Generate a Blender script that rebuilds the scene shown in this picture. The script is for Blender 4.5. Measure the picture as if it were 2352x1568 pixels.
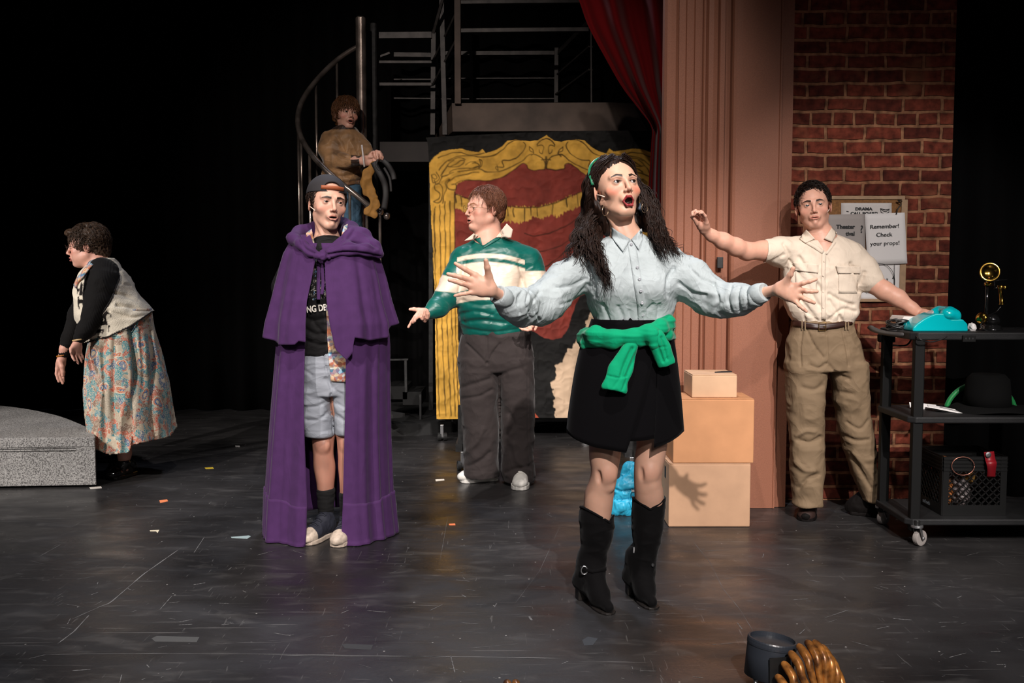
import bpy, math, random
import numpy as np
from mathutils import Vector, Matrix, Euler
from mathutils.bvhtree import BVHTree

for _o in list(bpy.data.objects): bpy.data.objects.remove(_o)
SC = bpy.context.scene
COL = SC.collection
PI = math.pi
# ------------------------------------------------------------------ camera
FPX = 2300.0; CAMH = 1.30; PITCH = math.atan(164/2300)
SP, CP = math.sin(PITCH), math.cos(PITCH)
cd = bpy.data.cameras.new('camera'); cam = bpy.data.objects.new('camera', cd); COL.objects.link(cam)
cam.location = (0, 0, CAMH); cam.rotation_euler = (PI/2-PITCH, 0, 0)
cd.sensor_width = 36; cd.lens = FPX/2352*36; cd.clip_end = 60
SC.camera = cam
SC.view_settings.view_transform = 'Standard'; SC.view_settings.look = 'None'
SC.view_settings.gamma = 1; SC.view_settings.use_curve_mapping = False
SC.view_settings.exposure = 0.0
# ------------------------------------------------------------------ world and stage lights
W = bpy.data.worlds.new('dark_house'); SC.world = W; W.use_nodes = True
W.node_tree.nodes['Background'].inputs[0].default_value = (0.55, 0.6, 0.75, 1)
W.node_tree.nodes['Background'].inputs[1].default_value = 0.012
def spot(name, loc, target, power, color, size_deg, blend=0.5, radius=0.12):
    l = bpy.data.lights.new(name, 'SPOT'); l.energy = power; l.color = color
    l.spot_size = math.radians(size_deg); l.spot_blend = blend; l.shadow_soft_size = radius
    o = bpy.data.objects.new(name, l); COL.objects.link(o); o.location = loc
    d = Vector(target)-Vector(loc); o.rotation_euler = d.to_track_quat('-Z', 'Y').to_euler()
    return o
spot('stage_light_key', (1.42, -4.0, 6.42), (0.35, 4.45, -0.12), 4300, (1.0, .925, .885), 26, 0.45, .05)
spot('stage_light_overhead', (-0.4, 1.6, 6.8), (-0.1, 4.9, 0.45), 950, (1.0, .94, .90), 42, 0.7, .06)
spot('stage_light_front', (0.6, -5.5, 4.6), (0.20, 4.8, 0.45), 450, (1.0, .92, .88), 23, 0.6, .10)
spot('stage_light_front_left', (-5.4, -2.6, 5.8), (-1.9, 5.4, 0.25), 2500, (1.0, .92, .87), 31, 0.5, .08)
spot('stage_light_front_right', (5.2, -3.6, 5.2), (1.55, 5.2, 0.5), 400, (1.0, .95, .93), 25, 0.6, .10)
spot('stage_light_side_left', (-6.0, 2.6, 3.6), (-2.4, 6.4, 0.6), 800, (1.0, .94, .90), 34, 0.6, .10)
spot('stage_light_top', (-0.8, 7.4, 6.0), (-0.2, 4.0, 0.0), 520, (.72, .80, 1.0), 70, 0.8, .25)
spot('stage_light_upper', (-2.0, -4.5, 6.0), (-1.0, 7.6, 2.15), 2100, (1.0, .88, .8), 20, 0.8, .10)
spot('stage_light_pilaster', (2.6, 2.6, 5.6), (1.35, 5.4, 2.6), 14, (1.0, .62, .62), 60, 0.9, .15)
spot('added_backdrop_fill', (-0.6, -1.5, 6.6), (0.1, 7.6, 1.15), 800, (1.0, .93, .86), 21, 0.6, .10)  # added spot, only there to brighten the painted canvas
spot('added_right_bay_fill', (2.2, -4.4, 5.7), (2.05, 5.3, 1.0), 1900, (1.0, .93, .89), 15, 0.5, .06)  # added second key, lifts the pinned notices and the figure at right
# ------------------------------------------------------------------ picture geometry
def U(px, py, Y):
    rx = (px-1176)/FPX; ry = (784-py)/FPX
    s = Y/(CP+ry*SP)
    return np.array([rx*s, Y, CAMH+(ry*CP-SP)*s])
def D(py, z=0.0):
    ry = (784-py)/FPX
    return (z-CAMH)/(ry*CP-SP)*(CP+ry*SP)
def G(px, py, z=0.0): return U(px, py, D(py, z))
def PX(P):
    P = np.asarray(P, float); z = P[..., 2]-CAMH
    f = P[..., 1]*CP-z*SP; u = P[..., 1]*SP+z*CP
    return 1176+FPX*P[..., 0]/f, 784-FPX*u/f
def hexc(h):
    h = h.lstrip('#'); c = [int(h[i:i+2], 16)/255 for i in (0, 2, 4)]
    return tuple(x/12.92 if x <= .04045 else ((x+.055)/1.055)**2.4 for x in c)
# ------------------------------------------------------------------ materials
def NM(name):
    m = bpy.data.materials.new(name); m.use_nodes = True
    n = m.node_tree.nodes; l = m.node_tree.links
    return m, n, l, n['Principled BSDF']
def mat(name, col, rough=.6, metal=0., spec=.5, bump=None, var=None, sheen=0., attr=None, trans=0., coat=0., sss=0., crumple=None):
    """plain procedural material: colour (or a colour attribute), grain bump, colour variation"""
    m, n, l, b = NM(name)
    if isinstance(col, str): col = hexc(col)
    b.inputs['Base Color'].default_value = (*col, 1)
    b.inputs['Roughness'].default_value = rough; b.inputs['Metallic'].default_value = metal
    b.inputs['Specular IOR Level'].default_value = spec
    if sheen: b.inputs['Sheen Weight'].default_value = sheen; b.inputs['Sheen Roughness'].default_value = .4
    if trans: b.inputs['Transmission Weight'].default_value = trans
    if coat: b.inputs['Coat Weight'].default_value = coat; b.inputs['Coat Roughness'].default_value = .1
    if sss:
        b.inputs['Subsurface Weight'].default_value = sss; b.inputs['Subsurface Scale'].default_value = .006
        b.inputs['Subsurface Radius'].default_value = (1, .35, .2)
    src = None
    if attr:
        a = n.new('ShaderNodeAttribute'); a.attribute_name = attr; src = a.outputs['Color']
    tc = n.new('ShaderNodeTexCoord')
    if var:
        sc, amt = var
        t = n.new('ShaderNodeTexNoise'); t.inputs['Scale'].default_value = sc; t.inputs['Detail'].default_value = 5
        l.new(tc.outputs['Object'], t.inputs['Vector'])
        mr = n.new('ShaderNodeMapRange'); mr.inputs['From Min'].default_value = .3; mr.inputs['From Max'].default_value = .7
        mr.inputs['To Min'].default_value = 1-amt; mr.inputs['To Max'].default_value = 1+amt
        l.new(t.outputs['Fac'], mr.inputs['Value'])
        mx = n.new('ShaderNodeMix'); mx.data_type = 'RGBA'; mx.blend_type = 'MULTIPLY'; mx.inputs[0].default_value = 1
        if src: l.new(src, mx.inputs[6])
        else: mx.inputs[6].default_value = (*col, 1)
        l.new(mr.outputs[0], mx.inputs[7]); src = mx.outputs[2]
    if src: l.new(src, b.inputs['Base Color'])
    if bump:
        sc, st = bump[:2]; dist = bump[2] if len(bump) > 2 else .002
        t = n.new('ShaderNodeTexNoise'); t.inputs['Scale'].default_value = sc; t.inputs['Detail'].default_value = 6
        l.new(tc.outputs['Object'], t.inputs['Vector'])
        bp = n.new('ShaderNodeBump'); bp.inputs['Strength'].default_value = st; bp.inputs['Distance'].default_value = dist
        l.new(t.outputs['Fac'], bp.inputs['Height']); l.new(bp.outputs[0], b.inputs['Normal'])
    if crumple:   # creased cloth: ridges of warped noise
        sc, dist, scl = crumple; prev = None
        for k, (s_, d_) in enumerate(((1., 1.), (2.6, .38))):
            mp = n.new('ShaderNodeMapping'); mp.inputs['Scale'].default_value = scl; mp.inputs['Location'].default_value = (k*3.1, k, 0); l.new(tc.outputs['Object'], mp.inputs['Vector'])
            t = n.new('ShaderNodeTexNoise'); t.inputs['Scale'].default_value = sc*s_; t.inputs['Detail'].default_value = 2.5; t.inputs['Distortion'].default_value = 1.1; t.inputs['Roughness'].default_value = .45
            l.new(mp.outputs[0], t.inputs['Vector'])
            a = n.new('ShaderNodeMath'); a.operation = 'SUBTRACT'; l.new(t.outputs['Fac'], a.inputs[0]); a.inputs[1].default_value = .5
            c = n.new('ShaderNodeMath'); c.operation = 'ABSOLUTE'; l.new(a.outputs[0], c.inputs[0])
            q = n.new('ShaderNodeMath'); q.operation = 'POWER'; l.new(c.outputs[0], q.inputs[0]); q.inputs[1].default_value = .7
            bq = n.new('ShaderNodeBump'); bq.inputs['Strength'].default_value = 1; bq.inputs['Distance'].default_value = dist*d_; bq.invert = True; l.new(q.outputs[0], bq.inputs['Height'])
            if prev is not None: l.new(prev, bq.inputs['Normal'])
            elif bump: l.new(bp.outputs[0], bq.inputs['Normal'])
            prev = bq.outputs[0]
        l.new(prev, b.inputs['Normal'])
    return m
# ------------------------------------------------------------------ objects
ORG = {}
def tag(o, label=None, cat=None, group=None, kind=None):
    if label: o['label'] = label
    if cat: o['category'] = cat
    if group: o['group'] = group
    if kind: o['kind'] = kind
    return o
def thing(name, loc, label, cat, group=None):
    o = bpy.data.objects.new(name, None); COL.objects.link(o); o.location = loc; o.empty_display_size = .1
    ORG[o.name] = np.array(loc, float)
    return tag(o, label, cat, group)
def meshob(name, V, Fc, m, parent=None, smooth=True, col=None, fm=None, base=None):
    """one mesh object from world-space vertices; its origin is its parent thing's base"""
    V = np.asarray(V, float).reshape(-1, 3)
    if parent is not None: org = ORG[parent.name]
    elif base is not None: org = np.array(base, float)
    else:
        lo, hi = V.min(0), V.max(0); org = np.array([(lo[0]+hi[0])/2, (lo[1]+hi[1])/2, lo[2]])
    me = bpy.data.meshes.new(name)
    if isinstance(Fc, np.ndarray) and Fc.ndim == 2:
        k = Fc.shape[1]; nf = len(Fc)
        me.vertices.add(len(V)); me.vertices.foreach_set('co', (V-org).astype(np.float32).ravel())
        me.loops.add(nf*k); me.loops.foreach_set('vertex_index', Fc.astype(np.int32).ravel())
        me.polygons.add(nf); me.polygons.foreach_set('loop_start', np.arange(0, nf*k, k, dtype=np.int32))
        me.update(calc_edges=True); me.validate()
    else:
        me.from_pydata([tuple(v) for v in (V-org)], [], [tuple(int(i) for i in f) for f in Fc]); me.update()
    if smooth: me.polygons.foreach_set('use_smooth', [True]*len(me.polygons))
    ms = m if isinstance(m, (list, tuple)) else [m]
    for x in ms: me.materials.append(x)
    if fm is not None: me.polygons.foreach_set('material_index', np.asarray(fm, np.int32))
    if col is not None:
        a = me.color_attributes.new('Col', 'FLOAT_COLOR', 'POINT')
        c4 = np.ones((len(V), 4), np.float32); c4[:, :3] = col; a.data.foreach_set('color', c4.ravel())
    o = bpy.data.objects.new(name, me); COL.objects.link(o); o.location = org
    if parent is not None:
        o.parent = parent; o.location = (0, 0, 0)
    ORG[o.name] = org
    return o
class MB:
    """collects shapes for ONE mesh"""
    def __init__(s): s.V = []; s.F = []; s.M = []; s.n = 0; s.C = []
    def add(s, V, Fc, mi=0, c=None):
        V = np.asarray(V, float).reshape(-1, 3); s.V.append(V)
        s.F += [tuple(int(i)+s.n for i in f) for f in Fc]; s.M += [mi]*len(Fc); s.n += len(V)
        s.C.append(np.tile(c if c is not None else (1, 1, 1), (len(V), 1)) if np.ndim(c) < 2 else c)
        return s
    def box(s, lo, hi, mi=0, R=None, piv=None):
        (a, b, c), (d, e, f) = lo, hi
        V = np.array([(a,b,c),(d,b,c),(d,e,c),(a,e,c),(a,b,f),(d,b,f),(d,e,f),(a,e,f)], float)
        if R is not None:
            pv = np.array(piv if piv is not None else V.mean(0)); V = (V-pv)@np.array(R).T+pv
        return s.add(V, [(0,3,2,1),(4,5,6,7),(0,1,5,4),(1,2,6,5),(2,3,7,6),(3,0,4,7)], mi)
    def tube(s, pts, r, n=8, mi=0, cap=True, flat=1., up=None, c=None):
        pts = np.asarray(pts, float); N = len(pts); r = np.broadcast_to(np.asarray(r, float), (N,))
        T = np.gradient(pts, axis=0); T /= np.linalg.norm(T, axis=1)[:, None]+1e-12
        a = np.array(up if up is not None else ((0, 0, 1) if abs(T[0, 2]) < .9 else (1, 0, 0)), float)
        ang = np.arange(n)*2*PI/n; rings = []
        for i in range(N):
            a = a-T[i]*np.dot(a, T[i]); a /= np.linalg.norm(a)+1e-12; b = np.cross(T[i], a)
            rings.append(pts[i]+r[i]*(np.cos(ang)[:, None]*a*flat+np.sin(ang)[:, None]*b))
        V = np.concatenate(rings); Fc = []
        for i in range(N-1):
            for j in range(n):
                k = (j+1) % n; Fc.append((i*n+j, i*n+k, (i+1)*n+k, (i+1)*n+j))
        if cap: Fc.append(tuple(range(n-1, -1, -1))); Fc.append(tuple(range((N-1)*n, N*n)))
        return s.add(V, Fc, mi, c)
    def lathe(s, prof, c=(0, 0, 0), n=24, mi=0, axis=None):
        """prof: (radius, height) pairs turned about a vertical (or given) axis"""
        ang = np.arange(n)*2*PI/n; V = np.concatenate([np.c_[max(r, 1e-5)*np.cos(ang), max(r, 1e-5)*np.sin(ang), np.full(n, z)] for r, z in prof])
        if axis is not None: V = V@np.array(Vector((0, 0, 1)).rotation_difference(Vector(axis)).to_matrix()).T
        V = V+np.array(c); Fc = []
        for i in range(len(prof)-1):
            for j in range(n):
                k = (j+1) % n; Fc.append((i*n+j, i*n+k, (i+1)*n+k, (i+1)*n+j))
        Fc.append(tuple(range(n-1, -1, -1))); Fc.append(tuple(range((len(prof)-1)*n, len(prof)*n)))
        return s.add(V, Fc, mi)
    def prism(s, poly, vec, mi=0):
        """poly: 3-D points of one face, swept along vec"""
        P = np.asarray(poly, float); n = len(P); V = np.concatenate([P, P+np.array(vec)])
        Fc = [tuple(range(n-1, -1, -1)), tuple(range(n, 2*n))]+[(i, (i+1) % n, n+(i+1) % n, n+i) for i in range(n)]
        return s.add(V, Fc, mi)
    def grid(s, P, mi=0, closed=False, c=None):
        P = np.asarray(P, float); a, b = P.shape[:2]; Fc = []
        for i in range(a-1):
            for j in range(b if closed else b-1):
                k = (j+1) % b; Fc.append((i*b+j, i*b+k, (i+1)*b+k, (i+1)*b+j))
        return s.add(P.reshape(-1, 3), Fc, mi, c if c is None or np.ndim(c) < 2 else np.asarray(c).reshape(-1, 3))
    def build(s, name, m, parent=None, smooth=False, bevel=0., solid=0., usecol=False, seg=2, offset=0.):
        o = meshob(name, np.concatenate(s.V), s.F, m, parent, smooth, np.concatenate(s.C) if usecol else None, s.M)
        if solid:
            q = o.modifiers.new('solid', 'SOLIDIFY'); q.thickness = solid; q.offset = offset
        if bevel:
            q = o.modifiers.new('bevel', 'BEVEL'); q.width = bevel; q.segments = seg; q.limit_method = 'ANGLE'; q.angle_limit = .6
        return o
def spline(pts, n):
    """smooth curve through the points, n samples"""
    P = np.asarray(pts, float); N = len(P)
    if N == 2: return P[0]+(P[1]-P[0])*np.linspace(0, 1, n)[:, None]
    t = np.linspace(0, N-1-1e-9, n); i = t.astype(int); f = (t-i)[:, None]
    p0 = P[np.maximum(i-1, 0)]; p1 = P[i]; p2 = P[np.minimum(i+1, N-1)]; p3 = P[np.minimum(i+2, N-1)]
    return .5*((2*p1)+(p2-p0)*f+(2*p0-5*p1+4*p2-p3)*f**2+(3*p1-p0-3*p2+p3)*f**3)
def lin(pts, n):
    P = np.asarray(pts, float); d = np.r_[0, np.cumsum(np.linalg.norm(np.diff(P, axis=0), axis=1))]; t = np.linspace(0, d[-1], n)
    return np.stack([np.interp(t, d, P[:, k]) for k in range(P.shape[1])], 1)
def Rz(a): c, s = math.cos(a), math.sin(a); return np.array([(c,-s,0),(s,c,0),(0,0,1.)])
def Rx(a): c, s = math.cos(a), math.sin(a); return np.array([(1.,0,0),(0,c,-s),(0,s,c)])
def Ry(a): c, s = math.cos(a), math.sin(a); return np.array([(c,0,s),(0,1.,0),(-s,0,c)])
rad = math.radians
# ------------------------------------------------------------------ noise
def _h(i, j, k, seed):
    x = (i*374761393+j*668265263+k*2147483647+seed*974711) & 0xffffffff
    x = ((x ^ (x >> 13))*1274126177) & 0xffffffff
    return ((x ^ (x >> 16)) & 0xffff)/32767.5-1
def vnoise(P, seed=0):
    P = np.asarray(P, float); I = np.floor(P).astype(np.int64); f = P-I; f = f*f*f*(f*(f*6-15)+10)
    r = 0
    for a in (0, 1):
        wa = f[:, 0] if a else 1-f[:, 0]
        for b in (0, 1):
            wb = f[:, 1] if b else 1-f[:, 1]
            for c in (0, 1):
                wc = f[:, 2] if c else 1-f[:, 2]
                r = r+wa*wb*wc*_h(I[:, 0]+a, I[:, 1]+b, I[:, 2]+c, seed)
    return r
def fbm(P, seed=0, o=3):
    r = 0; a = 1.
    for i in range(o): r = r+a*vnoise(P*2**i, seed+i); a *= .5
    return r
# ------------------------------------------------------------------ soft solids (signed distance) meshed by surface nets
class Field:
    def __init__(s): s.p = []
    def _a(s, fn, lo, hi, k, op): s.p.append((fn, np.array(lo, float)-k, np.array(hi, float)+k, k, op)); return s
    def cap(s, a, b, ra, rb=None, k=.01, op='u'):
        a = np.array(a, float); b = np.array(b, float); rb = ra if rb is None else rb; ab = b-a; L = ab@ab+1e-12
        def fn(X, Y, Z):
            x, y, z = X-a[0], Y-a[1], Z-a[2]
            t = np.clip((x*ab[0]+y*ab[1]+z*ab[2])/L, 0, 1)
            return np.sqrt((x-t*ab[0])**2+(y-t*ab[1])**2+(z-t*ab[2])**2)-(ra+(rb-ra)*t)
        r = max(ra, rb); return s._a(fn, np.minimum(a, b)-r, np.maximum(a, b)+r, k, op)
    def ell(s, c, r, R=None, k=.01, op='u'):
        c = np.array(c, float); r = np.array(r, float); R = np.eye(3) if R is None else np.array(R); ext = np.abs(R)@r
        def fn(X, Y, Z):
            x, y, z = X-c[0], Y-c[1], Z-c[2]
            q = [(x*R[0, i]+y*R[1, i]+z*R[2, i])/r[i] for i in range(3)]
            k0 = np.sqrt(q[0]**2+q[1]**2+q[2]**2)+1e-9
            k1 = np.sqrt((q[0]/r[0])**2+(q[1]/r[1])**2+(q[2]/r[2])**2)+1e-9
            return k0*(k0-1)/k1
        return s._a(fn, c-ext, c+ext, k, op)
    def poly(s, pts, rs, k=.01, op='u'):
        for i in range(len(pts)-1): s.cap(pts[i], pts[i+1], rs[i], rs[i+1], k, op)
        return s
    def stack(s, st, k=.01, op='u', R=None, c=(0, 0, 0), e=2.0, round_=.01, fine=60):
        """st rows: height, cx, cy, rx, ry; smooth elliptical column along local z"""
        st = np.array(sorted([tuple(q) for q in st]), float); z0, z1 = st[0, 0], st[-1, 0]
        zz = np.linspace(z0, z1, fine)
        u = np.interp(zz, st[:, 0], np.arange(len(st))); N = len(st)
        i = np.minimum(u.astype(int), N-2); f = (u-i)[:, None]
        p0 = st[np.maximum(i-1, 0)]; p1 = st[i]; p2 = st[i+1]; p3 = st[np.minimum(i+2, N-1)]
        d1 = (p2-p0)*.5; d2 = (p3-p1)*.5
        tab = (2*f**3-3*f**2+1)*p1+(f**3-2*f**2+f)*d1+(-2*f**3+3*f**2)*p2+(f**3-f**2)*d2
        R_ = np.eye(3) if R is None else np.array(R); c = np.array(c, float)
        def fn(X, Y, Z):
            x, y, z = X-c[0], Y-c[1], Z-c[2]
            if R is not None: x, y, z = [x*R_[0, i]+y*R_[1, i]+z*R_[2, i] for i in range(3)]
            z = z+np.zeros(np.broadcast_shapes(np.shape(x), np.shape(y), np.shape(z)), np.float32) if R is not None else z
            cx, cy, rx, ry = [np.interp(z, zz, tab[:, q]) for q in (1, 2, 3, 4)]
            rx = np.maximum(rx, .004); ry = np.maximum(ry, .004)
            q = (np.abs((x-cx)/rx)**e+np.abs((y-cy)/ry)**e)**(1/e)
            d = (q-1)*np.minimum(rx, ry); dz = np.maximum(z0-z, z-z1)
            a, b = d+round_, dz+round_
            return np.minimum(np.maximum(a, b), 0)+np.sqrt(np.maximum(a, 0)**2+np.maximum(b, 0)**2)-round_
        r = max(tab[:, 3].max(), tab[:, 4].max())
        xs = np.array([[tab[:, 1].min()-tab[:, 3].max(), tab[:, 2].min()-tab[:, 4].max(), z0], [tab[:, 1].max()+tab[:, 3].max(), tab[:, 2].max()+tab[:, 4].max(), z1]])
        cor = np.array([(xs[a, 0], xs[b, 1], xs[d, 2]) for a in (0, 1) for b in (0, 1) for d in (0, 1)])@R_.T+c
        return s._a(fn, cor.min(0), cor.max(0), k, op)
    def mesh(s, h, lo=None, hi=None):
        ul = np.min([p[1] for p in s.p if p[4] == 'u'], 0); uh = np.max([p[2] for p in s.p if p[4] == 'u'], 0)
        lo = np.maximum(ul-2*h, lo if lo is not None else -1e9); hi = np.minimum(uh+2*h, hi if hi is not None else 1e9)
        lo = np.floor(lo/h)*h; n = np.ceil((hi-lo)/h).astype(int)+1
        ax = [(lo[i]+h*np.arange(n[i])).astype(np.float32) for i in range(3)]
        Gd = np.full(n, .5, np.float32)
        for fn, a, b, k, op in s.p:
            m = 3*h+.004
            i0 = np.maximum(np.floor((a-m-lo)/h).astype(int), 0); i1 = np.minimum(np.ceil((b+m-lo)/h).astype(int)+1, n)
            if (i1 <= i0).any(): continue
            sl = tuple(slice(i0[q], i1[q]) for q in range(3))
            X, Y, Z = ax[0][sl[0]][:, None, None], ax[1][sl[1]][None, :, None], ax[2][sl[2]][None, None, :]
            d = fn(X, Y, Z); g = Gd[sl]
            if op == 'u':
                hh = np.maximum(k-np.abs(g-d), 0); Gd[sl] = np.minimum(g, d)-hh*hh/(4*k+1e-9)
            elif op == 'i':
                Gd[sl] = np.maximum(g, d)
            else:
                d = -d; hh = np.maximum(k-np.abs(g-d), 0); Gd[sl] = np.maximum(g, d)+hh*hh/(4*k+1e-9)
        return nets(Gd, lo, h)
def nets(Gd, lo, h):
    ins = Gd < 0; n = np.array(Gd.shape)
    c = [ins[a:n[0]-1+a, b:n[1]-1+b, d:n[2]-1+d] for a in (0, 1) for b in (0, 1) for d in (0, 1)]
    al = c[0].copy(); an = c[0].copy()
    for q in c[1:]: al &= q; an |= q
    mk = an & ~al; idx = np.full(mk.shape, -1, np.int32); I = np.argwhere(mk); idx[mk] = np.arange(len(I))
    acc = np.zeros((len(I), 3)); cnt = np.zeros(len(I))
    for ax_ in range(3):
        o = [q for q in range(3) if q != ax_]
        for a in (0, 1):
            for b in (0, 1):
                J = I.copy(); J[:, o[0]] += a; J[:, o[1]] += b; K = J.copy(); K[:, ax_] += 1
                g0 = Gd[J[:, 0], J[:, 1], J[:, 2]].astype(float); g1 = Gd[K[:, 0], K[:, 1], K[:, 2]].astype(float)
                s_ = (g0 < 0) != (g1 < 0); t = np.where(s_, g0/(g0-g1+1e-30*(~s_)+1e-20), 0)
                P = J.astype(float); P[:, ax_] += t; acc[s_] += P[s_]; cnt[s_] += 1
    V = lo+h*acc/cnt[:, None]; Q = []
    for ax_ in range(3):
        o = [q for q in range(3) if q != ax_]
        A = np.moveaxis(ins, ax_, 0); e = A[:-1] != A[1:]; flip = A[:-1]
        E = np.argwhere(e[:, 1:-1, 1:-1])+np.array([0, 1, 1]); fl = flip[E[:, 0], E[:, 1], E[:, 2]]
        def cell(da, db):
            q = np.zeros_like(E); q[:, ax_] = E[:, 0]; q[:, o[0]] = E[:, 1]-da; q[:, o[1]] = E[:, 2]-db
            return idx[q[:, 0], q[:, 1], q[:, 2]]
        F4 = np.stack([cell(1, 1), cell(0, 1), cell(0, 0), cell(1, 0)], 1)
        if ax_ == 1: fl = ~fl
        F4[~fl] = F4[~fl][:, ::-1]; Q.append(F4)
    return V, np.concatenate(Q)
def normals(V, Q):
    nn = np.cross(V[Q[:, 2]]-V[Q[:, 0]], V[Q[:, 3 if Q.shape[1] > 3 else 1]]-V[Q[:, 1 if Q.shape[1] > 3 else 0]]); N = np.zeros_like(V)
    for j in range(Q.shape[1]): 
        for q in range(3): N[:, q] += np.bincount(Q[:, j], nn[:, q], len(V))
    return N/(np.linalg.norm(N, axis=1)[:, None]+1e-12)
def relax(V, Q, it=2, w=.5):
    for _ in range(it):
        S = np.zeros_like(V); c = np.zeros(len(V))
        for a, b in ((0, 1), (1, 2), (2, 3), (3, 0)):
            for i, j in ((a, b), (b, a)):
                for q in range(3): S[:, q] += np.bincount(Q[:, i], V[Q[:, j], q], len(V))
                c += np.bincount(Q[:, i], minlength=len(V))
        V = V*(1-w)+w*S/np.maximum(c, 1)[:, None]
    return V
def segd(x, y, pl):
    """distance in the plane from points to a polyline"""
    d = np.full(x.shape, 1e9)
    for (ax, ay), (bx, by) in zip(pl[:-1], pl[1:]):
        ux, uy = bx-ax, by-ay; t = np.clip(((x-ax)*ux+(y-ay)*uy)/(ux*ux+uy*uy+1e-9), 0, 1)
        d = np.minimum(d, np.hypot(x-ax-t*ux, y-ay-t*uy))
    return d
def inpoly(x, y, pl):
    r = np.zeros(x.shape, bool); n = len(pl)
    for i in range(n):
        (ax, ay), (bx, by) = pl[i], pl[(i+1) % n]
        r ^= ((ay > y) != (by > y)) & (x < (bx-ax)*(y-ay)/(by-ay+1e-12)+ax)
    return r
def sstep(a, b, x): t = np.clip((x-a)/(b-a), 0, 1); return t*t*(3-2*t)
def folds(V, Q, amp, scale, seed=1, R=None, ridge=True, mask=None):
    """cloth folds: pushes vertices along their normals by ridged noise"""
    N = normals(V, Q); P = V if R is None else V@np.array(R)
    P = P*np.array(scale); P = P+.35*np.stack([vnoise(P*.7+9, seed+7), vnoise(P*.7+31, seed+8), vnoise(P*.7+57, seed+9)], 1)
    f = fbm(P, seed, 2); f = (1-2.2*np.abs(f)) if ridge else f
    if mask is not None: f = f*mask
    return V+N*(amp*f)[:, None]
def creases(V, Q, lst, front=True):
    """lst: (pixel polyline, width px, depth m); presses creases (or raises ridges, negative depth) into the cloth facing us"""
    N = normals(V, Q); x, y = PX(V); d = np.zeros(len(V))
    for pl, w, dep in lst:
        pl = np.array(pl, float); m = (x > pl[:, 0].min()-3*w) & (x < pl[:, 0].max()+3*w) & (y > pl[:, 1].min()-3*w) & (y < pl[:, 1].max()+3*w)
        if m.any():
            dd = segd(x[m], y[m], spline(pl, max(2, 5*len(pl))) if len(pl) > 2 else pl); d[m] += dep*np.exp(-(dd/w)**2)
    f = np.clip(-N[:, 1]*1.5, 0, 1)
    return V-N*(d*f)[:, None]
class Surf:
    """a finished surface to lay trims on"""
    def __init__(s, *VQ):
        V = np.concatenate([v for v, q in VQ]); Qs = []; n = 0
        for v, q in VQ: Qs.append(np.asarray(q)+n); n += len(v)
        s.t = BVHTree.FromPolygons([Vector(v) for v in V], [tuple(int(i) for i in q) for Q in Qs for q in Q])
    def hit(s, px, py, dflt=None, off=0.):
        o = Vector((0, 0, CAMH)); d = (Vector(U(px, py, 5.))-o).normalized()
        h = s.t.ray_cast(o, d)
        if h[0] is None: return U(px, py, dflt) if dflt else None
        return np.array(h[0]-d*off)
def patch(mb, surf, A, B, off=.003, n=12, m=6, dflt=None, mi=0, curve=False):
    """a strip of cloth or trim between two pixel polylines, laid on a surface; then solidified"""
    f = spline if curve else lin
    A = f(A, n); B = f(B, n); P = np.zeros((n, m, 3)); last = dflt
    for i in range(n):
        for j in range(m):
            q = A[i]+(B[i]-A[i])*j/(m-1); w = surf.hit(q[0], q[1], last, off); P[i, j] = w; last = w[1] if dflt else None
    mb.grid(P, mi); return P
# ================================================================== THE STAGE
def floor_mat():
    m, n, l, b = NM('black_stage_paint')
    tc = n.new('ShaderNodeTexCoord')
    def noise(sc, det=5, scl=(1, 1, 1), dist=0.):
        mp = n.new('ShaderNodeMapping'); mp.inputs['Scale'].default_value = scl; l.new(tc.outputs['Object'], mp.inputs['Vector'])
        t = n.new('ShaderNodeTexNoise'); t.inputs['Scale'].default_value = sc; t.inputs['Detail'].default_value = det; t.inputs['Distortion'].default_value = dist
        l.new(mp.outputs[0], t.inputs['Vector']); return t.outputs['Fac']
    def rng(s, a, b_, c, d):
        q = n.new('ShaderNodeMapRange'); q.inputs['From Min'].default_value = a; q.inputs['From Max'].default_value = b_
        q.inputs['To Min'].default_value = c; q.inputs['To Max'].default_value = d; l.new(s, q.inputs['Value']); return q.outputs[0]
    def mixc(f, a, b_):
        q = n.new('ShaderNodeMix'); q.data_type = 'RGBA'
        if isinstance(f, float): q.inputs[0].default_value = f
        else: l.new(f, q.inputs[0])
        for s_, v in ((6, a), (7, b_)):
            if isinstance(v, tuple): q.inputs[s_].default_value = (*v, 1)
            else: l.new(v, q.inputs[s_])
        return q.outputs[2]
    base = mixc(rng(noise(1.1, 6), .35, .68, 0, 1), (.011, .0105, .011), (.034, .032, .032))
    dust = rng(noise(5, 9, (1, 2.2, 1), .6), .56, .72, 0, .24)
    c = mixc(dust, base, (.11, .105, .10))
    scr = rng(noise(9, 3, (.35, 9, 1), .8), .66, .70, 0, .35)
    c = mixc(scr, c, (.16, .155, .15))
    sc2 = rng(noise(16, 2, (5, .4, 1), 1.2), .69, .73, 0, .30)
    c = mixc(sc2, c, (.16, .155, .15))
    v = n.new('ShaderNodeTexVoronoi'); v.inputs['Scale'].default_value = 11; l.new(tc.outputs['Object'], v.inputs['Vector'])
    spk = rng(v.outputs['Distance'], .030, .045, .55, 0)
    c = mixc(spk, c, (.5, .48, .45))
    l.new(c, b.inputs['Base Color'])
    l.new(rng(noise(3, 7, (1, 2, 1), .5), .3, .7, .24, .52), b.inputs['Roughness'])
    b.inputs['Specular IOR Level'].default_value = .45
    bp = n.new('ShaderNodeBump'); bp.inputs['Strength'].default_value = .25; bp.inputs['Distance'].default_value = .002
    l.new(noise(70, 5), bp.inputs['Height']); l.new(bp.outputs[0], b.inputs['Normal'])
    return m
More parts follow.
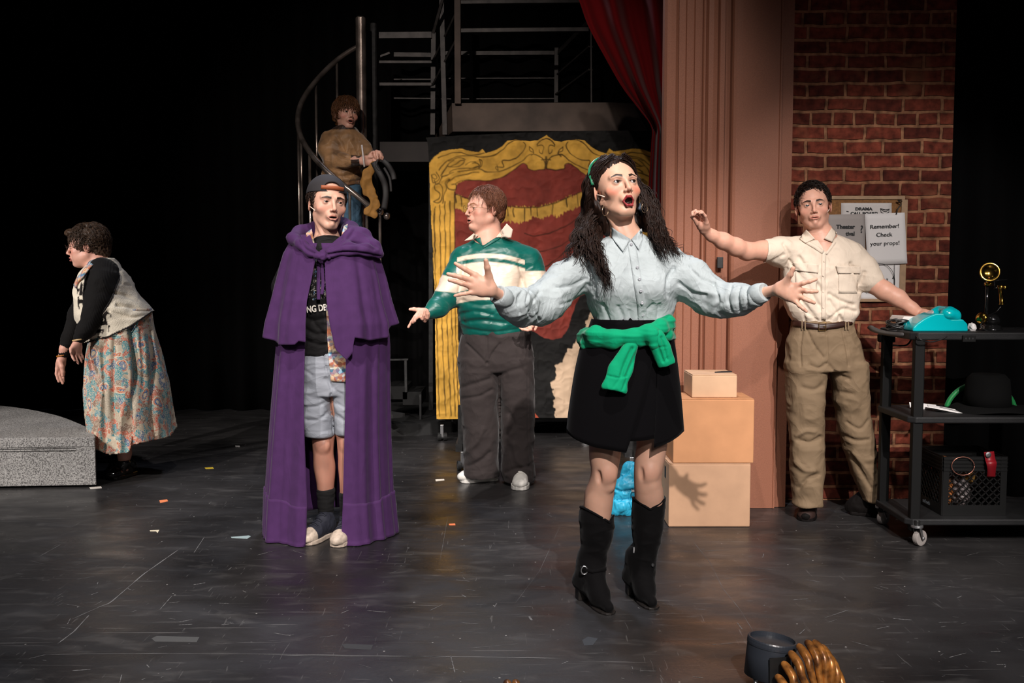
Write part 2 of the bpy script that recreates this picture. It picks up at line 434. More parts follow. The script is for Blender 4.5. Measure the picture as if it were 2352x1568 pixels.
f = MB().box((-9, .3, -.12), (9, 12.5, 0)).build('floor', floor_mat()); tag(f, kind='structure')
black = mat('black_velour', (.0028, .0027, .0028), .95, spec=.05)
def drape(name, p0, p1, z0, z1, n, amp, m, per, th=.004, seed=0, rows=8):
    """hanging cloth between two floor points with soft vertical folds"""
    p0, p1 = np.array(p0, float), np.array(p1, float); L = np.linalg.norm(p1-p0); t = (p1-p0)/L; q = np.array([-t[1], t[0]])
    s = np.linspace(0, L, n); P = np.zeros((rows, n, 3))
    for i, z in enumerate(np.linspace(z0, z1, rows)):
        w = amp*np.sin(2*PI*s/per+1.3*np.sin(s*1.7+seed)+.25*i/rows)*(1.15-.3*i/rows)
        P[i, :, :2] = p0+np.outer(s, t)+np.outer(w, q); P[i, :, 2] = z
    b = MB().grid(P); return b.build(name, m, solid=th, smooth=True)
tag(drape('wall_back', (-9, 9.25), (9, 9.25), 0.002, 5.6, 640, .05, black, .31), kind='structure')
tag(drape('wall_right', (2.27, 5.75), (6.5, 5.45), 0.002, 4.4, 180, .03, black, .25), kind='structure')
tag(drape('wall_left', (-6.8, 9.2), (-6.2, 4.5), 0.002, 5.6, 220, .05, black, .31), kind='structure')
# scratches in the floor paint, traced one by one
scm = mat('worn_paint', (.13, .127, .124), .7); mb = MB()
random.seed(4)
def scratch(pts, w):
    pts = lin([G(*p)[:2] for p in pts], max(2, 6*len(pts)))
    T = np.gradient(pts, axis=0); T /= np.linalg.norm(T, axis=1)[:, None]+1e-9; Nn = np.c_[-T[:, 1], T[:, 0]]
    ww = w*np.array([random.uniform(.2, 1) for _ in pts])[:, None]; ww[0] = ww[-1] = 0
    A, B = pts+Nn*ww, pts-Nn*ww
    mb.grid(np.stack([np.c_[A, np.full(len(A), .0006)], np.c_[B, np.full(len(B), .0006)]], 1))
for pts, w in [([(160,1424),(232,1392),(252,1385),(330,1318),(410,1262)], .0035), ([(130,1480),(170,1450),(205,1412)], .003),
    ([(100,1503),(360,1500),(700,1503),(960,1507),(1290,1512)], .0020), ([(640,1505),(1100,1508),(1280,1511)], .0028),
    ([(1655,1345),(1700,1400),(1745,1475)], .0011), ([(1540,1265),(1600,1266),(1680,1262)], .002), ([(2050,1420),(2095,1424)], .004), ([(1585,1235),(1630,1290),(1660,1350)], .0009),
    ([(444,1343),(472,1338)], .004), ([(1035,1505),(1045,1545)], .002), ([(280,1548),(275,1568)], .002), ([(367,1400),(395,1368)], .002), ([(1135,1395),(1141,1385)], .003), ([(1215,1415),(1222,1425)], .006),
    ([(90,1278),(140,1250)], .0022), ([(445,1270),(470,1232)], .0016), ([(590,1275),(640,1262),(600,1272)], .002), ([(1060,1490),(1190,1478)], .0015), ([(842,1402),(892,1406)], .002), ([(1060,1430),(1100,1432)], .002),
    ([(165,1540),(210,1537)], .004), ([(1290,1200),(1240,1310),(1180,1390)], .0006), ([(1030,1180),(1010,1290)], .0006), ([(1890,1420),(1950,1400)], .002), ([(1700,1300),(1790,1310)], .0015)]:
    scratch(pts, w)
for _ in range(230):
    x, y = random.uniform(0, 2352), random.choice([random.uniform(1100, 1568), random.uniform(1220, 1568)]); a = random.gauss(0, .5) if random.random() < .7 else random.uniform(-1.5, 1.5); L = random.choice([5, 8, 12, 22, 40])*random.uniform(.6, 1.3)
    scratch([(x, y), (x+L*math.cos(a), min(1566, y-.35*L*math.sin(a)))], random.uniform(.0010, .0026))
tag(mb.build('scratch_marks', scm), 'pale scratches worn into the black stage floor', 'scratches', kind='stuff')
# worn tape ghosts and scraps
def scrap(pts, hx, label, z=.0012, cat='tape', name='tape_scrap', group='scraps of tape on the stage floor', r=.6):
    P = [G(*p) for p in pts]; b = MB().prism([(p[0], p[1], .0002) for p in P], (0, 0, z))
    return tag(b.build(name, mat('tape_'+hx[1:], hx, r)), label, cat, group)
scrap([(470,1074),(489,1073),(491,1076),(473,1077)], '#d8b830', 'small yellow scrap of tape on floor right of the patterned skirt')
scrap([(366,1149),(384,1147),(386,1151),(368,1155)], '#e08050', 'small orange scrap of tape on floor right of the grey platform')
scrap([(205,1119),(232,1117),(234,1121),(208,1123)], '#d8d2c8', 'small white scrap of tape by the grey platform corner')
scrap([(344,1218),(366,1217),(362,1224),(358,1220),(345,1220)], '#d8ccb0', 'bent cream scrap of tape left of the purple cape')
scrap([(530,1233),(572,1230),(576,1232),(568,1237),(532,1235)], '#8fa0a0', 'long pale grey scrap of tape close to the purple cape hem')
scrap([(1000,1101),(1020,1100),(1021,1103),(1001,1105)], '#e8dcc8', 'small white scrap of tape left of the white slip-on shoes')
scrap([(1031,1203),(1045,1202),(1046,1206),(1032,1206)], '#e07848', 'small orange scrap of tape between the cape and the tall boots')
scrap([(540,1023),(550,1023),(551,1026),(541,1026)], '#b8b4b0', 'tiny white scrap on the dim floor left of the cape')
scrap([(348,1466),(360,1460),(458,1463),(452,1474),(356,1473)], '#3e3e3d', 'long grey ghost of worn tape at the lower left of the floor', .0004, 'tape mark', 'tape_mark', 'worn tape marks in the foreground', .8)
scrap([(785,1480),(795,1478),(857,1481),(852,1492),(792,1489)], '#2a2a2c', 'short dark grey ghost of worn tape below the purple cape', .0004, 'tape mark', 'tape_mark', 'worn tape marks in the foreground', .8)
scrap([(1337,1470),(1350,1462),(1373,1466),(1362,1481),(1342,1482)], '#2e3135', 'blotchy grey tape mark below the black boots', .0004, 'tape mark', 'tape_mark', 'worn tape marks in the foreground', .8)
# ------------------------------------------------------------------ brick wall
def brick_mat():
    m, n, l, b = NM('red_brick')
    tc = n.new('ShaderNodeTexCoord'); mp = n.new('ShaderNodeMapping')
    mp.inputs['Rotation'].default_value = (PI/2, 0, 0); l.new(tc.outputs['Object'], mp.inputs['Vector'])
    nz = n.new('ShaderNodeTexNoise'); nz.inputs['Scale'].default_value = 7; nz.inputs['Detail'].default_value = 3; l.new(mp.outputs[0], nz.inputs['Vector'])
    ad = n.new('ShaderNodeMix'); ad.data_type = 'RGBA'; ad.blend_type = 'LINEAR_LIGHT'; ad.inputs[0].default_value = .013
    l.new(mp.outputs[0], ad.inputs[6]); l.new(nz.outputs['Color'], ad.inputs[7])
    bt = n.new('ShaderNodeTexBrick'); l.new(ad.outputs[2], bt.inputs['Vector'])
    bt.inputs['Scale'].default_value = 1; bt.inputs['Brick Width'].default_value = .212; bt.inputs['Row Height'].default_value = .0775
    bt.inputs['Mortar Size'].default_value = .0105; bt.inputs['Mortar Smooth'].default_value = .35; bt.inputs['Bias'].default_value = -.1
    bt.offset = .5; bt.squash = .55; bt.squash_frequency = 7; bt.offset_frequency = 2
    bt.inputs['Color1'].default_value = (*hexc('#74382a'), 1); bt.inputs['Color2'].default_value = (*hexc('#4a2019'), 1); bt.inputs['Mortar'].default_value = (*hexc('#92694f'), 1)
    n2 = n.new('ShaderNodeTexNoise'); n2.inputs['Scale'].default_value = 22; n2.inputs['Detail'].default_value = 8; l.new(mp.outputs[0], n2.inputs['Vector'])
    cr = n.new('ShaderNodeValToRGB'); cr.color_ramp.elements[0].position = .32; cr.color_ramp.elements[0].color = (.45, .42, .4, 1)
    cr.color_ramp.elements[1].position = .72; cr.color_ramp.elements[1].color = (1.7, 1.6, 1.5, 1); l.new(n2.outputs['Fac'], cr.inputs[0])
    mx = n.new('ShaderNodeMix'); mx.data_type = 'RGBA'; mx.blend_type = 'MULTIPLY'; mx.inputs[0].default_value = .9
    l.new(bt.outputs['Color'], mx.inputs[6]); l.new(cr.outputs[0], mx.inputs[7])
    n3 = n.new('ShaderNodeTexNoise'); n3.inputs['Scale'].default_value = 5; n3.inputs['Detail'].default_value = 6; l.new(mp.outputs[0], n3.inputs['Vector'])
    c3 = n.new('ShaderNodeValToRGB'); c3.color_ramp.elements[0].position = .60; c3.color_ramp.elements[0].color = (0, 0, 0, 1); c3.color_ramp.elements[1].position = .72; c3.color_ramp.elements[1].color = (.55, .55, .55, 1)
    l.new(n3.outputs['Fac'], c3.inputs[0])
    m3 = n.new('ShaderNodeMix'); m3.data_type = 'RGBA'; l.new(c3.outputs[0], m3.inputs[0]); l.new(mx.outputs[2], m3.inputs[6]); m3.inputs[7].default_value = (*hexc('#8a5a40'), 1)
    l.new(m3.outputs[2], b.inputs['Base Color']); b.inputs['Roughness'].default_value = .85; b.inputs['Specular IOR Level'].default_value = .2
    h = n.new('ShaderNodeMath'); h.operation = 'MULTIPLY_ADD'; l.new(bt.outputs['Fac'], h.inputs[0]); h.inputs[1].default_value = -1.; l.new(n2.outputs['Fac'], h.inputs[2])
    bp = n.new('ShaderNodeBump'); bp.inputs['Strength'].default_value = .9; bp.inputs['Distance'].default_value = .012; l.new(h.outputs[0], bp.inputs['Height']); l.new(bp.outputs[0], b.inputs['Normal'])
    return m
YW = 5.60
bx0, bx1 = U(1800, 600, YW)[0]-.06, U(2180, 600, YW)[0]
tag(MB().box((bx0, YW, 0), (bx1, YW+.09, 4.2)).build('wall_brick', brick_mat()), kind='structure')
# ------------------------------------------------------------------ moulded pilaster
def pil_mat():
    m = mat('salmon_brown_moulding', '#885742', .6, spec=.35, bump=(140, .35, .002), var=(260, .13)); return m
YP = 5.42; sc = YP/FPX
prof = [(1522, .10), (1522, .03), (1527, .008), (1535, 0), (1546, .002), (1553, .014), (1555, .035), (1570, .035), (1571, .030), (1573, .035), (1589, .036), (1590, .031), (1592, .036), (1608, .036),
        (1609, .012), (1611, .006), (1614, .006), (1616, .014), (1617, .016), (1620, -.004), (1630, -.012), (1640, -.006), (1645, .012), (1648, .018), (1658, .012), (1660, .045), (1673, .045), (1674, .004), (1677, -.008),
        (1683, -.014), (1694, -.018), (1720, -.022), (1750, -.022), (1779, -.020), (1781, -.026), (1784, -.026), (1785, .0), (1813, .006), (1813, .10)]
xz = [((x-1176)*sc, YP+d) for x, d in prof]
b = MB(); zs = np.linspace(0.002, 4.2, 22); P = np.array([[(x, y, z) for x, y in xz] for z in zs]); b.grid(P)
b.F.append(tuple(range(len(xz)))); b.M.append(0); b.F.append(tuple(range((len(zs)-1)*len(xz), len(zs)*len(xz)))[::-1]); b.M.append(0)
b.F += [(i*len(xz), (i+1)*len(xz), (i+2)*len(xz)-1, (i+1)*len(xz)-1) for i in range(len(zs)-1)]; b.M += [0]*(len(zs)-1)
pil = b.build('pilaster', pil_mat()); tag(pil, 'tall salmon brown fluted pilaster with vertical mouldings, left of the brick wall', 'pilaster')
ORG['pilaster'] = np.array(pil.location)
hk = MB(); q = U(1654, 603, YP-.03); hk.box(q-[.016, .004, .03], q+[.016, .02, .03]); hk.build('latch', mat('dull_black_metal', (.03, .03, .03), .5, .6), pil, bevel=.003)
# ------------------------------------------------------------------ red curtain
redm = mat('red_velour', '#62090d', .9, spec=.1, sheen=.08)
b = MB(); Yc = 6.7; rowsL = [(-60, 1300), (0, 1330), (60, 1352), (140, 1395), (200, 1430), (250, 1468), (290, 1496), (330, 1497), (420, 1491), (520, 1489), (640, 1489), (760, 1491)]
rowsR = [(-60, 1700), (0, 1690), (60, 1680), (140, 1650), (200, 1620), (250, 1590), (290, 1568), (330, 1565), (420, 1570), (520, 1575), (640, 1578), (760, 1580)]
NL = spline(np.array(rowsL, float), 70); NR = spline(np.array(rowsR, float), 70); P = np.zeros((70, 90, 3))
for i in range(70):
    for j in range(90):
        s = j/89; px = NL[i, 1]+(NR[i, 1]-NL[i, 1])*s; dep = .07*math.sin(s*22+.4*math.sin(i*.1))+.03*math.sin(s*47+1)
        P[i, j] = U(px, NL[i, 0], Yc+dep)
b.grid(P); c = b.build('red_curtain', redm, smooth=True, solid=.006)
tag(c, 'dark red velvet stage curtain swagged back behind the pilaster', 'curtain')
# ------------------------------------------------------------------ painted backdrop on a rolling frame
YB = 7.62
def z5(pts): return [(900+x/3.016, 280+y/3.016) for x, y in pts]
def mir(pts): return [(2508-x, y) for x, y in pts][::-1]
n_u, n_v = 440, 560
vv, uu = np.meshgrid(np.linspace(0, 1, n_v), np.linspace(0, 1, n_u), indexing='ij')
LE = spline(np.array([(978, 316), (984, 345), (988, 466), (991, 562), (998, 678), (1000, 800), (1003, 962)], float), n_v)
RE = spline(np.array([(1497, 300), (1496, 420), (1495, 640), (1492, 800), (1490, 957)], float), n_v)
bx = LE[:, 0][:, None]*(1-uu)+RE[:, 0][:, None]*uu; by = LE[:, 1][:, None]*(1-uu)+RE[:, 1][:, None]*uu-5*np.sin(uu*PI)*(1-vv)**4
yel_o = z5([(258,285),(300,240),(350,205),(400,190),(470,185),(540,200),(600,207),(630,185),(640,200),(650,217),(700,202),(760,170),(800,130),(860,122),(920,128),(960,135),(1010,125),(1050,100),(1072,86)])
yel_i = z5([(435,490),(440,455),(455,428),(500,410),(560,402),(680,405),(760,385),(820,350),(870,310),(910,290),(935,300),(945,325),(1000,335),(1060,326),(1072,322)])
top = yel_o+mir(yel_o)[1:]; bot = yel_i+mir(yel_i)[1:]
yellow = top+bot[::-1]
lp = [(985, 374), (988, 466), (994, 562), (999, 678), (999, 800), (1002, 962), (1060, 962), (1050, 700), (1045, 560), (1044, 440)]
sw_u = z5([(440,500),(520,528),(640,560),(760,585),(1000,590),(1130,560),(1250,510),(1340,470),(1420,430),(1500,400)])
sw_l = z5([(435,600),(520,625),(640,655),(760,690),(830,688),(900,702),(960,672),(1010,655),(1040,668),(1100,650),(1160,655),(1210,620),(1280,592),(1400,540),(1500,480)])
swag = sw_u+sw_l[::-1]
redp = [(1044, 400), (1044, 700), (1100, 745), (1180, 745), (1228, 762), (1250, 776), (1270, 780), (1290, 775), (1306, 750), (1320, 705), (1332, 680), (1380, 660), (1465, 620), (1470, 400), (1254, 350)]
beige = [(1380, 680), (1352, 725), (1340, 760), (1322, 782), (1312, 800), (1302, 800), (1292, 832), (1278, 838), (1276, 870), (1265, 876), (1272, 905), (1278, 960), (1500, 960), (1500, 660)]
K = 2.0
strokes = [z5(q) for q in [
 [(326,335),(350,300),(400,260),(470,238),(540,235),(600,240),(660,240),(720,225),(770,190),(800,155),(850,128),(900,125)],
 [(455,345),(520,335),(600,325),(650,345),(720,345),(780,330),(850,300),(900,275),(940,235),(975,225),(1020,235),(1050,262),(1062,300),(1060,325)],
 [(730,300),(735,335),(720,310),(775,310),(765,268),(820,265),(870,240),(910,200),(925,160),(915,140)],
 [(605,255),(612,290),(600,320)], [(605,255),(625,270),(622,300),(600,320)],
 [(400,350),(440,325),(500,320),(560,318),(600,310)], [(380,420),(430,385),(500,365),(560,350),(600,348)],
 [(405,310),(440,290),(470,270),(500,265)], [(385,305),(420,310),(460,305),(490,290),(500,270)], [(395,270),(440,255),(480,250),(510,262)],
 [(340,370),(370,320),(400,285),(430,265)], [(345,380),(370,370),(400,360),(430,350)], [(560,290),(590,285),(602,300),(580,310),(540,322)], [(510,300),(540,282),(580,278)],
 [(275,370),(300,365),(312,385),(300,398),(282,388),(278,370)], [(275,372),(285,420),(330,395),(310,350)], [(290,405),(310,430),(330,420),(345,395),(350,375)],
 [(300,470),(298,440),(320,425),(345,440),(352,480),(345,530),(320,560),(290,552)], [(290,552),(325,530),(335,500),(315,480),(300,470)], [(350,560),(362,500),(380,460),(370,420),(395,395)],
 [(400,395),(380,430),(395,462),(430,470),(445,455),(440,432),(415,430)], [(440,430),(480,410),(560,402),(680,405),(760,385),(820,350),(870,312),(910,290),(935,300),(945,325),(1000,335),(1060,327)],
 [(950,170),(955,200),(985,215),(965,235)], [(950,170),(975,190),(985,215)], [(1005,165),(1012,145),(1040,120),(1072,112)], [(1005,165),(1035,158),(1050,175),(1045,210),(1040,222),(1025,210),(1022,190)],
 [(1072,112),(1110,130),(1132,155)], [(1072,240),(1070,320)], [(1040,262),(1072,258),(1100,262)], [(325,250),(360,235),(420,215),(480,212),(540,230),(640,215)],
 [(300,590),(290,640),(298,900)]]]
strokes += [mir(s_) for s_ in strokes]
strokes += [sw_u, [(998, 480), (1002, 700), (1010, 955)], [(1010, 470), (1014, 700), (1024, 955)], [(1021, 462), (1026, 700), (1036, 955)], [(1033, 462), (1037, 700), (1046, 955)], [(1044, 440), (1046, 700), (1054, 955)]]
strokes += [z5(q) for q in [[(640,565),(650,600)],[(800,600),(805,650)],[(840,600),(848,655)],[(960,600),(962,650)],[(918,595),(920,690)],[(1005,590),(1008,650)],[(1115,565),(1112,640)],[(1210,530),(1212,585)],[(1285,500),(1290,585)],[(1390,445),(1392,510)],
 [(1340,620),(1240,700),(1120,760),(1000,790),(920,770)], [(1380,640),(1300,750),(1180,850),(1020,900)], [(1350,700),(1250,850),(1100,980),(1040,1010)], [(1380,860),(1280,960),(1150,1010)], [(1060,1150),(1180,1180),(1290,1160)], [(440,500),(445,560)], [(480,515),(486,590)]]]
X_, Y_ = bx.ravel(), by.ravel(); xw = X_+1.2*vnoise(np.c_[X_*.08, Y_*.08, X_*0]), ; xw = xw[0]; yw = Y_+1.2*vnoise(np.c_[X_*.08, Y_*.08, X_*0+5])
cB = np.tile(hexc('#161514'), (len(X_), 1)); nzb = fbm(np.c_[X_*.03, Y_*.05, X_*0], 3, 4)[:, None]
cB = cB*(1+.5*nzb)
def paint(mask, hx, amt=.18, sc=.05, seed=1):
    col = np.array(hexc(hx))*(1+amt*fbm(np.c_[X_*sc, Y_*sc*.8, X_*0], seed, 4)[:, None]); cB[mask] = col[mask]
paint(inpoly(xw, yw, redp), '#8a3a30', .25, .04)
m_ = inpoly(X_+3*vnoise(np.c_[X_*.3, Y_*.1, X_*0]), Y_+5*vnoise(np.c_[X_*.4, Y_*.02, X_*0]), swag); paint(m_, '#cfa048', .25, .06, 4)
paint(inpoly(xw, yw, yellow) | inpoly(xw, yw, lp) | inpoly(2508-xw, yw, lp), '#e0ab48', .2, .05, 7)
paint(inpoly(X_+5*vnoise(np.c_[X_*.15, Y_*.15, X_*0]), Y_, beige), '#c8ac90', .12, .03, 9)
paint(inpoly(xw, yw, [(1216, 962), (1222, 938), (1238, 962)]), '#b05038')
w_ = 1.05+.5*vnoise(np.c_[X_*.05, Y_*.05, X_*0+3]); dmin = np.full(len(X_), 99.)
for s_ in strokes:
    a = np.array(s_); sel = (xw > a[:, 0].min()-6) & (xw < a[:, 0].max()+6) & (yw > a[:, 1].min()-6) & (yw < a[:, 1].max()+6)
    if sel.any(): dmin[sel] = np.minimum(dmin[sel], segd(xw[sel], yw[sel], spline(a, 5*len(a)) if len(a) > 2 else a))
k_ = (1-sstep(w_-.8, w_+1.0, dmin))[:, None]*.9; cB = cB*(1-k_)+np.array(hexc('#2a1a0c'))*k_
cg_ = cB.reshape(n_v, n_u, 3); cg_[1:-1, 1:-1] = (cg_[1:-1, 1:-1]*2+cg_[:-2, 1:-1]+cg_[2:, 1:-1]+cg_[1:-1, :-2]+cg_[1:-1, 2:])/6; cB = cg_.reshape(-1, 3)
dep = .012*fbm(np.c_[X_*.014, Y_*.006, X_*0], 11, 3)+.006*(1-np.abs(vnoise(np.c_[X_*.012+Y_*.02, Y_*.012, X_*0], 5))*2)+.010*np.sin(X_*.045)*sstep(330, 900, Y_)
dep += .0035*(1-2*np.abs(fbm(np.c_[X_*.05, Y_*.05, X_*0], 21, 2)))
Pb = np.array([U(a, b_, YB) for a, b_ in zip(X_, Y_)]); Pb[:, 1] -= dep
canvas_m = mat('painted_canvas', (1, 1, 1), .78, spec=.25, attr='Col', bump=(420, .25, .001))
fr = thing('backdrop_frame', (U(1240, 900, YB)[0], YB+.3, 0), 'black rolling frame carrying a canvas painted as a gold and red theatre curtain', 'backdrop')
b = MB().grid(Pb.reshape(n_v, n_u, 3), c=cB.reshape(n_v, n_u, 3)); cv = b.build('painted_canvas', canvas_m, fr, smooth=True, usecol=True)
blackpaint = mat('black_painted_wood', (.018, .018, .018), .6, var=(30, .5), spec=.3)
steel = mat('caster_steel', (.55, .55, .56), .3, 1.); rubber = mat('black_rubber', (.012, .012, .012), .6)
xl, xr = U(1003, 900, YB+.03)[0], U(1490, 900, YB+.03)[0]
for x in (xl+.03, (xl+xr)/2, xr-.03):
    MB().box((x-.035, YB+.06, .14), (x+.035, YB+.10, 2.26)).build('upright', blackpaint, fr)
for z in (.16, 1.2, 2.2): MB().box((xl, YB+.10, z-.035), (xr, YB+.14, z+.035)).build('rail', blackpaint, fr)
for px, pyb in ((1062, 1078), (1452, 1092)):
    Yf = D(pyb); x = U(px, 900, Yf)[0]
    MB().box((x-.045, Yf-.02, .12), (x+.0, YB+.14, .17)).build('outrigger', blackpaint, fr)
    MB().box((x-.030, Yf, .12), (x+.015, Yf+.05, .42)).build("brace", blackpaint, fr)
def caster(px, py, parent, r=.032, tilt=0., base=None):
    Y = D(py) if base is None else base; x = U(px, 900, Y)[0]
    b = MB()
    for s_ in (-1, 1): b.lathe([(.008, -.012), (r, -.012), (r, .012), (.008, .012)], (x+s_*.022, Y, r), 20, 1, axis=(1, .25, 0))
    b.lathe([(.012, -.034), (r*.55, -.034), (r*.55, .034), (.012, .034)], (x, Y, r), 16, 0, axis=(1, .25, 0))
    b.box((x-.012, Y-.018, r), (x+.012, Y+.018, .125)); return b.build('caster', [steel, rubber], parent, bevel=.002)
caster(1015, 1012, fr); caster(1345, 1008, fr, base=YB+.1); caster(1062, 1080, fr); caster(1452, 1094, fr)
# ------------------------------------------------------------------ balcony, railings
ironm = mat('brushed_grey_iron', '#3e3a38', .55, .25, var=(14, .45), bump=(40, .4, .003))
woodm = mat('scumbled_grey_brown_paint', '#5c4d44', .7, var=(3.2, .55), bump=(60, .2, .002))
YG = 8.35
bal = thing('balcony', (U(1250, 300, YG)[0], YG+.5, 0), 'dark grey scenic balcony with railings above the painted backdrop', 'balcony')
def bar(px0, py0, px1, py1, w, Y0, Y1=None, name='railing', m=ironm, parent=bal, dep=.04):
    Y1 = Y0 if Y1 is None else Y1; a, c = U(px0, py0, Y0), U(px1, py1, Y1); r = w/FPX*Y0/2
    v = c-a; v /= np.linalg.norm(v); d = np.array([0, 1., 0]) if abs(v[1]) < .8 else np.array([1., 0, 0]); u = np.cross(v, d); u /= np.linalg.norm(u); d = np.cross(u, v)
    V = [p+s1*u*r+s2*d*dep/2 for p in (a, c) for s1, s2 in ((-1, -1), (1, -1), (1, 1), (-1, 1))]
    return MB().add(V, [(0,1,2,3),(7,6,5,4),(0,4,5,1),(1,5,6,2),(2,6,7,3),(3,7,4,0)]).build(name, m, parent, bevel=.002)
# fascia, platform
fa = [U(1038, 237, YG), U(1405, 235, YG), U(1440, 300, YG), U(1040, 302, YG)]
MB().prism(fa, (0, .06, 0)).build('fascia', woodm, bal)
MB().prism([U(1405, 235, YG), U(1405, 235, YG)+[.9, .3, 0], U(1440, 300, YG)+[.9, .3, 0], U(1440, 300, YG)], (0, .05, 0)).build('fascia', woodm, bal)
MB().prism([U(1038, 237, YG), U(1000, 312, YG+.9), U(1004, 330, YG+.9), U(1040, 302, YG)], (.04, .02, 0)).build('fascia', woodm, bal)
zt = U(1200, 237, YG)[2]
MB().box((U(1038, 237, YG)[0], YG+.06, zt-.22), (2.2, YG+.80, zt-.02)).build('deck', blackpaint, bal)
for x_ in (1047, 1430): bar(x_, 305, x_, 945 if x_ < 1100 else 945, 14, YG+.3, name='post', m=blackpaint, dep=.08)
bar(1051, -30, 1052, 240, 14, YG, name='post', m=woodm, dep=.09)
bar(1058, 6, 1345, 3, 8, YG); bar(1058, 71, 1352, 68, 9, YG)
bar(1357, 66, 1358, 236, 3.5, YG+.05)
bar(1284, 122, 1362, 44, 11, YG+.75, YG+.05); bar(1282, 172, 1357, 107, 4, YG+.75, YG+.05); bar(1278, 218, 1357, 160, 4, YG+.75, YG+.05)
bar(1278, 110, 1277, 236, 9, YG+.75, name='post'); bar(1083, 118, 1083, 236, 8, YG+.75, name='post')
for y_ in (122, 180, 227): bar(1000, y_+1, 1278, y_, 3 if y_ > 130 else 9, YG+.78)
bar(996, 75, 1022, -20, 6, YG+.2, YG); bar(994, 142, 1052, 22, 4, YG+.5, YG); bar(994, 196, 1052, 84, 4, YG+.5, YG)
bar(1014, -20, 1022, 310, 11, YG+.25, name='post'); bar(996, 75, 994, 310, 11, YG+.5, name='post', m=ironm)
# landing beside the spiral stair
lan = thing('stair_landing', (U(900, 350, 8.3)[0], 8.4, 0), 'dark iron landing with handrails joining the spiral stair to the balcony', 'landing')
L_ = dict(parent=lan)
bar(855, 82, 992, 81, 14, 8.3, **L_); bar(866, 143, 992, 143, 6, 8.3, **L_); bar(866, 194, 992, 194, 7, 8.3, **L_)
bar(862, 90, 862, 325, 11, 8.3, name='post', **L_); bar(894, 150, 894, 325, 8, 8.9, name='post', **L_)
bar(905, 126, 992, 127, 10, 8.9, **L_); bar(905, 183, 992, 183, 3, 8.9, **L_); bar(905, 226, 992, 227, 3, 8.9, **L_)
bar(850, 136, 862, 136, 6, 8.3, **L_); bar(869, 132, 896, 122, 5, 8.35, **L_)
a, c = U(856, 325, 8.28), U(984, 372, 8.28)
MB().box((a[0], 8.28, c[2]), (c[0]+.10, 8.95, a[2])).build('deck', mat('dim_brown_black_board', '#2e2826', .7, var=(4, .4)), lan, bevel=.004)
bar(990, 372, 990, 945, 10, 8.5, name='post', m=blackpaint, **L_)
# ------------------------------------------------------------------ spiral stair
YS = 7.95; cx = U(832, 400, YS)[0]; ctop = U(832, 42, YS)[2]
stm = mat('scuffed_stair_iron', '#8c8078', .26, .8, var=(9, .55), bump=(30, .3, .002))
st = thing('spiral_staircase', (cx, YS, 0), 'black iron spiral staircase with a curved handrail behind the purple cape', 'staircase')
MB().lathe([(.04, 0), (.04, ctop), (.03, ctop+.01)], (cx, YS, 0), 20).build('center_pole', stm, st)
MB().lathe([(.027, 1.9), (.027, ctop+.02)], (cx+.065, YS+.25, 0), 12).build('pole', blackpaint, st)
RR = .49
def hr(th):   # handrail angle measured from straight back, going left and down
    return np.array([cx-RR*math.sin(th), YS+RR*math.cos(th), 0])
# heights read at back, left, front
zz_ = np.interp(np.linspace(0, 1, 60), [0, .12, .30, .42, .55, .72, .86, 1], [U(820,97,YS+.49)[2], U(760,130,YS+.42)[2], U(700,205,YS+.2)[2], U(687,252,YS)[2], U(703,312,YS-.15)[2], U(762,382,YS-.42)[2], U(832,443,YS-.49)[2], U(882,492,YS-.43)[2]])
zz_ = np.convolve(np.pad(zz_, 3, mode='edge'), np.ones(7)/7, 'valid')
th_ = np.linspace(.08, PI*1.17, 60); th_ = np.interp(np.linspace(0, 1, 60), [0, .42, .86, 1], [.08, PI/2, PI, PI*1.13])
rail = [hr(t)+[0, 0, z] for t, z in zip(th_, zz_)]
MB().tube(rail, .021, 12).build('handrail', stm, st, smooth=True)
for i in (8, 15, 23, 30, 38, 45, 50, 55, 59):
    p = rail[i]; k = MB().tube([(p[0], p[1], p[2]-1.15), (p[0], p[1], p[2]-.01)], .011, 8); k.build('baluster', stm, st, smooth=True)
p = rail[59]; MB().lathe([(.0, -.03), (.028, -.02), (.032, 0), (.028, .02), (0, .03)], p, 14).lathe([(.0, -.03), (.022, -.02), (.026, 0), (.022, .02), (0, .03)], p+[.05, .02, -.03], 14).build('rail_knob', stm, st, smooth=True)
for i in range(14):
    t0 = PI*1.25-.38*i; t1 = t0-.42; z = .18+.175*i
    if z > 1.9: break
    pts = [hr(t0)*[1, 1, 0], hr((t0+t1)/2)*[1, 1, 0], hr(t1)*[1, 1, 0]]; c0 = np.array([cx, YS, 0])
    pts = [c0+(pts[0]-c0)*.08]+[c0+(q-c0)*1.04 for q in pts]+[c0+(pts[2]-c0)*.08]
    MB().prism([q+[0, 0, z] for q in pts], (0, 0, .03)).build('tread', mat('stair_black', (.012, .012, .012), .6) if i == 0 else bpy.data.materials['stair_black'], st)
MB().lathe([(.62, 0), (.62, .10), (.60, .11), (.0, .11)], (cx+.25, YS+.45, 0), 40).build('base_plinth', bpy.data.materials['stair_black'], st)
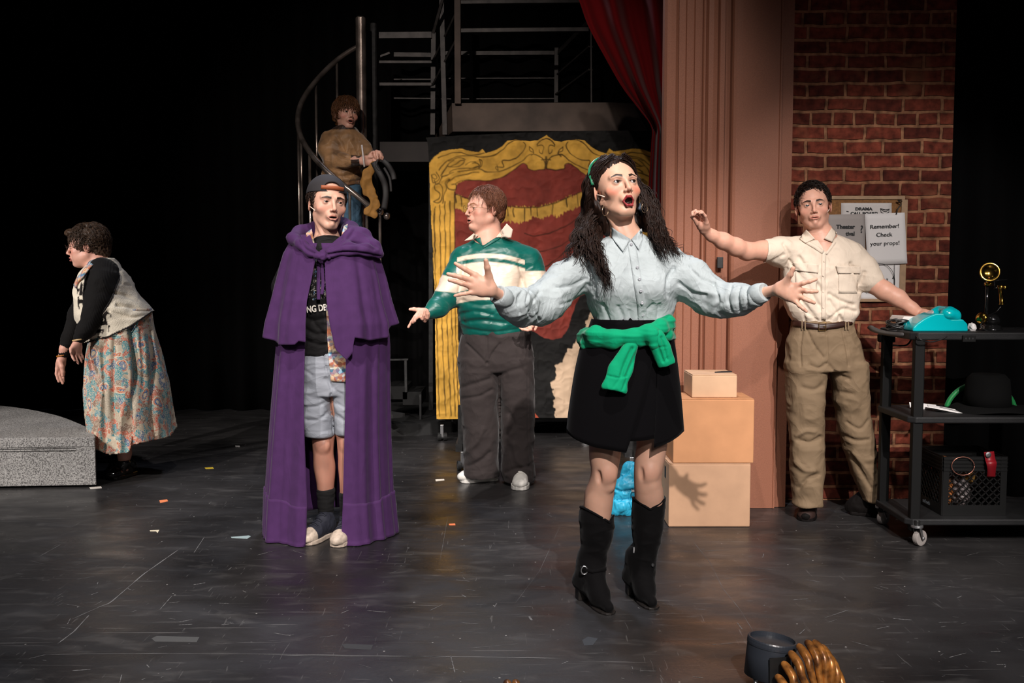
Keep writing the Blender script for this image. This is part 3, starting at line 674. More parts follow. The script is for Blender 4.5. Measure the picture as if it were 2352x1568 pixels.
# dark step unit right of the cape
su = thing('step_unit', (U(915, 950, 8.05)[0], 8.1, 0), 'small black step unit with a thin handrail behind the cape', 'steps')
sm_ = mat('step_black', (.006, .006, .006), .7, spec=.2); zA = .165
for px0, px1, py in ((885, 935, 887), (925, 968, 900)):
    a, c = U(px0, py, 7.95), U(px1, py+24, 7.95); MB().box((a[0], 7.95, c[2]-.02), (c[0], 8.35, a[2])).build('tread', sm_, su)
bar(880, 826, 938, 825, 4, 7.95, parent=su, name='handrail', m=blackpaint); bar(932, 827, 933, 900, 6, 7.95, parent=su, name='post', m=blackpaint); bar(966, 905, 966, 975, 5, 7.95, parent=su, name='post', m=blackpaint); bar(893, 905, 893, 990, 6, 7.95, parent=su, name='post', m=blackpaint)
# ------------------------------------------------------------------ grey speckled platform at left
def speckle_mat():
    m, n, l, b = NM('grey_speckled_stone_paint'); tc = n.new('ShaderNodeTexCoord')
    t = n.new('ShaderNodeTexNoise'); t.inputs['Scale'].default_value = 150; t.inputs['Detail'].default_value = 4; l.new(tc.outputs['Object'], t.inputs['Vector'])
    r = n.new('ShaderNodeValToRGB'); e = r.color_ramp.elements; e[0].position = .40; e[0].color = (*hexc('#5c5a58'), 1); e[1].position = .50; e[1].color = (*hexc('#9e9c9a'), 1)
    x = r.color_ramp.elements.new(.62); x.color = (*hexc('#b8b6b2'), 1); l.new(t.outputs['Fac'], r.inputs[0])
    t2 = n.new('ShaderNodeTexNoise'); t2.inputs['Scale'].default_value = 3; t2.inputs['Detail'].default_value = 4; l.new(tc.outputs['Object'], t2.inputs['Vector'])
    mr = n.new('ShaderNodeMapRange'); mr.inputs['From Min'].default_value = .3; mr.inputs['From Max'].default_value = .7; mr.inputs['To Min'].default_value = .75; mr.inputs['To Max'].default_value = 1.1; l.new(t2.outputs['Fac'], mr.inputs['Value'])
    mx = n.new('ShaderNodeMix'); mx.data_type = 'RGBA'; mx.blend_type = 'MULTIPLY'; mx.inputs[0].default_value = 1; l.new(r.outputs[0], mx.inputs[6]); l.new(mr.outputs[0], mx.inputs[7])
    l.new(mx.outputs[2], b.inputs['Base Color']); b.inputs['Roughness'].default_value = .7
    return m
spm = speckle_mat()
A = G(-140, 1143); B_ = G(222, 1117); zt = .302
cur = [B_, np.array([-2.60, 6.17, 0]), np.array([-2.84, 6.50, 0]), np.array([-3.22, 6.93, 0]), np.array([-3.75, 7.33, 0]), np.array([-4.5, 7.62, 0]), np.array([-5.3, 7.62, 0]), np.array([-5.3, A[1]+.06, 0])]
cur = [B_]+list(spline(np.array(cur[1:6]), 40)[:, :3])+cur[6:]; A = np.array([-5.3, A[1]+.06, 0])
pl = thing('stage_platform', ((A[0]+B_[0])/2, 6.5, 0), 'low grey speckled half-round platform at the left edge', 'platform')
MB().prism([p*[1, 1, 0]+[0, 0, .012] for p in cur], (0, 0, zt-.012)).build('platform_body', spm, pl, bevel=.004)
v = (B_-A)/np.linalg.norm(B_-A); nrm = np.array([v[1], -v[0], 0])
def fb(s0, s1, z0, z1, o0, o1): return [A+v*s0+nrm*o0+[0, 0, z0], A+v*s1+nrm*o0+[0, 0, z0], A+v*s1+nrm*o0+[0, 0, z1], A+v*s0+nrm*o0+[0, 0, z1]], nrm*(o1-o0)
Lp = np.linalg.norm(B_-A)
for s0, s1, z0, z1, t in ((0, Lp, .012, .050, .010), (0, Lp, .245, .300, .014), (Lp-.11, Lp, .05, .245, .010), (0, Lp-.10, .222, .232, .008), (0, Lp-.10, .236, .243, .010)):
    P_, vec = fb(s0, s1, z0, z1, -.002, t); MB().prism(P_, vec).build('moulding', spm, pl, bevel=.003)
# ================================================================== PROPS
def text(s, px, py, Y, hpx, m, parent, roll=0., sx=1., bold=0., ext=.0004, rot=None, loc=None, align='CENTER'):
    cu = bpy.data.curves.new('lettering', 'FONT'); cu.body = s; cu.align_x = align; cu.align_y = 'CENTER'
    cu.size = hpx/FPX*Y*1.38; cu.extrude = ext; cu.offset = bold; cu.resolution_u = 3; cu.materials.append(m)
    o = bpy.data.objects.new('lettering', cu); COL.objects.link(o)
    me = bpy.data.meshes.new_from_object(o.evaluated_get(bpy.context.evaluated_depsgraph_get())); bpy.data.objects.remove(o)
    me.name = 'lettering'; o = bpy.data.objects.new('lettering', me); COL.objects.link(o)
    p = U(px, py, Y) if loc is None else np.array(loc)
    o.parent = parent; o.location = p-ORG[parent.name]; o.rotation_euler = rot if rot else (PI/2, -roll, 0); o.scale = (sx, 1, 1); ORG[o.name] = ORG[parent.name]
    return o
inkm = mat('black_ink', (.012, .012, .013), .6); paper = mat('white_paper', '#ece8e6', .75, bump=(60, .15, .001)); paper2 = mat('off_white_paper', '#d8d2ce', .75)
# bulletin board
bo = thing('bulletin_board', U(1985, 692, YW-.02), 'wood-framed cork bulletin board hung on the brick wall', 'bulletin board')
def rectpx(x0, y0, x1, y1, Y, th, name, m, parent, bev=.001): a, c = U(x0, y0, Y), U(x1, y1, Y); return MB().box((a[0], Y, c[2]), (c[0], Y+th, a[2])).build(name, m, parent, bevel=bev)
rectpx(1888, 458, 2074, 686, YW-.014, .012, 'cork_panel', mat('brown_cork', '#8a6038', .9, bump=(300, .5, .002), var=(90, .3)), bo)
fm_ = mat('pale_wood_frame', '#a88868', .6, var=(20, .2))
b = MB()
for r in ((1882, 450, 2079, 458), (1882, 686, 2079, 693), (2071, 458, 2079, 686), (1882, 458, 1890, 686)):
    a, c = U(r[0], r[1], YW-.02), U(r[2], r[3], YW-.02); b.box((a[0], YW-.022, c[2]), (c[0], YW-.0005, a[2]))
b.build('frame', fm_, bo, bevel=.002)
def sheet(name, pts, Y, label, m=paper, curl=0.):
    P = [U(x, y, Y) for x, y in pts]; g = np.zeros((10, 10, 3))
    for i in range(10):
        for j in range(10):
            u, v = j/9, i/9; q = (P[0]*(1-u)+P[1]*u)*(1-v)+(P[3]*(1-u)+P[2]*u)*v; g[i, j] = q+np.array([0, -curl*v*v-curl*.5*u*v, 0])
    mb = MB().grid(g); t = thing(name, (P[2]+P[3])/2, label, 'notice'); mb.build('sheet', m, t, solid=.0006, smooth=True); return t
t1 = sheet('paper_notice', [(1932, 466), (2048, 466), (2048, 520), (1932, 520)], YW-.018, 'white call board notice at the top of the cork board', paper2)
text('DRAMA', 1984, 480, YW-.020, 6.5, inkm, t1, bold=.0012, sx=1.25); text('CALL BOARD', 1985, 490.5, YW-.020, 6.5, inkm, t1, bold=.0012, sx=1.15)
b = MB(); 
for pts in ([(2022,479),(2034,482),(2043,480),(2041,488),(2033,491),(2024,488),(2022,479),(2028,484),(2034,486),(2042,482)],): b.tube([U(x, y, YW-.0195) for x, y in pts], .0022, 5)
b.build('mask_drawing', inkm, t1); b = MB().tube([U(1944, 485, YW-.0195), U(1949, 486, YW-.0195)], .0022, 5); b.build('star_drawing', inkm, t1)
t2 = sheet('paper_notice', [(1900, 493), (1986, 491), (1988, 600), (1900, 600)], YW-.021, 'greyish theatre notice on the cork board, partly behind the khaki shirt', mat('grey_print_paper', '#a8a09c', .75))
text('Theater', 1942, 521, YW-.023, 9, inkm, t2, bold=.0014, sx=1.05); text('tival', 1953, 537, YW-.023, 9, inkm, t2, bold=.0014); text('?', 1979, 527, YW-.023, 17, inkm, t2, bold=.001)
t3 = sheet('paper_notice', [(1986, 491), (2078, 488), (2083, 605), (1992, 609)], YW-.025, 'white reminder notice pinned to the right side of the cork board', paper, .004)
for s, x, y in (('Remember!', 2032, 520), ('Check', 2031, 539), ('your props!', 2033, 559)): text(s, x, y, YW-.030, 9.3, inkm, t3, roll=.035, sx=1.1, bold=.0002)
t4 = sheet('paper_notice', [(1975, 604), (2068, 607), (2069, 690), (1975, 690)], YW-.018, 'white notice at the bottom of the cork board behind the bare arm', paper)
text('is', 2038, 641, YW-.020, 6, inkm, t4); text('the', 1994, 671, YW-.020, 6.5, inkm, t4); text('4', 2052, 639, YW-.020, 10, inkm, t4, roll=.1)
wire = thing('hanging_cord', U(2056, 660, YW-.03), 'thin black cord hanging down in front of the cork board', 'cord')
MB().tube(spline([U(2012,604,YW-.03),U(2034,608,YW-.03),U(2048,620,YW-.032),U(2055,640,YW-.03),U(2054,664,YW-.03)], 20), .0014, 6).tube([U(2055,600,YW-.028),U(2054,664,YW-.028)], .0012, 6).build('cord', inkm, wire, smooth=True)
b = MB().tube(spline([U(2072,462,YW-.03),U(2062,460,YW-.04),U(2070,468,YW-.03),U(2062,480,YW-.032),U(2059,492,YW-.03)], 16), .003, 6); tag(b.build('cord', inkm), 'short twisted black cord at the top right corner of the cork board', 'cord')
# ------------------------------------------------------------------ cardboard boxes
def card(hx, nm): return mat(nm, hx, .8, spec=.25, var=(9, .07), bump=(160, .12, .001))
def carton(name, x0, x1, z0, z1, Y0, Y1, label, m, rot=0., seam=True, extra=None):
    t = thing(name, ((x0+x1)/2, (Y0+Y1)/2, z0), label, 'box', 'cardboard boxes stacked in front of the pilaster')
    g = .003; c = np.array([(x0+x1)/2, (Y0+Y1)/2, z0]); R = Rz(rot)
    MB().box((x0, Y0, z0+.001), (x1, Y1, z1-.004), R=R, piv=c).build('carton', m, t, bevel=.005, seg=2)
    ym = (Y0+Y1)/2
    for a, b_ in ((Y0+.002, ym-.001), (ym+.001, Y1-.002)):
        MB().box((x0+.002, a, z1-.004), (x1-.002, b_, z1), R=R, piv=c).build('flap', m, t, bevel=.0015)
    return t
def sx_(px, Y): return (px-1176)/FPX*Y
z1b, z2b = U(1600, 1064, 5.0)[2], U(1600, 916, 5.0)[2]; z3b = U(1600, 860, 5.04)[2]
carton('cardboard_box', sx_(1541, 5), sx_(1731, 5), 0.0, z1b, 5.0, 5.27, 'light tan cardboard box on the floor at the bottom of the stack', card('#bd9678', 'tan_cardboard'))
bm = carton('cardboard_box', sx_(1550, 5), sx_(1737, 5), z1b, z2b, 5.0, 5.27, 'orange tan cardboard box in the middle of the stack', card('#c08a62', 'orange_cardboard'))
bt_ = carton('cardboard_box', sx_(1592, 5.04), sx_(1696, 5.04), z2b, z3b, 5.04, 5.29, 'small pale cardboard box on top of the stack', card('#c9a484', 'pale_cardboard'))
q = U(1660, 850, 5.14); MB().prism([(q[0]-.045, q[1]-.02, z3b+.0005), (q[0]+.05, q[1]+.01, z3b+.0005), (q[0]+.045, q[1]+.03, z3b+.0005), (q[0]+.0, q[1]+.015, z3b+.0005)], (0, 0, .006)).build('torn_tape', inkm, bt_)
for i, zz in enumerate((.10, .26)):
    b = MB().box((sx_(1541, 5)-.0012, 5.10, zz-.03), (sx_(1541, 5)+.002, 5.14, zz+.03)); b.build('printed_mark', inkm, [o for o in bpy.data.objects if o.get('label', '').startswith('light tan')][0])
# ------------------------------------------------------------------ utility cart
cm_ = mat('black_cart_plastic', (.010, .010, .0105), .55, spec=.3, bump=(220, .35, .002), var=(12, .3)); pm_ = mat('black_post', (.003, .003, .003), .6, spec=.2)
Yf, Yr = 4.66, 5.07; ct = thing('utility_cart', (2.4, 4.86, 0), 'black three-shelf utility cart on casters at the right edge', 'cart')
XR = 2.78; XL = sx_(2100, Yf)
def shelf(y_front, th, name='shelf', xl=XL):
    z = U(2200, y_front, Yf)[2]
    P = [(xl+.02, Yf-.01, z), (XR, Yf-.01, z), (XR, Yr+.01, z), (xl+.0, Yr+.01, z), (xl-.012, Yr-.02, z), (xl-.010, Yf+.02, z)]
    MB().prism([np.array(p)-[0, 0, th] for p in P], (0, 0, th)).build(name, cm_, ct, bevel=.006); return z
zB = shelf(1191, .030); zM = shelf(957, .030); zT = shelf(763, .036)
for x, y in ((XL+.035, Yf+.02), (XL+.02, Yr-.03), (XR-.04, Yf+.02), (XR-.04, Yr-.03)):
    MB().box((x-.024, y-.02, zB-.06), (x+.024, y+.02, zT-.02)).build('post', pm_, ct, bevel=.006)
b = MB(); a_ = U(2240, 781, Yf-.015); b.box((a_[0]-.06, Yf-.022, a_[2]-.008), (a_[0]+.0, Yf-.009, a_[2]+.022)); b.build('power_outlet', pm_, ct, bevel=.002)
b = MB()
for k in range(3): b.box((a_[0]-.050+.016*k, Yf-.0235, a_[2]+.004), (a_[0]-.044+.016*k, Yf-.021, a_[2]+.012))
b.build('socket_holes', inkm, ct)
hm = mat('worn_black_handle', (.035, .032, .031), .45)
hp = spline([U(2000, 752, 5.1), U(2008, 757, 4.98), U(2030, 764, 4.88), (U(2064, 768, 4.78)), U(2085, 767, 4.76), U(2100, 762, 4.78), (XL+.02, 4.84, zT-.02)], 30)
MB().tube(hp, .017, 10, flat=.7).build('handle', hm, ct, smooth=True)
MB().box(U(2022, 786, 5.03), U(2058, 768, 5.03)+[0, .05, 0]).build('handle_bracket', pm_, ct, bevel=.006)
tyre = mat('pale_grey_tyre', '#8f8884', .6); hub = mat('black_hub', (.01, .01, .01), .4); zinc = mat('zinc_plate', (.42, .42, .43), .35, .9)
def cart_caster(px, py, r, Y):
    c = np.array([sx_(px, Y), Y, r]); b = MB(); ax = (.5, -.87, 0)
    b.lathe([(r*.78, -.013), (r*.97, -.012), (r, 0), (r*.97, .012), (r*.78, .013)], c, 32, 0, axis=ax)
    b.lathe([(.0, -.010), (r*.80, -.010), (r*.80, .010), (0, .010)], c, 28, 1, axis=ax)
    axn = np.array(ax)/np.linalg.norm(ax)
    for s in (-1, 1):
        q = c+axn*.018*s; tp = q+np.array([-.018, -.01, .056])
        b.prism([q+[0, 0, -.012], q+np.array([.57, .82, 0])*.012+[0, 0, .0], tp+[.012, .018, 0], tp-[.012, .018, 0], q-np.array([.57, .82, 0])*.012], axn*.003*s, 2)
        b.lathe([(0, 0), (.008, 0), (.006, .005), (0, .006)], q+axn*.003*s, 10, 2, axis=tuple(axn*s))
    tp = c+np.array([-.018, -.01, .056]); b.lathe([(.0, -.004), (.028, -.004), (.028, .006), (0, .006)], tp, 20, 2); b.lathe([(0, .006), (.014, .006), (.014, .03), (0, .03)], tp, 12, 1)
    b.build('caster', [tyre, hub, zinc], ct, smooth=False, bevel=.001)
cart_caster(2128, 1243, .038, Yf); cart_caster(2042, 1192, .036, Yr-.01); cart_caster(2640, 1243, .038, Yf); cart_caster(2640, 1190, .036, Yr)
# coiled cable lying on the handle
b = MB(); cpos = U(2062, 752, 4.88)
for k in range(8):
    ph = k*.7; pts = [cpos+np.array([.05*math.cos(t)+.006*math.sin(k*3), .045*math.sin(t), .012*math.cos(t*1.0+ph)*.6+.016*(k % 4)*.55-.002+.01*math.sin(t+k)]) for t in np.linspace(0, 2*PI, 22)]
    b.tube(pts, .0042, 6)
b.tube(spline([cpos+[.03, -.03, -.01], cpos+[.055, -.03, -.05], cpos+[.03, -.03, -.085], cpos+[-.03, -.02, -.085]], 16), .0042, 6)
b.tube(spline([cpos+[.06, -.03, .01], U(2108, 775, Yf-.03), U(2135, 785, Yf-.03), U(2160, 780, Yf-.02), U(2175, 772, Yf-.012)], 24), .003, 6)
tag(b.build('coiled_cable', mat('black_cable', (.012, .011, .011), .35), smooth=True), 'coiled black cable hung on the cart handle', 'cable')
# binder with papers on the top shelf, its end sticking out
b = MB().prism([U(2043, 735, 5.02), U(2043, 731, 5.02), U(2048, 723, 5.02), U(2140, 727, 5.02), U(2142, 736, 5.02)], (0, -.16, 0)).build('binder', mat('white_binder', '#d6ccc6', .4), bevel=.003)
tag(b, 'white binder of papers lying on the upper left end of the cart', 'binder')
bk = MB().box((U(2066, 745, 5.0)[0], 4.86, zT-.002), (U(2140, 745, 5.0)[0], 5.05, U(2100, 737.5, 4.86)[2])).build('black_case', pm_, bevel=.004); tag(bk, 'flat black case under the white binder on the cart', 'case')
# turquoise telephone
tq = mat('turquoise_plastic', '#00a8b0', .18, spec=.5, coat=.4)
tp_ = thing('rotary_telephone', U(2160, 760, 4.80), 'bright turquoise rotary telephone on the top shelf of the cart', 'telephone')
Y0 = 4.72; prof_ = [(2097, 757), (2098, 752), (2108, 742), (2122, 732), (2138, 724), (2150, 720), (2168, 720), (2186, 733), (2212, 733), (2223, 744), (2224, 757)]
P = [U(x, y, Y0) for x, y in prof_]; zlow = zT+.001
P = [np.array([p[0], Y0, max(p[2], zlow)]) for p in P]; P[0][2] = P[-1][2] = zlow
MB().prism(P, (0, .145, 0)).build('telephone_body', tq, tp_, bevel=.006, seg=3)
hd = Field(); h0 = U(2180, 723, 4.74); h1 = h0+[.002, .135, 0]
hd.ell(h0+[-.004, .0, .004], (.037, .034, .030), k=.015); hd.ell(h0+[.030, .012, -.006], (.030, .036, .034), k=.015); hd.cap(h0+[.010, .02, .020], h1+[.006, -.01, .020], .019, .019, k=.02)
hd.ell(h1+[-.004, -.01, .002], (.037, .032, .030), k=.015); hd.ell(h1+[.030, -.02, -.006], (.030, .034, .032), k=.015); hd.ell(h0+[-.004, -.02, -.040], (.026, .04, .014), k=.004, op='s')
V, Q = hd.mesh(.003); V = relax(V, Q, 2); meshob('handset', V, Q, tq, tp_)
MB().lathe([(.0, 0), (.04, 0), (.04, .006), (0, .008)], U(2122, 728, 4.80)+[.012, 0, .004], 28, axis=(-.62, 0, .78)).build('dial', mat('pale_dial', '#b8b0ae', .4), tp_)
tg = Field(); c_ = U(2231, 752, 4.80); tg.ell(c_, (.016, .03, .022)).ell(c_+[.006, 0, -.004], (.012, .02, .016)); V, Q = tg.mesh(.003); V = folds(V, Q, .003, (60, 60, 60), 3)
tag(meshob('crumpled_tissue', V-[0, 0, 0], Q, paper), 'crumpled white tissue beside the turquoise telephone', 'tissue')
# brass candlestick telephone
brass = mat('polished_brass', '#c49a48', .16, 1.); gb = mat('glossy_black_enamel', (.008, .008, .008), .12, coat=.6)
Yc_ = 4.82; cp_ = U(2276, 757, Yc_); cp_[2] = zT
cs = thing('candlestick_telephone', cp_, 'antique brass and black candlestick telephone on the cart', 'telephone')
p2m = Yc_/FPX; MB().lathe([(.052, 0), (.053, .006), (.046, .012), (.046, .020), (.040, .026), (.015, .034), (.011, .05), (0, .05)], cp_, 32).build('base', gb, cs, smooth=True)
x0 = U(2266, 700, Yc_)[0]; MB().lathe([(.008, .03), (.0075, .24)], (x0, Yc_, zT), 14).build('stem', gb, cs, smooth=True)
rg = Field(); c_ = U(2277, 735, Yc_); rg.ell(c_, (.040, .04, .032)); V, Q = rg.mesh(.003); meshob('bell_housing', V, Q, gb, cs)
MB().lathe([(0, 0), (.028, 0), (.029, .008), (.022, .016), (0, .018)], U(2256, 731, Yc_-.03), 24, axis=(-.75, -.6, .2)).build('bell', brass, cs, smooth=True)
c_ = U(2272, 626, Yc_-.02); MB().lathe([(0, -.018), (.014, -.018), (.022, -.006), (.044, .012), (.046, .018), (.044, .020), (.030, .010), (.018, .004), (.0, .003)], c_, 40, axis=(-.28, -.93, .16)).build('mouthpiece', brass, cs, smooth=True)
MB().lathe([(.020, 0), (.021, .014), (.012, .018), (.010, .045), (.013, .05), (0, .05)], U(2271, 656, Yc_)*[1, 1, 1], 24).build('collar', brass, cs, smooth=True)
MB().tube([U(2280, 645, Yc_), U(2313, 642, Yc_)], .004, 8).tube([U(2283, 662, Yc_), U(2296, 660, Yc_)], .004, 8).tube([U(2268, 650, Yc_), U(2284, 645, Yc_), U(2284, 662, Yc_)], .005, 8).build('hook', gb, cs, smooth=True)
r0, r1 = U(2301, 699, Yc_-.01), U(2298, 655, Yc_-.01); v_ = r1-r0; Lr = np.linalg.norm(v_)
MB().lathe([(.0, 0), (.013, 0), (.013, .003), (.0095, .006), (.0095, Lr*.78), (.012, Lr*.8), (.016, Lr), (0, Lr)], r0, 20, axis=tuple(v_/Lr)).build('receiver', brass, cs, smooth=True)
MB().lathe([(0, 0), (.0105, 0), (.0105, .005), (0, .006)], U(2309, 660, Yc_-.02), 20, axis=(.1, -1, 0)).build('receiver_cap', brass, cs, smooth=True)
MB().tube(spline([U(2299, 704, Yc_), U(2288, 716, Yc_), U(2275, 722, Yc_-.02), U(2262, 735, Yc_-.05), U(2252, 748, Yc_-.06), U(2264, 758, Yc_-.07), U(2290, 761, Yc_-.07), U(2330, 754, Yc_-.06), U(2365, 751, Yc_-.04)], 50), .0022, 6).build('cord', gb, cs, smooth=True)
# items on the middle shelf
nb = thing('spiral_notebook', U(2180, 948, 4.80), 'open spiral notebook with crumpled white pages on the middle shelf', 'notebook')
def zat(px, py, Y): return U(px, py, Y)
MB().grid([[zat(2088, 924, 4.98), zat(2110, 926, 4.98), zat(2150, 930, 4.95)], [zat(2090, 934, 4.93), zat(2112, 940, 4.92), zat(2150, 938, 4.9)]]).grid([[zat(2130, 929, 4.9), zat(2170, 936, 4.86), zat(2212, 944, 4.84), zat(2260, 941, 4.86)], [zat(2132, 934, 4.84), zat(2172, 942, 4.80), zat(2213, 950, 4.78), zat(2262, 943, 4.80)]]).build('pages', paper, nb, solid=.004)
MB().prism([zat(2135, 937, 4.84), zat(2212, 952, 4.77), zat(2262, 946, 4.80), zat(2250, 938, 4.95), zat(2180, 933, 4.98)], (0, 0, -.004)).build('cover', pm_, nb)
b = MB(); A_, B__ = zat(2160, 936, 4.84), zat(2210, 947, 4.79)
for k in range(20): q = A_+(B__-A_)*k/19; b.tube([q+[.004*math.cos(t), .003*math.cos(t), .004*math.sin(t)] for t in np.linspace(0, 2*PI, 8)], .0009, 4)
b.build('spiral_binding', pm_, nb)
felt = mat('black_felt', (.004, .004, .004), .95, spec=.1); ht = thing('black_hat', (sx_(2273, 4.88), 4.88, zM), 'black hat with a wide curved brim on the middle shelf', 'hat')
g = np.zeros((10, 48, 3))
for i in range(10):
    for j in range(48):
        a = 2*PI*j/48; r = .105+.080*i/9; g[i, j] = (sx_(2273, 4.88)+r*math.cos(a)*1.05, 4.87+r*math.sin(a), zM+.012+.018*math.cos(2*a)*-(i/9)**2+.022*(i < 1)*0+.030*(1-((i-3)/6)**2 if i > 3 else 1)-.016)
MB().grid(g, closed=True).build('brim', felt, ht, smooth=True, solid=.003)
MB().lathe([(.110, .02), (.106, .08), (.098, .155), (.075, .18), (.0, .172)], (sx_(2273, 4.88), 4.87, zM), 32).build('crown', felt, ht, smooth=True)
gm_ = mat('green_satin', '#12803e', .5, sheen=.3)
b = MB(); cc = np.array([sx_(2264, 4.98), 5.0, U(2264, 950, 5.0)[2]])
arc = [cc+np.array([.175*math.cos(t), 0, .155*math.sin(t)]) for t in np.linspace(PI*.93, PI*.07, 40)]; b.tube(arc, .014, 8, flat=.9); tag(b.build('green_headband', gm_, smooth=True), 'green padded headband arched behind the black hat', 'headband')
# crate
crm = mat('black_crate_plastic', (.005, .005, .005), .35, spec=.5); cr = thing('milk_crate', (sx_(2248, 4.86), 4.86, zB), 'black plastic milk crate of odds and ends on the bottom shelf', 'crate')
X0, X1 = sx_(2178, 4.72), sx_(2325, 4.72); YA, YBk = 4.72, 5.02; HZ = .285
b = MB()
def side(o, u, w):   # a lattice wall from corner o along unit u, width w
    u = np.array(u, float); n_ = np.array([u[1], -u[0], 0])*.004
    def bx(s0, s1, z0, z1, k=1.): 
        P = [o+u*s0+[0, 0, z0]-n_*k, o+u*s1+[0, 0, z0]-n_*k, o+u*s1+[0, 0, z1]-n_*k, o+u*s0+[0, 0, z1]-n_*k]; b.prism(P, n_*2*k)
    bx(0, w, 0, .05); 
    for k in range(4): bx(0, w, .215+.018*k, .222+.018*k, 1.6)
    bx(0, w, .212, HZ, .5)
    for e in (0, w-.028): bx(e, e+.028, .05, HZ)
    st_ = .036; 
    for k in range(-6, int(w/st_)+1):
        for sgn in (1, -1):
            s0 = k*st_ if sgn > 0 else w-k*st_; p = []
            za, zb_ = .05, .212; s1 = s0+sgn*(zb_-za)
            lo_, hi_ = .028, w-.028
            t0, t1 = 0., 1.
            if s1 != s0:
                ta, tb = (lo_-s0)/(s1-s0), (hi_-s0)/(s1-s0); t0, t1 = max(0, min(ta, tb)), min(1, max(ta, tb))
            if t1-t0 < .05: continue
            a_, c_ = s0+(s1-s0)*t0, s0+(s1-s0)*t1; z_a, z_c = za+(zb_-za)*t0, za+(zb_-za)*t1
            P = [o+u*(a_-.003)+[0, 0, z_a]-n_, o+u*(a_+.003)+[0, 0, z_a]-n_, o+u*(c_+.003)+[0, 0, z_c]-n_, o+u*(c_-.003)+[0, 0, z_c]-n_]; b.prism(P, n_*2)
zc = zB+.001
side(np.array([X0, YA, zc]), (1, 0, 0), X1-X0); side(np.array([X0, YBk, zc]), (1, 0, 0), X1-X0); side(np.array([X0, YA, zc]), (0, 1, 0), YBk-YA); side(np.array([X1, YA, zc]), (0, 1, 0), YBk-YA)
b.box((X0, YA, zc), (X1, YBk, zc+.008)); b.build('crate_body', crm, cr)
text('anFoods', 0, 0, 4.8, 8.5, mat('grey_print', '#7f8890', .6), cr, rot=(PI/2, 0, -PI/2), loc=(X0-.0055, YA+.17, zc+.026), bold=.0005)
def prop(name, V_Q, m, label, cat): V, Q = V_Q; return tag(meshob(name, V, Q, m), label, cat, 'odds and ends in the milk crate')
rs = MB(); a = U(2263, 1035, 4.74); pts = [U(2256, 1035, 4.74), U(2259, 1053, 4.735), U(2262, 1062, 4.72), U(2264, 1077, 4.73), U(2263, 1092, 4.75)]; pr = [U(2273, 1033, 4.74), U(2276, 1051, 4.735), U(2279, 1060, 4.72), U(2277, 1077, 4.73), U(2276, 1092, 4.75)]
rt = thing('red_leather_strap', a, 'red leather strap with a metal grommet sticking out of the milk crate', 'strap'); redl = mat('red_leather', '#780e18', .45)
rs.grid(np.stack([spline(pts, 16)+[-.008, -.034, 0], spline(pr, 16)+[.004, -.034, 0]], 1)).build('strap', redl, rt, solid=.004, smooth=True)
MB().lathe([(.006, 0), (.013, 0), (.013, .003), (.006, .004)], U(2270, 1044, 4.696), 20, axis=(0, -1, .1)).build('grommet', steel, rt); MB().lathe([(0, 0), (.0065, 0), (.0065, .002), (0, .002)], U(2270, 1044, 4.6962), 16, axis=(0, -1, .1)).build('grommet_hole', inkm, rt)
b = MB().tube([U(2212+26*math.cos(t), 1070+21*math.sin(t), 4.705) for t in np.linspace(0, 2*PI, 40)], .0022, 6); tag(b.build('copper_wire_ring', mat('copper_wire', '#a87060', .35, .8), smooth=True), 'thin coppery wire ring hanging on the front of the milk crate', 'wire ring', 'odds and ends in the milk crate')
b = MB().prism([U(2154, 1049, 4.85), U(2162, 1046, 4.9), U(2200, 1051, 4.85), U(2236, 1054, 4.8), U(2200, 1056, 4.76), U(2176, 1057, 4.75)], (0, 0, -.006)); tag(b.build('orange_folder', mat('orange_card', '#b86a30', .6)), 'orange folder lying across the top of the milk crate', 'folder', 'odds and ends in the milk crate')
random.seed(8)
for k, (hx, lb, cat) in enumerate((('#8a5020', 'crumpled brown cloth low at the left inside the milk crate', 'cloth'), ('#605858', 'grey rag in the middle inside the milk crate', 'rag'), ('#7a5a28', 'gold brown cloth near the red strap inside the milk crate', 'cloth'), ('#a03028', 'small red tin at the left side inside the milk crate', 'tin'))):
    f_ = Field(); c_ = [(X0+.05, 4.84, zc+.10), (X0+.13, 4.85, zc+.09), (X0+.17, 4.82, zc+.19), (X0+.03, 4.92, zc+.22)][k]; f_.ell(c_, [(.035, .07, .085), (.045, .08, .08), (.035, .05, .05), (.018, .018, .035)][k])
    V, Q = f_.mesh(.005); V = folds(V, Q, .008 if k < 3 else 0, (40, 40, 40), k+3); prop(['cloth', 'rag', 'cloth', 'tin'][k], (V, Q), mat('crate_item_'+['brown', 'grey', 'gold', 'red'][k], hx, .6, spec=.5), lb, cat)
# ------------------------------------------------------------------ blue bag behind the boots
cy = mat('cyan_nylon', '#2fa8cc', .42, spec=.5); bg = thing('nylon_bag', G(1440, 1180), 'bright cyan nylon bag slumped on the floor behind the black boots', 'bag')
f_ = Field(); P_ = lambda px, py, Y=5.27: U(px, py, Y)
for c_, r_ in (((1425, 1158), (.055, .06, .045)), ((1465, 1150), (.08, .07, .07)), ((1435, 1120), (.055, .06, .06)), ((1462, 1100), (.06, .06, .08)), ((1488, 1140), (.05, .06, .09)), ((1448, 1085), (.035, .05, .05))): f_.ell(P_(*c_), r_, k=.04)
f_.cap(P_(1408, 1172)+[0,0,0.0], P_(1500, 1172), .03, .04, k=.03); V, Q = f_.mesh(.005); V = folds(V, Q, .010, (14, 14, 9), 5); V = folds(V, Q, .003, (40, 40, 30), 8); V[:, 2] = np.maximum(V[:, 2], .001)
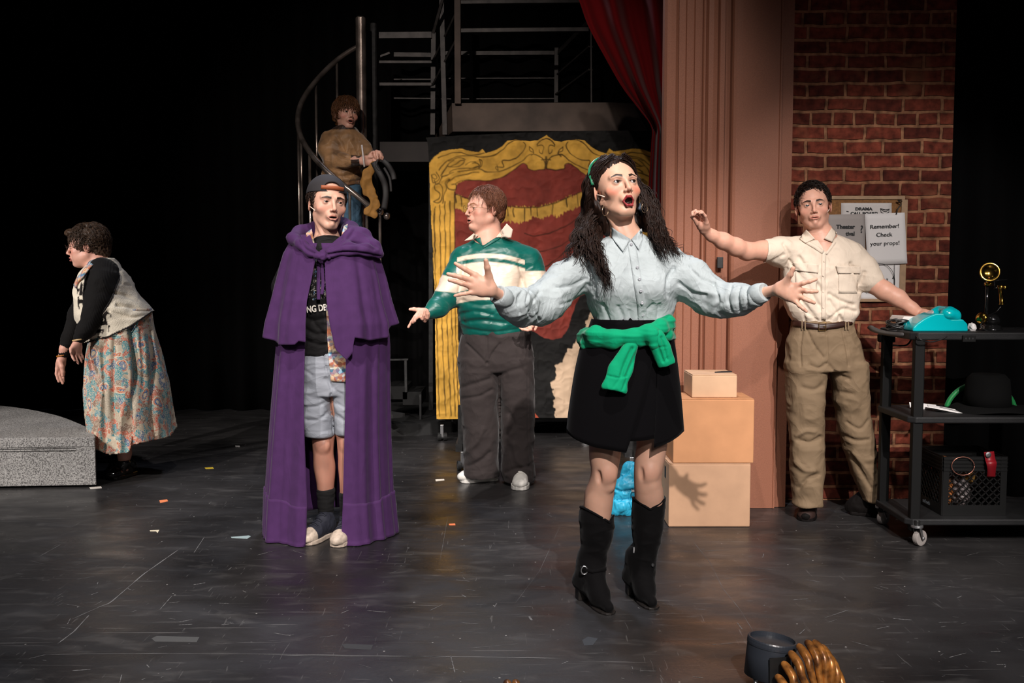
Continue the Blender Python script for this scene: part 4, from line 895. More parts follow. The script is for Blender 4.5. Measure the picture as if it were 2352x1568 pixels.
V = creases(V, Q, [([(1408,1122),(1425,1128),(1455,1126)], 3, .012), ([(1405,1145),(1430,1148),(1460,1144)], 3, .012), ([(1425,1095),(1440,1085),(1452,1070)], 3, .01)]); meshob('bag_body', V, Q, cy, bg)
sf = Surf((V, Q)); mb_ = MB().tube([sf.hit(x, y, 5.4, .004) for x, y in spline([(1452,1168),(1446,1150),(1447,1132),(1456,1124)], 14)], .006, 6, flat=.5); mb_.build('strap', cy, bg, smooth=True)
q = sf.hit(1456, 1127, 5.4, .01); MB().box(q-[.014, .004, .006], q+[.016, .006, .008]).build('buckle', steel, bg, bevel=.002)
f_ = Field(); f_.ell(U(1526, 1092, 5.33), (.020, .022, .085)).ell(U(1524, 1120, 5.33), (.020, .022, .08)); V, Q = f_.mesh(.005); tag(meshob('red_bag', V, Q, mat('red_nylon', '#b01818', .5)), 'slim red bag wedged between the cyan bag and the cardboard boxes', 'bag')
# ------------------------------------------------------------------ footlights
fl = thing('stage_footlight', (sx_(1790, 3.08), 3.08, 0), 'black can stage light with a round rim at the bottom right', 'stage light')
lm_ = mat('satin_black_can', (.022, .026, .034), .36, spec=.5); c_ = np.array([sx_(1788, 3.08), 3.08, 0.]); zt_ = U(1788, 1472, 3.08)[2]; ax = np.array([.12, .05, 1.]); ax /= np.linalg.norm(ax)
R_ = .076; B0 = c_+[-.012, 0, .012]; hL = zt_-.004
def ring(h, r, n=48): 
    t = np.arange(n)*2*PI/n; a = np.cross(ax, (0, 1, 0)); a /= np.linalg.norm(a); b_ = np.cross(ax, a); return B0+ax*h+r*(np.cos(t)[:, None]*a+np.sin(t)[:, None]*b_)
g = np.stack([ring(h, r) for h, r in ((0, R_*.6), (.01, R_*.98), (hL-.052, R_), (hL-.022, R_), (hL-.02, R_+.0015), (hL-.014, R_+.002), (hL-.004, R_+.001), (hL, R_-.001), (hL, R_-.006), (hL-.012, R_-.007), (hL-.014, 0.001))])
MB().grid(g[:4], closed=True).build('lamp_housing', lm_, fl, smooth=True); MB().grid(g[3:], closed=True).build('lamp_rim', lm_, fl, smooth=False)
MB().prism([U(1768, 1512, 2.998), U(1815, 1508, 2.998), U(1815, 1580, 2.998), U(1768, 1580, 2.998)], (0, .004, 0)).build('vent_opening', mat('void_black', (.002, .002, .002), .5), fl)
MB().tube([U(1722, 1535, 3.08), U(1730, 1545, 3.06), U(1736, 1568, 3.04), U(1734, 1600, 3.02)], .006, 8).tube([U(1729, 1528, 3.07), U(1737, 1545, 3.05), U(1742, 1600, 3.03)], .004, 8).build('yoke', zinc, fl, smooth=True)
MB().lathe([(0, -.006), (.013, -.006), (.013, .006), (0, .006)], U(1724, 1532, 3.07), 16, axis=(1, .2, .1)).build('knob', lm_, fl)
def shell_m():
    m, n, l, b = NM('gilded_shell_plaster'); tc = n.new('ShaderNodeTexCoord'); t = n.new('ShaderNodeTexNoise'); t.inputs['Scale'].default_value = 28; t.inputs['Detail'].default_value = 6; l.new(tc.outputs['Object'], t.inputs['Vector'])
    r = n.new('ShaderNodeValToRGB'); e = r.color_ramp.elements; e[0].position = .35; e[0].color = (*hexc('#4a2c18'), 1); e[1].position = .65; e[1].color = (*hexc('#b87838'), 1); l.new(t.outputs['Fac'], r.inputs[0]); l.new(r.outputs[0], b.inputs['Base Color'])
    b.inputs['Roughness'].default_value = .32; b.inputs['Metallic'].default_value = .35; b.inputs['Specular IOR Level'].default_value = .5; return m
shm = shell_m(); tips = [(1787,1556,0), (1801,1526,.004), (1817,1502,.01), (1836,1486,.016), (1855,1477,.02), (1872,1477,.024), (1887,1487,.03), (1899,1504,.036), (1909,1528,.042)]
def shell(dx, dy, dz, label):
    sh = thing('shell_hood', np.array([sx_(1850, 2.98)+dx, 2.99+dy, 0]), label, 'footlight hood', 'gilded shell hoods of the footlights'); off = np.array([dx, dy, dz])
    for i, (px, py, d) in enumerate(tips):
        u = i/8; tip = U(px, py, 2.97+d); bs = U(1858+58*u, 1690, 2.90+.05*u); bs[2] = max(bs[2], .01)-dz*(1 if dz < 0 else 0); mid = U(px+ (10+14*u)+(1858+58*u-px)*.22, py+52, 2.918+.6*d)
        c = spline([tip+[0, .012, -.002], tip+[.004, -.004, -.002], (tip+mid)/2+[.004, -.014, .006], mid, (mid+bs)/2, bs], 26)+off; c[:, 2] = np.maximum(c[:, 2], .008)
        MB().tube(c, np.interp(np.linspace(0, 1, 26), [0, .06, .3, .7, 1], [.004, .0105, .0135, .011, .006]), 14).build('shell_rib', shm, sh, smooth=True)
    return sh
shell(0, 0, 0, 'gilded brown ribbed shell hood in front of the black stage light')
shell(-.92, -.29, -.004, 'gilded shell hood at the bottom middle edge, only its tip showing')
# ================================================================== PEOPLE: shared builders
def skin(name, hx, rough=.48): return mat(name, hx, rough, spec=.4, attr='Col', sss=.12, bump=(260, .12, .0006))
eye_m = mat('eye', '#ffffff', .12, spec=.6, attr='Col', coat=.5)
ROOM_CULL = None
class Head:
    """a head sculpted from soft solids; local axes: x image right, -y forward, z up, origin between the eyes' depth"""
    def __init__(s, eyemid, yaw=0, up=0, roll=0, sc=1., mouth=0., wide=1., female=False, jaw=1., gaze=(0, 0), smile=0., full=0., nose=1., squint=0., chin=0.):
        s.ch = chin; s.eo = (.0152, .0074) if female else (.0142, .0064)
        s.R = Rz(rad(yaw))@Rx(rad(-up))@Ry(rad(roll)); s.s = sc; s.mo = mouth; s.w = wide; s.fem = female; s.jaw = jaw; s.gaze = gaze; s.full = full; s.nose = nose; s.sq = squint
        s.C = np.array(eyemid, float)-sc*s.R@np.array([0, -.086, 0.])
    def W(s, p): return s.C+s.s*(np.asarray(p, float)@s.R.T)
    def L(s, V): return ((V-s.C)@s.R)/s.s
    def add(s, f):
        W, sc, R = s.W, s.s, s.R
        def ell(c, r, k, op='u', lr=None): f.ell(W(c), np.array(r)*sc, R if lr is None else R@lr, k*sc, op)
        def cap(a, b, ra, rb, k, op='u'): f.cap(W(a), W(b), ra*sc, rb*sc, k*sc, op)
        w, mo, j = s.w, s.mo, s.jaw; jd = mo*.016; fl = s.full
        ell((0, .022, .030), (.074, .093, .085), .01)
        ell((0, -.028, -.008), (.063*w, .060, .076), .03)
        ell((0, -.024, -.062-jd*.5), ((.048+.010*fl)*w*j, .056, .046), .025)
        ell((0, -.068-.002*fl, -.097-jd+s.ch), (.019*j, .017, .015), .022)
        for x in (-1, 1):
            cap((x*.053*w*j, .004, -.055), (x*.019*j, -.060, -.097-jd+s.ch), .013+.006*fl, .012+.003*fl, .022)
            ell((x*.042*w, -.057, -.030), (.020, .015+.004*fl, .016), .02)
            if fl: ell((x*.038*w, -.050, -.060), (.020, .020, .024), .025)
            cap((x*.013, -.0835 if s.fem else -.0850, .018), (x*.046, -.070, .019), .0065 if s.fem else .0085, .0060, .014)
            ell((x*.031, -.0985, -.0005), (.0175, .0155, .0120), .011, 's')
            ell((x*.031, -.0720, 0), (.0142, .0142, .0142), .004)
            ell((x*.031, -.0935, -.0006), (s.eo[0], .016, s.eo[1]*(1-s.sq)), .0012, 's')
            lr = Rz(x*.45)
            ell((x*.0755*w, .016, -.012), (.0062, .018, .029), .005, lr=lr)
            ell((x*.0815*w, .0135, -.008), (.0050, .0105, .019), .003, 's', lr=lr)
            ell((x*.074*w, .008, -.012), (.0045, .006, .009), .004, lr=lr)
        n = s.nose
        cap((0, -.0855, .012), (0, -.106*n-.0*n, -.028), .0062, .0078, .012)
        ell((0, -.1075*n, -.0325), (.0088, .0090, .0078), .006)
        for x in (-1, 1):
            ell((x*.0112, -.0985, -.0365), (.0062, .0088, .0062), .005)
            ell((x*.0060, -.1045, -.0425), (.0036, .0048, .0026), .0015, 's')
        ell((0, -.082, -.060), (.026, .015, .020), .014)
        # lips
        lz = -.0600; lo = lz-.0095-mo*.022
        mw = .0225-.005*mo; f_ = .0041 if s.fem else .0029
        pts = [(-mw, -.0865, lz-.003-mo*.009), (-.0065, -.0985, lz+.0015), (0, -.0985, lz+.0005), (.0065, -.0985, lz+.0015), (mw, -.0865, lz-.003-mo*.009)]
        pl = [(-mw, -.0865, lz-.004-mo*.010), (-.009, -.0965+mo*.004, lo), (.009, -.0965+mo*.004, lo), (mw, -.0865, lz-.004-mo*.010)]
        s.up_, s.lo_ = [np.array(p) for p in pts], [np.array(p) for p in pl]
        ru = [.0022, f_, f_*.9, f_, .0022]; rl = [.0024, f_*1.15, f_*1.15, .0024]; s.ru, s.rl = ru, rl
        for i in range(4): cap(pts[i], pts[i+1], ru[i], ru[i+1], .0035)
        for i in range(3): cap(pl[i], pl[i+1], rl[i], rl[i+1], .0035)
        s.mc, s.mr = (0, -.097, (lz+lo)/2+.0008), (mw*.80, .022, max(.0013, (lz-lo)/2-.0040))
        ell(s.mc, s.mr, .0015, 's')
        if not s.fem: cap((0, -.084, lo-.018), (0, -.084, lo-.019), .009, .009, .012)
    def colour(s, V, base, lip='#a05048', brow='#2a1c14', blush=.25, lipk=1., brow_z=.021, brow_arch=.004, liner=.6, shadow=None, blushc='#c85a48', stub=0.):
        """skin, make-up and brow colours for the vertices"""
        P = s.L(V); c = np.tile(np.array(hexc(base)), (len(V), 1)); x, y, z = P.T; front = y < -.03
        def mix(m, hx):
            nonlocal c; m = np.clip(m, 0, 1)[:, None]; c = c*(1-m)+np.array(hexc(hx) if isinstance(hx, str) else hx)*m
        def sd(pts, rs):
            d = np.full(len(P), 9.)
            for i in range(len(pts)-1):
                a, b = np.array(pts[i]), np.array(pts[i+1]); ab = b-a; t = np.clip((P-a)@ab/(ab@ab), 0, 1)
                d = np.minimum(d, np.linalg.norm(P-a-t[:, None]*ab, axis=1)-(rs[i]+(rs[i+1]-rs[i])*t))
            return d
        c *= (1+.05*fbm(P*60, 3, 3))[:, None]
        for sx in (-1, 1):
            d = np.linalg.norm((P-np.array([sx*.044, -.062, -.030]))/np.array([.024, .03, .017]), axis=1); mix(blush*(1-sstep(.3, 1.5, d))*front, blushc)
            d = np.linalg.norm((P-np.array([sx*.078, .012, -.012]))/np.array([.015, .022, .032]), axis=1); mix(.30*(1-sstep(.5, 1.2, d)), '#b8604c')
        d = np.linalg.norm((P-np.array([0, -.108, -.033]))/.014, axis=1); mix(.22*(1-sstep(.3, 1.2, d)), '#c06a55')
        if stub: mix(stub*(1-sstep(-.055, -.035, z))*sstep(-.13, -.11, z)*(y < .0), '#7a5a4c')
        if shadow: 
            for sx in (-1, 1): d = np.linalg.norm((P-np.array([sx*.032, -.082, .008]))/np.array([.018, .02, .009]), axis=1); mix(.6*(1-sstep(.5, 1.2, d)), shadow)
        m = np.maximum(1-sstep(.0012 if s.fem else .0, .0030, sd(s.up_, s.ru)), 1-sstep(.0012 if s.fem else .0, .0030, sd(s.lo_, s.rl)))*(y < -.076); mix(m*lipk, lip)
        dm = np.linalg.norm((P-np.array(s.mc))/np.array(s.mr), axis=1); mix((1-sstep(.98, 1.12, dm))*(y > -.0975), '#1c0606')
        for sx in (-1, 1):
            dd = np.linalg.norm((P-np.array([sx*.031, -.0935, -.0006]))/np.array([s.eo[0], .016, s.eo[1]*(1-s.sq)]), axis=1)
            mix(liner*(1-sstep(1.12, 1.38, dd))*(z > .0005)*(y < -.07), '#140c08'); mix(.6*liner*(1-sstep(1.0, 1.2, dd))*(z <= .0005)*(y < -.07), '#3a2018')
            bp = [(sx*.014, -.088, brow_z-.001), (sx*.030, -.082, brow_z+brow_arch), (sx*.048, -.068, brow_z-.001)]
            dB = sd([np.array(b)*[1, 1, 1] for b in bp], [.0038, .0034, .0016]); bx = np.abs(y+.08) < .03
            dz = np.abs(z-np.interp(np.abs(x), [.012, .030, .050], [brow_z-.001, brow_z+brow_arch, brow_z-.002])); th = np.interp(np.abs(x), [.012, .030, .050], [.0050, .0044, .0016]) 
            mix(.97*(1-sstep(th*.7, th*1.35, dz))*(x*sx > .012)*(x*sx < .050)*front, brow)
        for sx in (-1, 1): d = np.linalg.norm((P-np.array([sx*.0060, -.1045, -.0425]))/.0042, axis=1); mix(.7*(1-sstep(.6, 1.2, d)), '#2a0f0c')
        return c
    def eyes(s, iris='#2a1a10'):
        """eyeballs as part of the body mesh"""
        Vs, Fs, Cs, n0 = [], [], [], 0; nu, nv = 28, 22
        for sx in (-1, 1):
            g = np.array([math.sin(rad(s.gaze[0])), -1, math.sin(rad(s.gaze[1]))]); g /= np.linalg.norm(g); a = np.cross(g, (0, 0, 1)); a /= np.linalg.norm(a); b = np.cross(a, g)
            th = np.linspace(0, PI, nv); ph = np.arange(nu)*2*PI/nu
            P = np.array([g*math.cos(t)+math.sin(t)*(a*math.cos(q)+b*math.sin(q)) for t in th for q in ph])*.0130+np.array([sx*.031, -.0720, 0])
            ang = np.repeat(th, nu)[:, None]; c = np.where(ang < .22, .004, np.where(ang < .50, np.array(hexc(iris)), np.where(ang < .56, np.array(hexc(iris))*.5, np.array(hexc('#a89e98')))))
            F_ = [(i*nu+j, i*nu+(j+1) % nu, (i+1)*nu+(j+1) % nu, (i+1)*nu+j) for i in range(nv-1) for j in range(nu)]
            Vs.append(s.W(P)); Cs.append(np.broadcast_to(c, P.shape)); Fs.append(np.array(F_)+n0); n0 += len(P)
        return np.concatenate(Vs), np.concatenate(Fs), np.concatenate(Cs)
    def teeth(s):
        f = Field(); lz = -.0600; f.cap(s.W((-.010, -.0845, lz-.0030)), s.W((.010, -.0845, lz-.0030)), .0032*s.s, k=.001); f.cap(s.W((0, -.088, lz-.0030)), s.W((0, -.0885, lz-.0030)), .0032*s.s, k=.001)
        V, Q = f.mesh(.0012); return V, Q, np.tile(hexc('#b8a898'), (len(V), 1))
def build_body(parent, f, head, m, colfn, patches, coarse=.008, hh=.0016, headbox=None, eyes='#2a1a10', teeth=False, post=None):
    """the whole body as one mesh: a coarse trunk, with finer head, hands and legs cut from the same solid"""
    Vs, Qs, Cs, Ms, n = [], [], [], [], 0
    def put(V, Q, c, mi=0):
        nonlocal n; Vs.append(V); Qs.append(Q+n); Cs.append(c); Ms.append(np.full(len(Q), mi)); n += len(V)
    boxes = []
    if head is not None:
        c = head.C; lo, hi = (c-np.array([.13, .14, .19])*head.s, c+np.array([.13, .15, .14])*head.s) if headbox is None else headbox
        boxes.append((lo, hi, hh))
    boxes += patches
    for i, (lo, hi, h) in enumerate(boxes):
        V, Q = f.mesh(h, np.array(lo)-2*h, np.array(hi)+2*h); V = relax(V, Q, 1, .3)
        ce = V[Q].mean(1); ok = np.all((ce > lo) & (ce < hi), 1)
        for lo2, hi2, _ in boxes[:i]: ok &= ~np.all((ce > np.array(lo2)) & (ce < np.array(hi2)), 1)
        Q = Q[ok]
        if len(Q): put(V, Q, colfn(V))
    V, Q = f.mesh(coarse); ce = V[Q].mean(1); ok = np.ones(len(Q), bool)
    for lo, hi, h in boxes: ok &= ~np.all((ce > np.array(lo)+h) & (ce < np.array(hi)-h), 1)
    put(V, Q[ok], colfn(V))
    if head is not None:
        V, Q, c = head.eyes(eyes); put(V, Q, c, 1)
        if teeth: V, Q, c = head.teeth(); put(V, Q, c, 1)
    if post is not None: Vs = [post(v) for v in Vs]
    V = np.concatenate(Vs); Q = np.concatenate(Qs); used = np.unique(Q); mp = np.full(len(V), -1); mp[used] = np.arange(len(used))
    o = meshob('body', V[used], mp[Q], [m, eye_m], parent, True, np.concatenate(Cs)[used], np.concatenate(Ms))
    return o, (V[used], mp[Q])
def cull(V, Q, keep):
    Q = Q[keep[Q].all(1)]; u = np.unique(Q); mp = np.full(len(V), -1); mp[u] = np.arange(len(u)); return V[u], mp[Q]
class Fig:
    """a figure's pixel frame at its own distance"""
    def __init__(s, Y0): s.Y = Y0; s.k = Y0/FPX
    def P(s, px, py, dy=0.): return U(px, py, s.Y+dy)
    def pts(s, L): return [s.P(*q) for q in L]
    def stk(s, f, rows, k=.01, op='u', e=2.0, r=.01):
        """rows: pixel height, left, right, depth offset, half depth"""
        st = []
        for py, xl, xr, dy, ry in rows:
            q = s.P((xl+xr)/2, py, dy); st.append((q[2], q[0], q[1], (xr-xl)/2*(s.Y+dy)/FPX, ry))
        f.stack(st, k, op, e=e, round_=r); return f
    def limb(s, f, pts, k=.02, op='u'):
        """pts: px, py, dy, radius in px"""
        f.poly([s.P(*q[:3]) for q in pts], [q[3]*(s.Y+q[2])/FPX for q in pts], k, op); return f
    def box(s, x0, y0, x1, y1, d0, d1, h):
        a, b = s.P(x0, y0), s.P(x1, y1); return (np.array([a[0], s.Y+d0, b[2]]), np.array([b[0], s.Y+d1, a[2]]), h)
def hand(F, f, wrist, palm, fingers, thumb, r=.0082, k=.006, pk=.014, wr=.026, pr=.020):
    """wrist: point; palm: knuckle points index..little (px,py,dy); each finger a pixel chain from its knuckle"""
    w = F.P(*wrist); kn = [F.P(*q) for q in palm]
    for i, q in enumerate(kn): f.cap(w+(q-w)*.15, q, pr*.95 if i in (1, 2) else pr*.85, r*1.35, pk)
    f.cap(w+(kn[0]-w)*.55, w+(kn[3]-w)*.55, pr*.9, pr*.85, pk)
    for i, ch in enumerate(fingers):
        p = [kn[i]]+[F.P(*q) for q in ch]; rr = np.linspace(r*1.12, r*.78, len(p))*(1, 1.03, .98, .86)[i]
        for a in range(len(p)-1): f.cap(p[a], p[a+1], rr[a], rr[a+1], k*.6 if a else k)
    t = [F.P(*q) for q in thumb]; rr = np.linspace(r*1.9, r*.95, len(t)); rr[1:-1] *= .95
    for a in range(len(t)-1): f.cap(t[a], t[a+1], rr[a], rr[a+1], k if a else pk)
def strands(mb, guides, n, r, wave=.006, wl=.06, jit=.012, seed=0, seg=54, t0=.0, sides=4, grow=1.6, endvar=.25, clump=8, cj=.0045):
    """hair: clumps of tapering strands following guide curves, sharing their waves"""
    rnd = np.random.RandomState(seed); G_ = [spline(g, 60) for g in guides]; tt = np.linspace(0, 1, seg)
    for i in range(n):
        if i % clump == 0:
            a = rnd.randint(len(G_)); b = min(a+1, len(G_)-1) if rnd.rand() < .5 else max(a-1, 0); m = rnd.rand()*.6
            C = G_[a]*(1-m)+G_[b]*m; ph0 = rnd.rand()*6.28; O = rnd.randn(3)*jit; W_ = wave*(.5+rnd.rand()); WL = wl*(.75+.5*rnd.rand()); E = 1-rnd.rand()*endvar
        u = np.linspace(t0*rnd.rand(), E-.12*rnd.rand(), seg); c = np.stack([np.interp(u, np.linspace(0, 1, 60), C[:, q]) for q in range(3)], 1)
        L = np.r_[0, np.cumsum(np.linalg.norm(np.diff(c, axis=0), axis=1))]+u[0]; T = np.gradient(c, axis=0); T /= np.linalg.norm(T, axis=1)[:, None]+1e-9
        A = np.cross(T, (0.3, 1, .2)); A /= np.linalg.norm(A, axis=1)[:, None]+1e-9; B = np.cross(T, A)
        ph = ph0+rnd.randn()*.35; w_ = W_*(.20+tt*grow); o = O+rnd.randn(3)*cj; kk = 2*PI/WL
        c = c+o*(.45+.55*tt)[:, None]+A*(w_*np.cos(L*kk+ph))[:, None]+B*(w_*.8*np.sin(L*kk+ph))[:, None]
        mb.tube(c, r*(.6+.8*rnd.rand())*np.interp(tt, [0, .1, .75, 1], [.6, 1, .9, .12]), sides)
def scalp_hair(mb, head, n, r, Lr=(.03, .06), seed=0, comb=(0, .3, -1), lift=.012, hairline=None, curl=.004, wl=.03, base=(.078, .097, .089), sides=4, region=None):
    """short hair: strands rooted on the scalp and swept along it"""
    rnd = np.random.RandomState(seed); c0 = np.array([0, .022, .030]); bs = np.array(base); comb = comb if callable(comb) else np.array(comb, float); k = 0; tries = 0
    while k < n and tries < n*20:
        tries += 1; d = rnd.randn(3); d /= np.linalg.norm(d); p = c0+d*bs*.97
        if not (hairline(p) if hairline else p[2] > 0): continue
        k += 1; L = Lr[0]+(Lr[1]-Lr[0])*rnd.rand(); seg = 9; P = [p]; v = (comb if not callable(comb) else comb(p))+rnd.randn(3)*.35
        ph = rnd.rand()*6.28; cu = curl*(.4+rnd.rand())
        for i in range(seg-1):
            q = P[-1]; nrm = (q-c0)/bs**2; nrm /= np.linalg.norm(nrm); t = v-nrm*np.dot(v, nrm); t /= np.linalg.norm(t)+1e-9; q = q+t*L/(seg-1)
            rr = np.linalg.norm((q-c0)/bs); tgt = 1+lift*(math.sin(PI*min(1, (i+1)/(seg-1)*.75))+.15)/bs.mean()
            q = c0+(q-c0)/rr*tgt; P.append(q)
        P = np.array(P); t_ = np.linspace(0, 1, seg); T = np.gradient(P, axis=0); T /= np.linalg.norm(T, axis=1)[:, None]; A = np.cross(T, P-c0); A /= np.linalg.norm(A, axis=1)[:, None]+1e-9
        P = P+A*(cu*t_*np.cos(t_*L/wl*6.28+ph))[:, None]+((P-c0)/np.linalg.norm(P-c0, axis=1)[:, None])*(cu*t_*np.sin(t_*L/wl*6.28+ph))[:, None]
        mb.tube(head.W(P), r*head.s*(.6+.7*rnd.rand())*np.interp(t_, [0, .2, .7, 1], [.7, 1, .8, .15]), sides)
def hair_cap(head, solids, subs, h=.003, amp=.004, scale=(60, 60, 20), seed=2):
    f = Field()
    for c, r, k in solids: f.ell(head.W(c), np.array(r)*head.s, head.R, k)
    for c, r, k in subs: f.ell(head.W(c), np.array(r)*head.s, head.R, k, 's')
    V, Q = f.mesh(h); L = head.L(V); V = folds(V, Q, amp, scale, seed, R=head.R); return V, Q
def wrap_np(V, Q): return V, Q
def quadpatch(mb, surf, q, off, n=10, m=8, dflt=None, mi=0):
    q = np.array(q, float); P = np.zeros((n, m, 3)); last = dflt
    for i in range(n):
        for j in range(m):
            u, v = i/(n-1), j/(m-1); p = (q[0]*(1-u)+q[1]*u)*(1-v)+(q[3]*(1-u)+q[2]*u)*v; w = surf.hit(p[0], p[1], dflt, off); P[i, j] = w
    mb.grid(P, mi); return P
def rims(head, r=.023, zr=.019, mtl=None, parent=None, z0=-.004, th=.0009, y0=-.103):
    b = MB(); t = np.linspace(0, 2*PI, 30)
    for sx in (-1, 1):
        b.tube(head.W(np.stack([sx*.032+r*np.cos(t), y0+.012*np.abs(np.cos(t)*1.0*(np.cos(t)*sx > 0))**2, z0+zr*np.sin(t)], 1)), th*head.s, 6, cap=False)
        b.tube(head.W(np.array([(sx*(.032+r), y0+.010, z0+.006), (sx*.074, -.05, z0+.006), (sx*.079, .01, z0+.003)])), th*head.s*.9, 6)
    b.tube(head.W(np.array([(-.010, y0-.002, z0+.005), (0, y0-.006, z0+.008), (.010, y0-.002, z0+.005)])), th*head.s, 6)
    return b.build('glasses', mtl, parent, smooth=True)
def lenses(head, parent, r=.022, zr=.018, z0=-.004, y0=-.102):
    g = bpy.data.materials.get('clear_lens') or mat('clear_lens', (1, 1, 1), .02, trans=1.)
    b = MB(); t = np.linspace(0, 2*PI, 25)[:-1]
    for sx in (-1, 1):
        rim = head.W(np.stack([sx*.032+r*np.cos(t), np.full(24, y0+.003), z0+zr*np.sin(t)], 1)); b.prism(rim, head.R@np.array([0, .0012, 0])*head.s)
    return b.build('lens', g, parent)
def mic(head, parent, side=-1):
    return MB().tube(head.W(np.array([(side*.078, .0, -.022), (side*.071, -.018, -.030), (side*.064, -.034, -.040)])), .0022*head.s, 6).build('microphone', bpy.data.materials.get('beige_mic') or mat('beige_mic', '#e0c8b8', .5), parent, smooth=True)
# ================================================================== WOMAN IN THE PALE BLUE SHIRT (front)
F = Fig(3.85); P = F.P
w1 = thing('person', G(1430, 1400)*[1, 1, 0], 'person in pale blue shirt, black skirt and tall boots, both arms spread wide', 'person')
hd = Head(P(1437, 416, -.10), yaw=17, up=12, roll=-3, sc=1.06, mouth=.85, chin=.008, female=True, wide=1.02, jaw=.96, gaze=(10, 8))
f = Field(); hd.add(f)
nb_ = P(1443, 560, .0); f.cap(hd.W((0, .03, -.060)), nb_, .050, .054, k=.03); f.cap(nb_, P(1443, 620, 0.01), .06, .08, k=.04)
for x in (1,-1): f.cap(hd.W((x*.052, .012, -.055)), P(1443+x*9, 556, -.045), .013, .010, k=.012)
f.cap(P(1400, 580, .0), P(1352, 598, .02), .045, .045, k=.03).cap(P(1490, 580, .0), P(1530, 600, .02), .045, .045, k=.03)
F.stk(f, [(600, 1355, 1528, 0, .085), (680, 1366, 1526, 0, .085), (750, 1372, 1528, 0, .08), (850, 1345, 1535, 0, .10), (990, 1350, 1530, 0, .09)], k=.04)
# arms under the sleeves, bare wrists and hands
F.limb(f, [(1335, 600, .0, 28), (1240, 705, -.12, 22), (1165, 686, -.34, 11.5), (1135, 670, -.40, 13)]); F.limb(f, [(1545, 605, .0, 28), (1650, 690, -.10, 20), (1745, 674, -.24, 12), (1785, 665, -.30, 13.5)])
hand(F, f, (1132, 668, -.41), [(1092, 632, -.43), (1081, 643, -.435), (1080, 657, -.435), (1086, 671, -.43)],
     [[(1068, 618, -.445), (1056, 611, -.45), (1046, 605, -.45)], [(1058, 636, -.46), (1042, 632, -.465), (1029, 629, -.465)], [(1060, 651, -.46), (1045, 646, -.465), (1032, 643, -.465)], [(1069, 674, -.45), (1057, 676, -.455), (1045, 679, -.455)]],
     [(1128, 656, -.42), (1123, 634, -.43), (1119, 614, -.45), (1116, 598, -.46)])
hand(F, f, (1785, 665, -.31), [(1828, 656, -.34), (1838, 667, -.345), (1836, 680, -.345), (1827, 691, -.34)],
     [[(1845, 650, -.36), (1860, 646, -.37), (1874, 641, -.37)], [(1852, 668, -.37), (1864, 669, -.375), (1876, 669, -.375)], [(1848, 686, -.37), (1860, 691, -.375), (1870, 695, -.375)], [(1836, 702, -.36), (1845, 709, -.365), (1852, 715, -.365)]],
     [(1792, 656, -.32), (1806, 645, -.34), (1815, 630, -.36), (1822, 616, -.37)])
# legs
def leg(rows): F.stk(f, rows, k=.03)
leg([(940, 1352, 1440, .0, .078), (1020, 1353, 1429, -.02, .072), (1050, 1353, 1425, -.03, .066), (1080, 1357, 1420, -.035, .060), (1100, 1354, 1417, -.03, .057), (1130, 1343, 1411, -.015, .058), (1170, 1340, 1406, 0, .060), (1230, 1342, 1396, .01, .048), (1300, 1346, 1386, .02, .035)])
leg([(940, 1455, 1540, .0, .078), (1020, 1462, 1533, -.01, .072), (1050, 1458, 1528, -.02, .066), (1080, 1456, 1522, -.025, .060), (1105, 1456, 1520, -.02, .058), (1130, 1457, 1524, -.01, .060), (1170, 1458, 1524, .02, .060), (1230, 1462, 1513, .04, .046), (1300, 1464, 1500, .05, .035)])
for kx, ky, kd in ((1397, 1090, -.075), (1493, 1085, -.070)):
    f.ell(P(kx, ky, kd), (.030, .022, .034), k=.02); f.ell(P(kx+4, ky+28, kd+.012), (.016, .014, .016), k=.02)
    f.ell(P(kx-20, ky+4, kd-.006), (.008, .008, .02), k=.016, op='s')
sk1 = skin('fair_skin', '#c99a80')
def colf(V):
    c = hd.colour(V, '#d8a88f', lip='#8a1424', brow='#0c0706', blush=.55, lipk=.95, liner=.95, brow_arch=.005, brow_z=.0205, shadow='#9a6450', blushc='#d0583c')
    x, y = PX(V); m = (V[:, 2] < .75); c[m] = np.array(hexc('#bb917c'))*(1+.06*fbm(V[m]*30, 5, 3))[:, None]
    for kx, ky in ((1397, 1090), (1493, 1085)): d = np.hypot((x-kx)/24, (y-ky)/26); q = (.15*(1-sstep(.3, 1.2, d))*m)[:, None]; c = c*(1-q)+np.array(hexc('#a85c4a'))*q
    hm_ = (V[:, 1] < 3.56)[:, None]*1.; c = c*(1-hm_*.25)+np.array(hexc('#d09c8c'))*hm_*.25
    return c
body, bs = build_body(w1, f, hd, sk1, colf, [F.box(1015, 585, 1165, 700, -.52, -.3, .0022), F.box(1755, 600, 1890, 725, -.45, -.2, .0022), F.box(1330, 1000, 1545, 1210, -.2, .15, .004)], hh=.00135, headbox=(hd.C-np.array([.12, .15, .24]), hd.C+np.array([.12, .14, .15])), teeth=False)
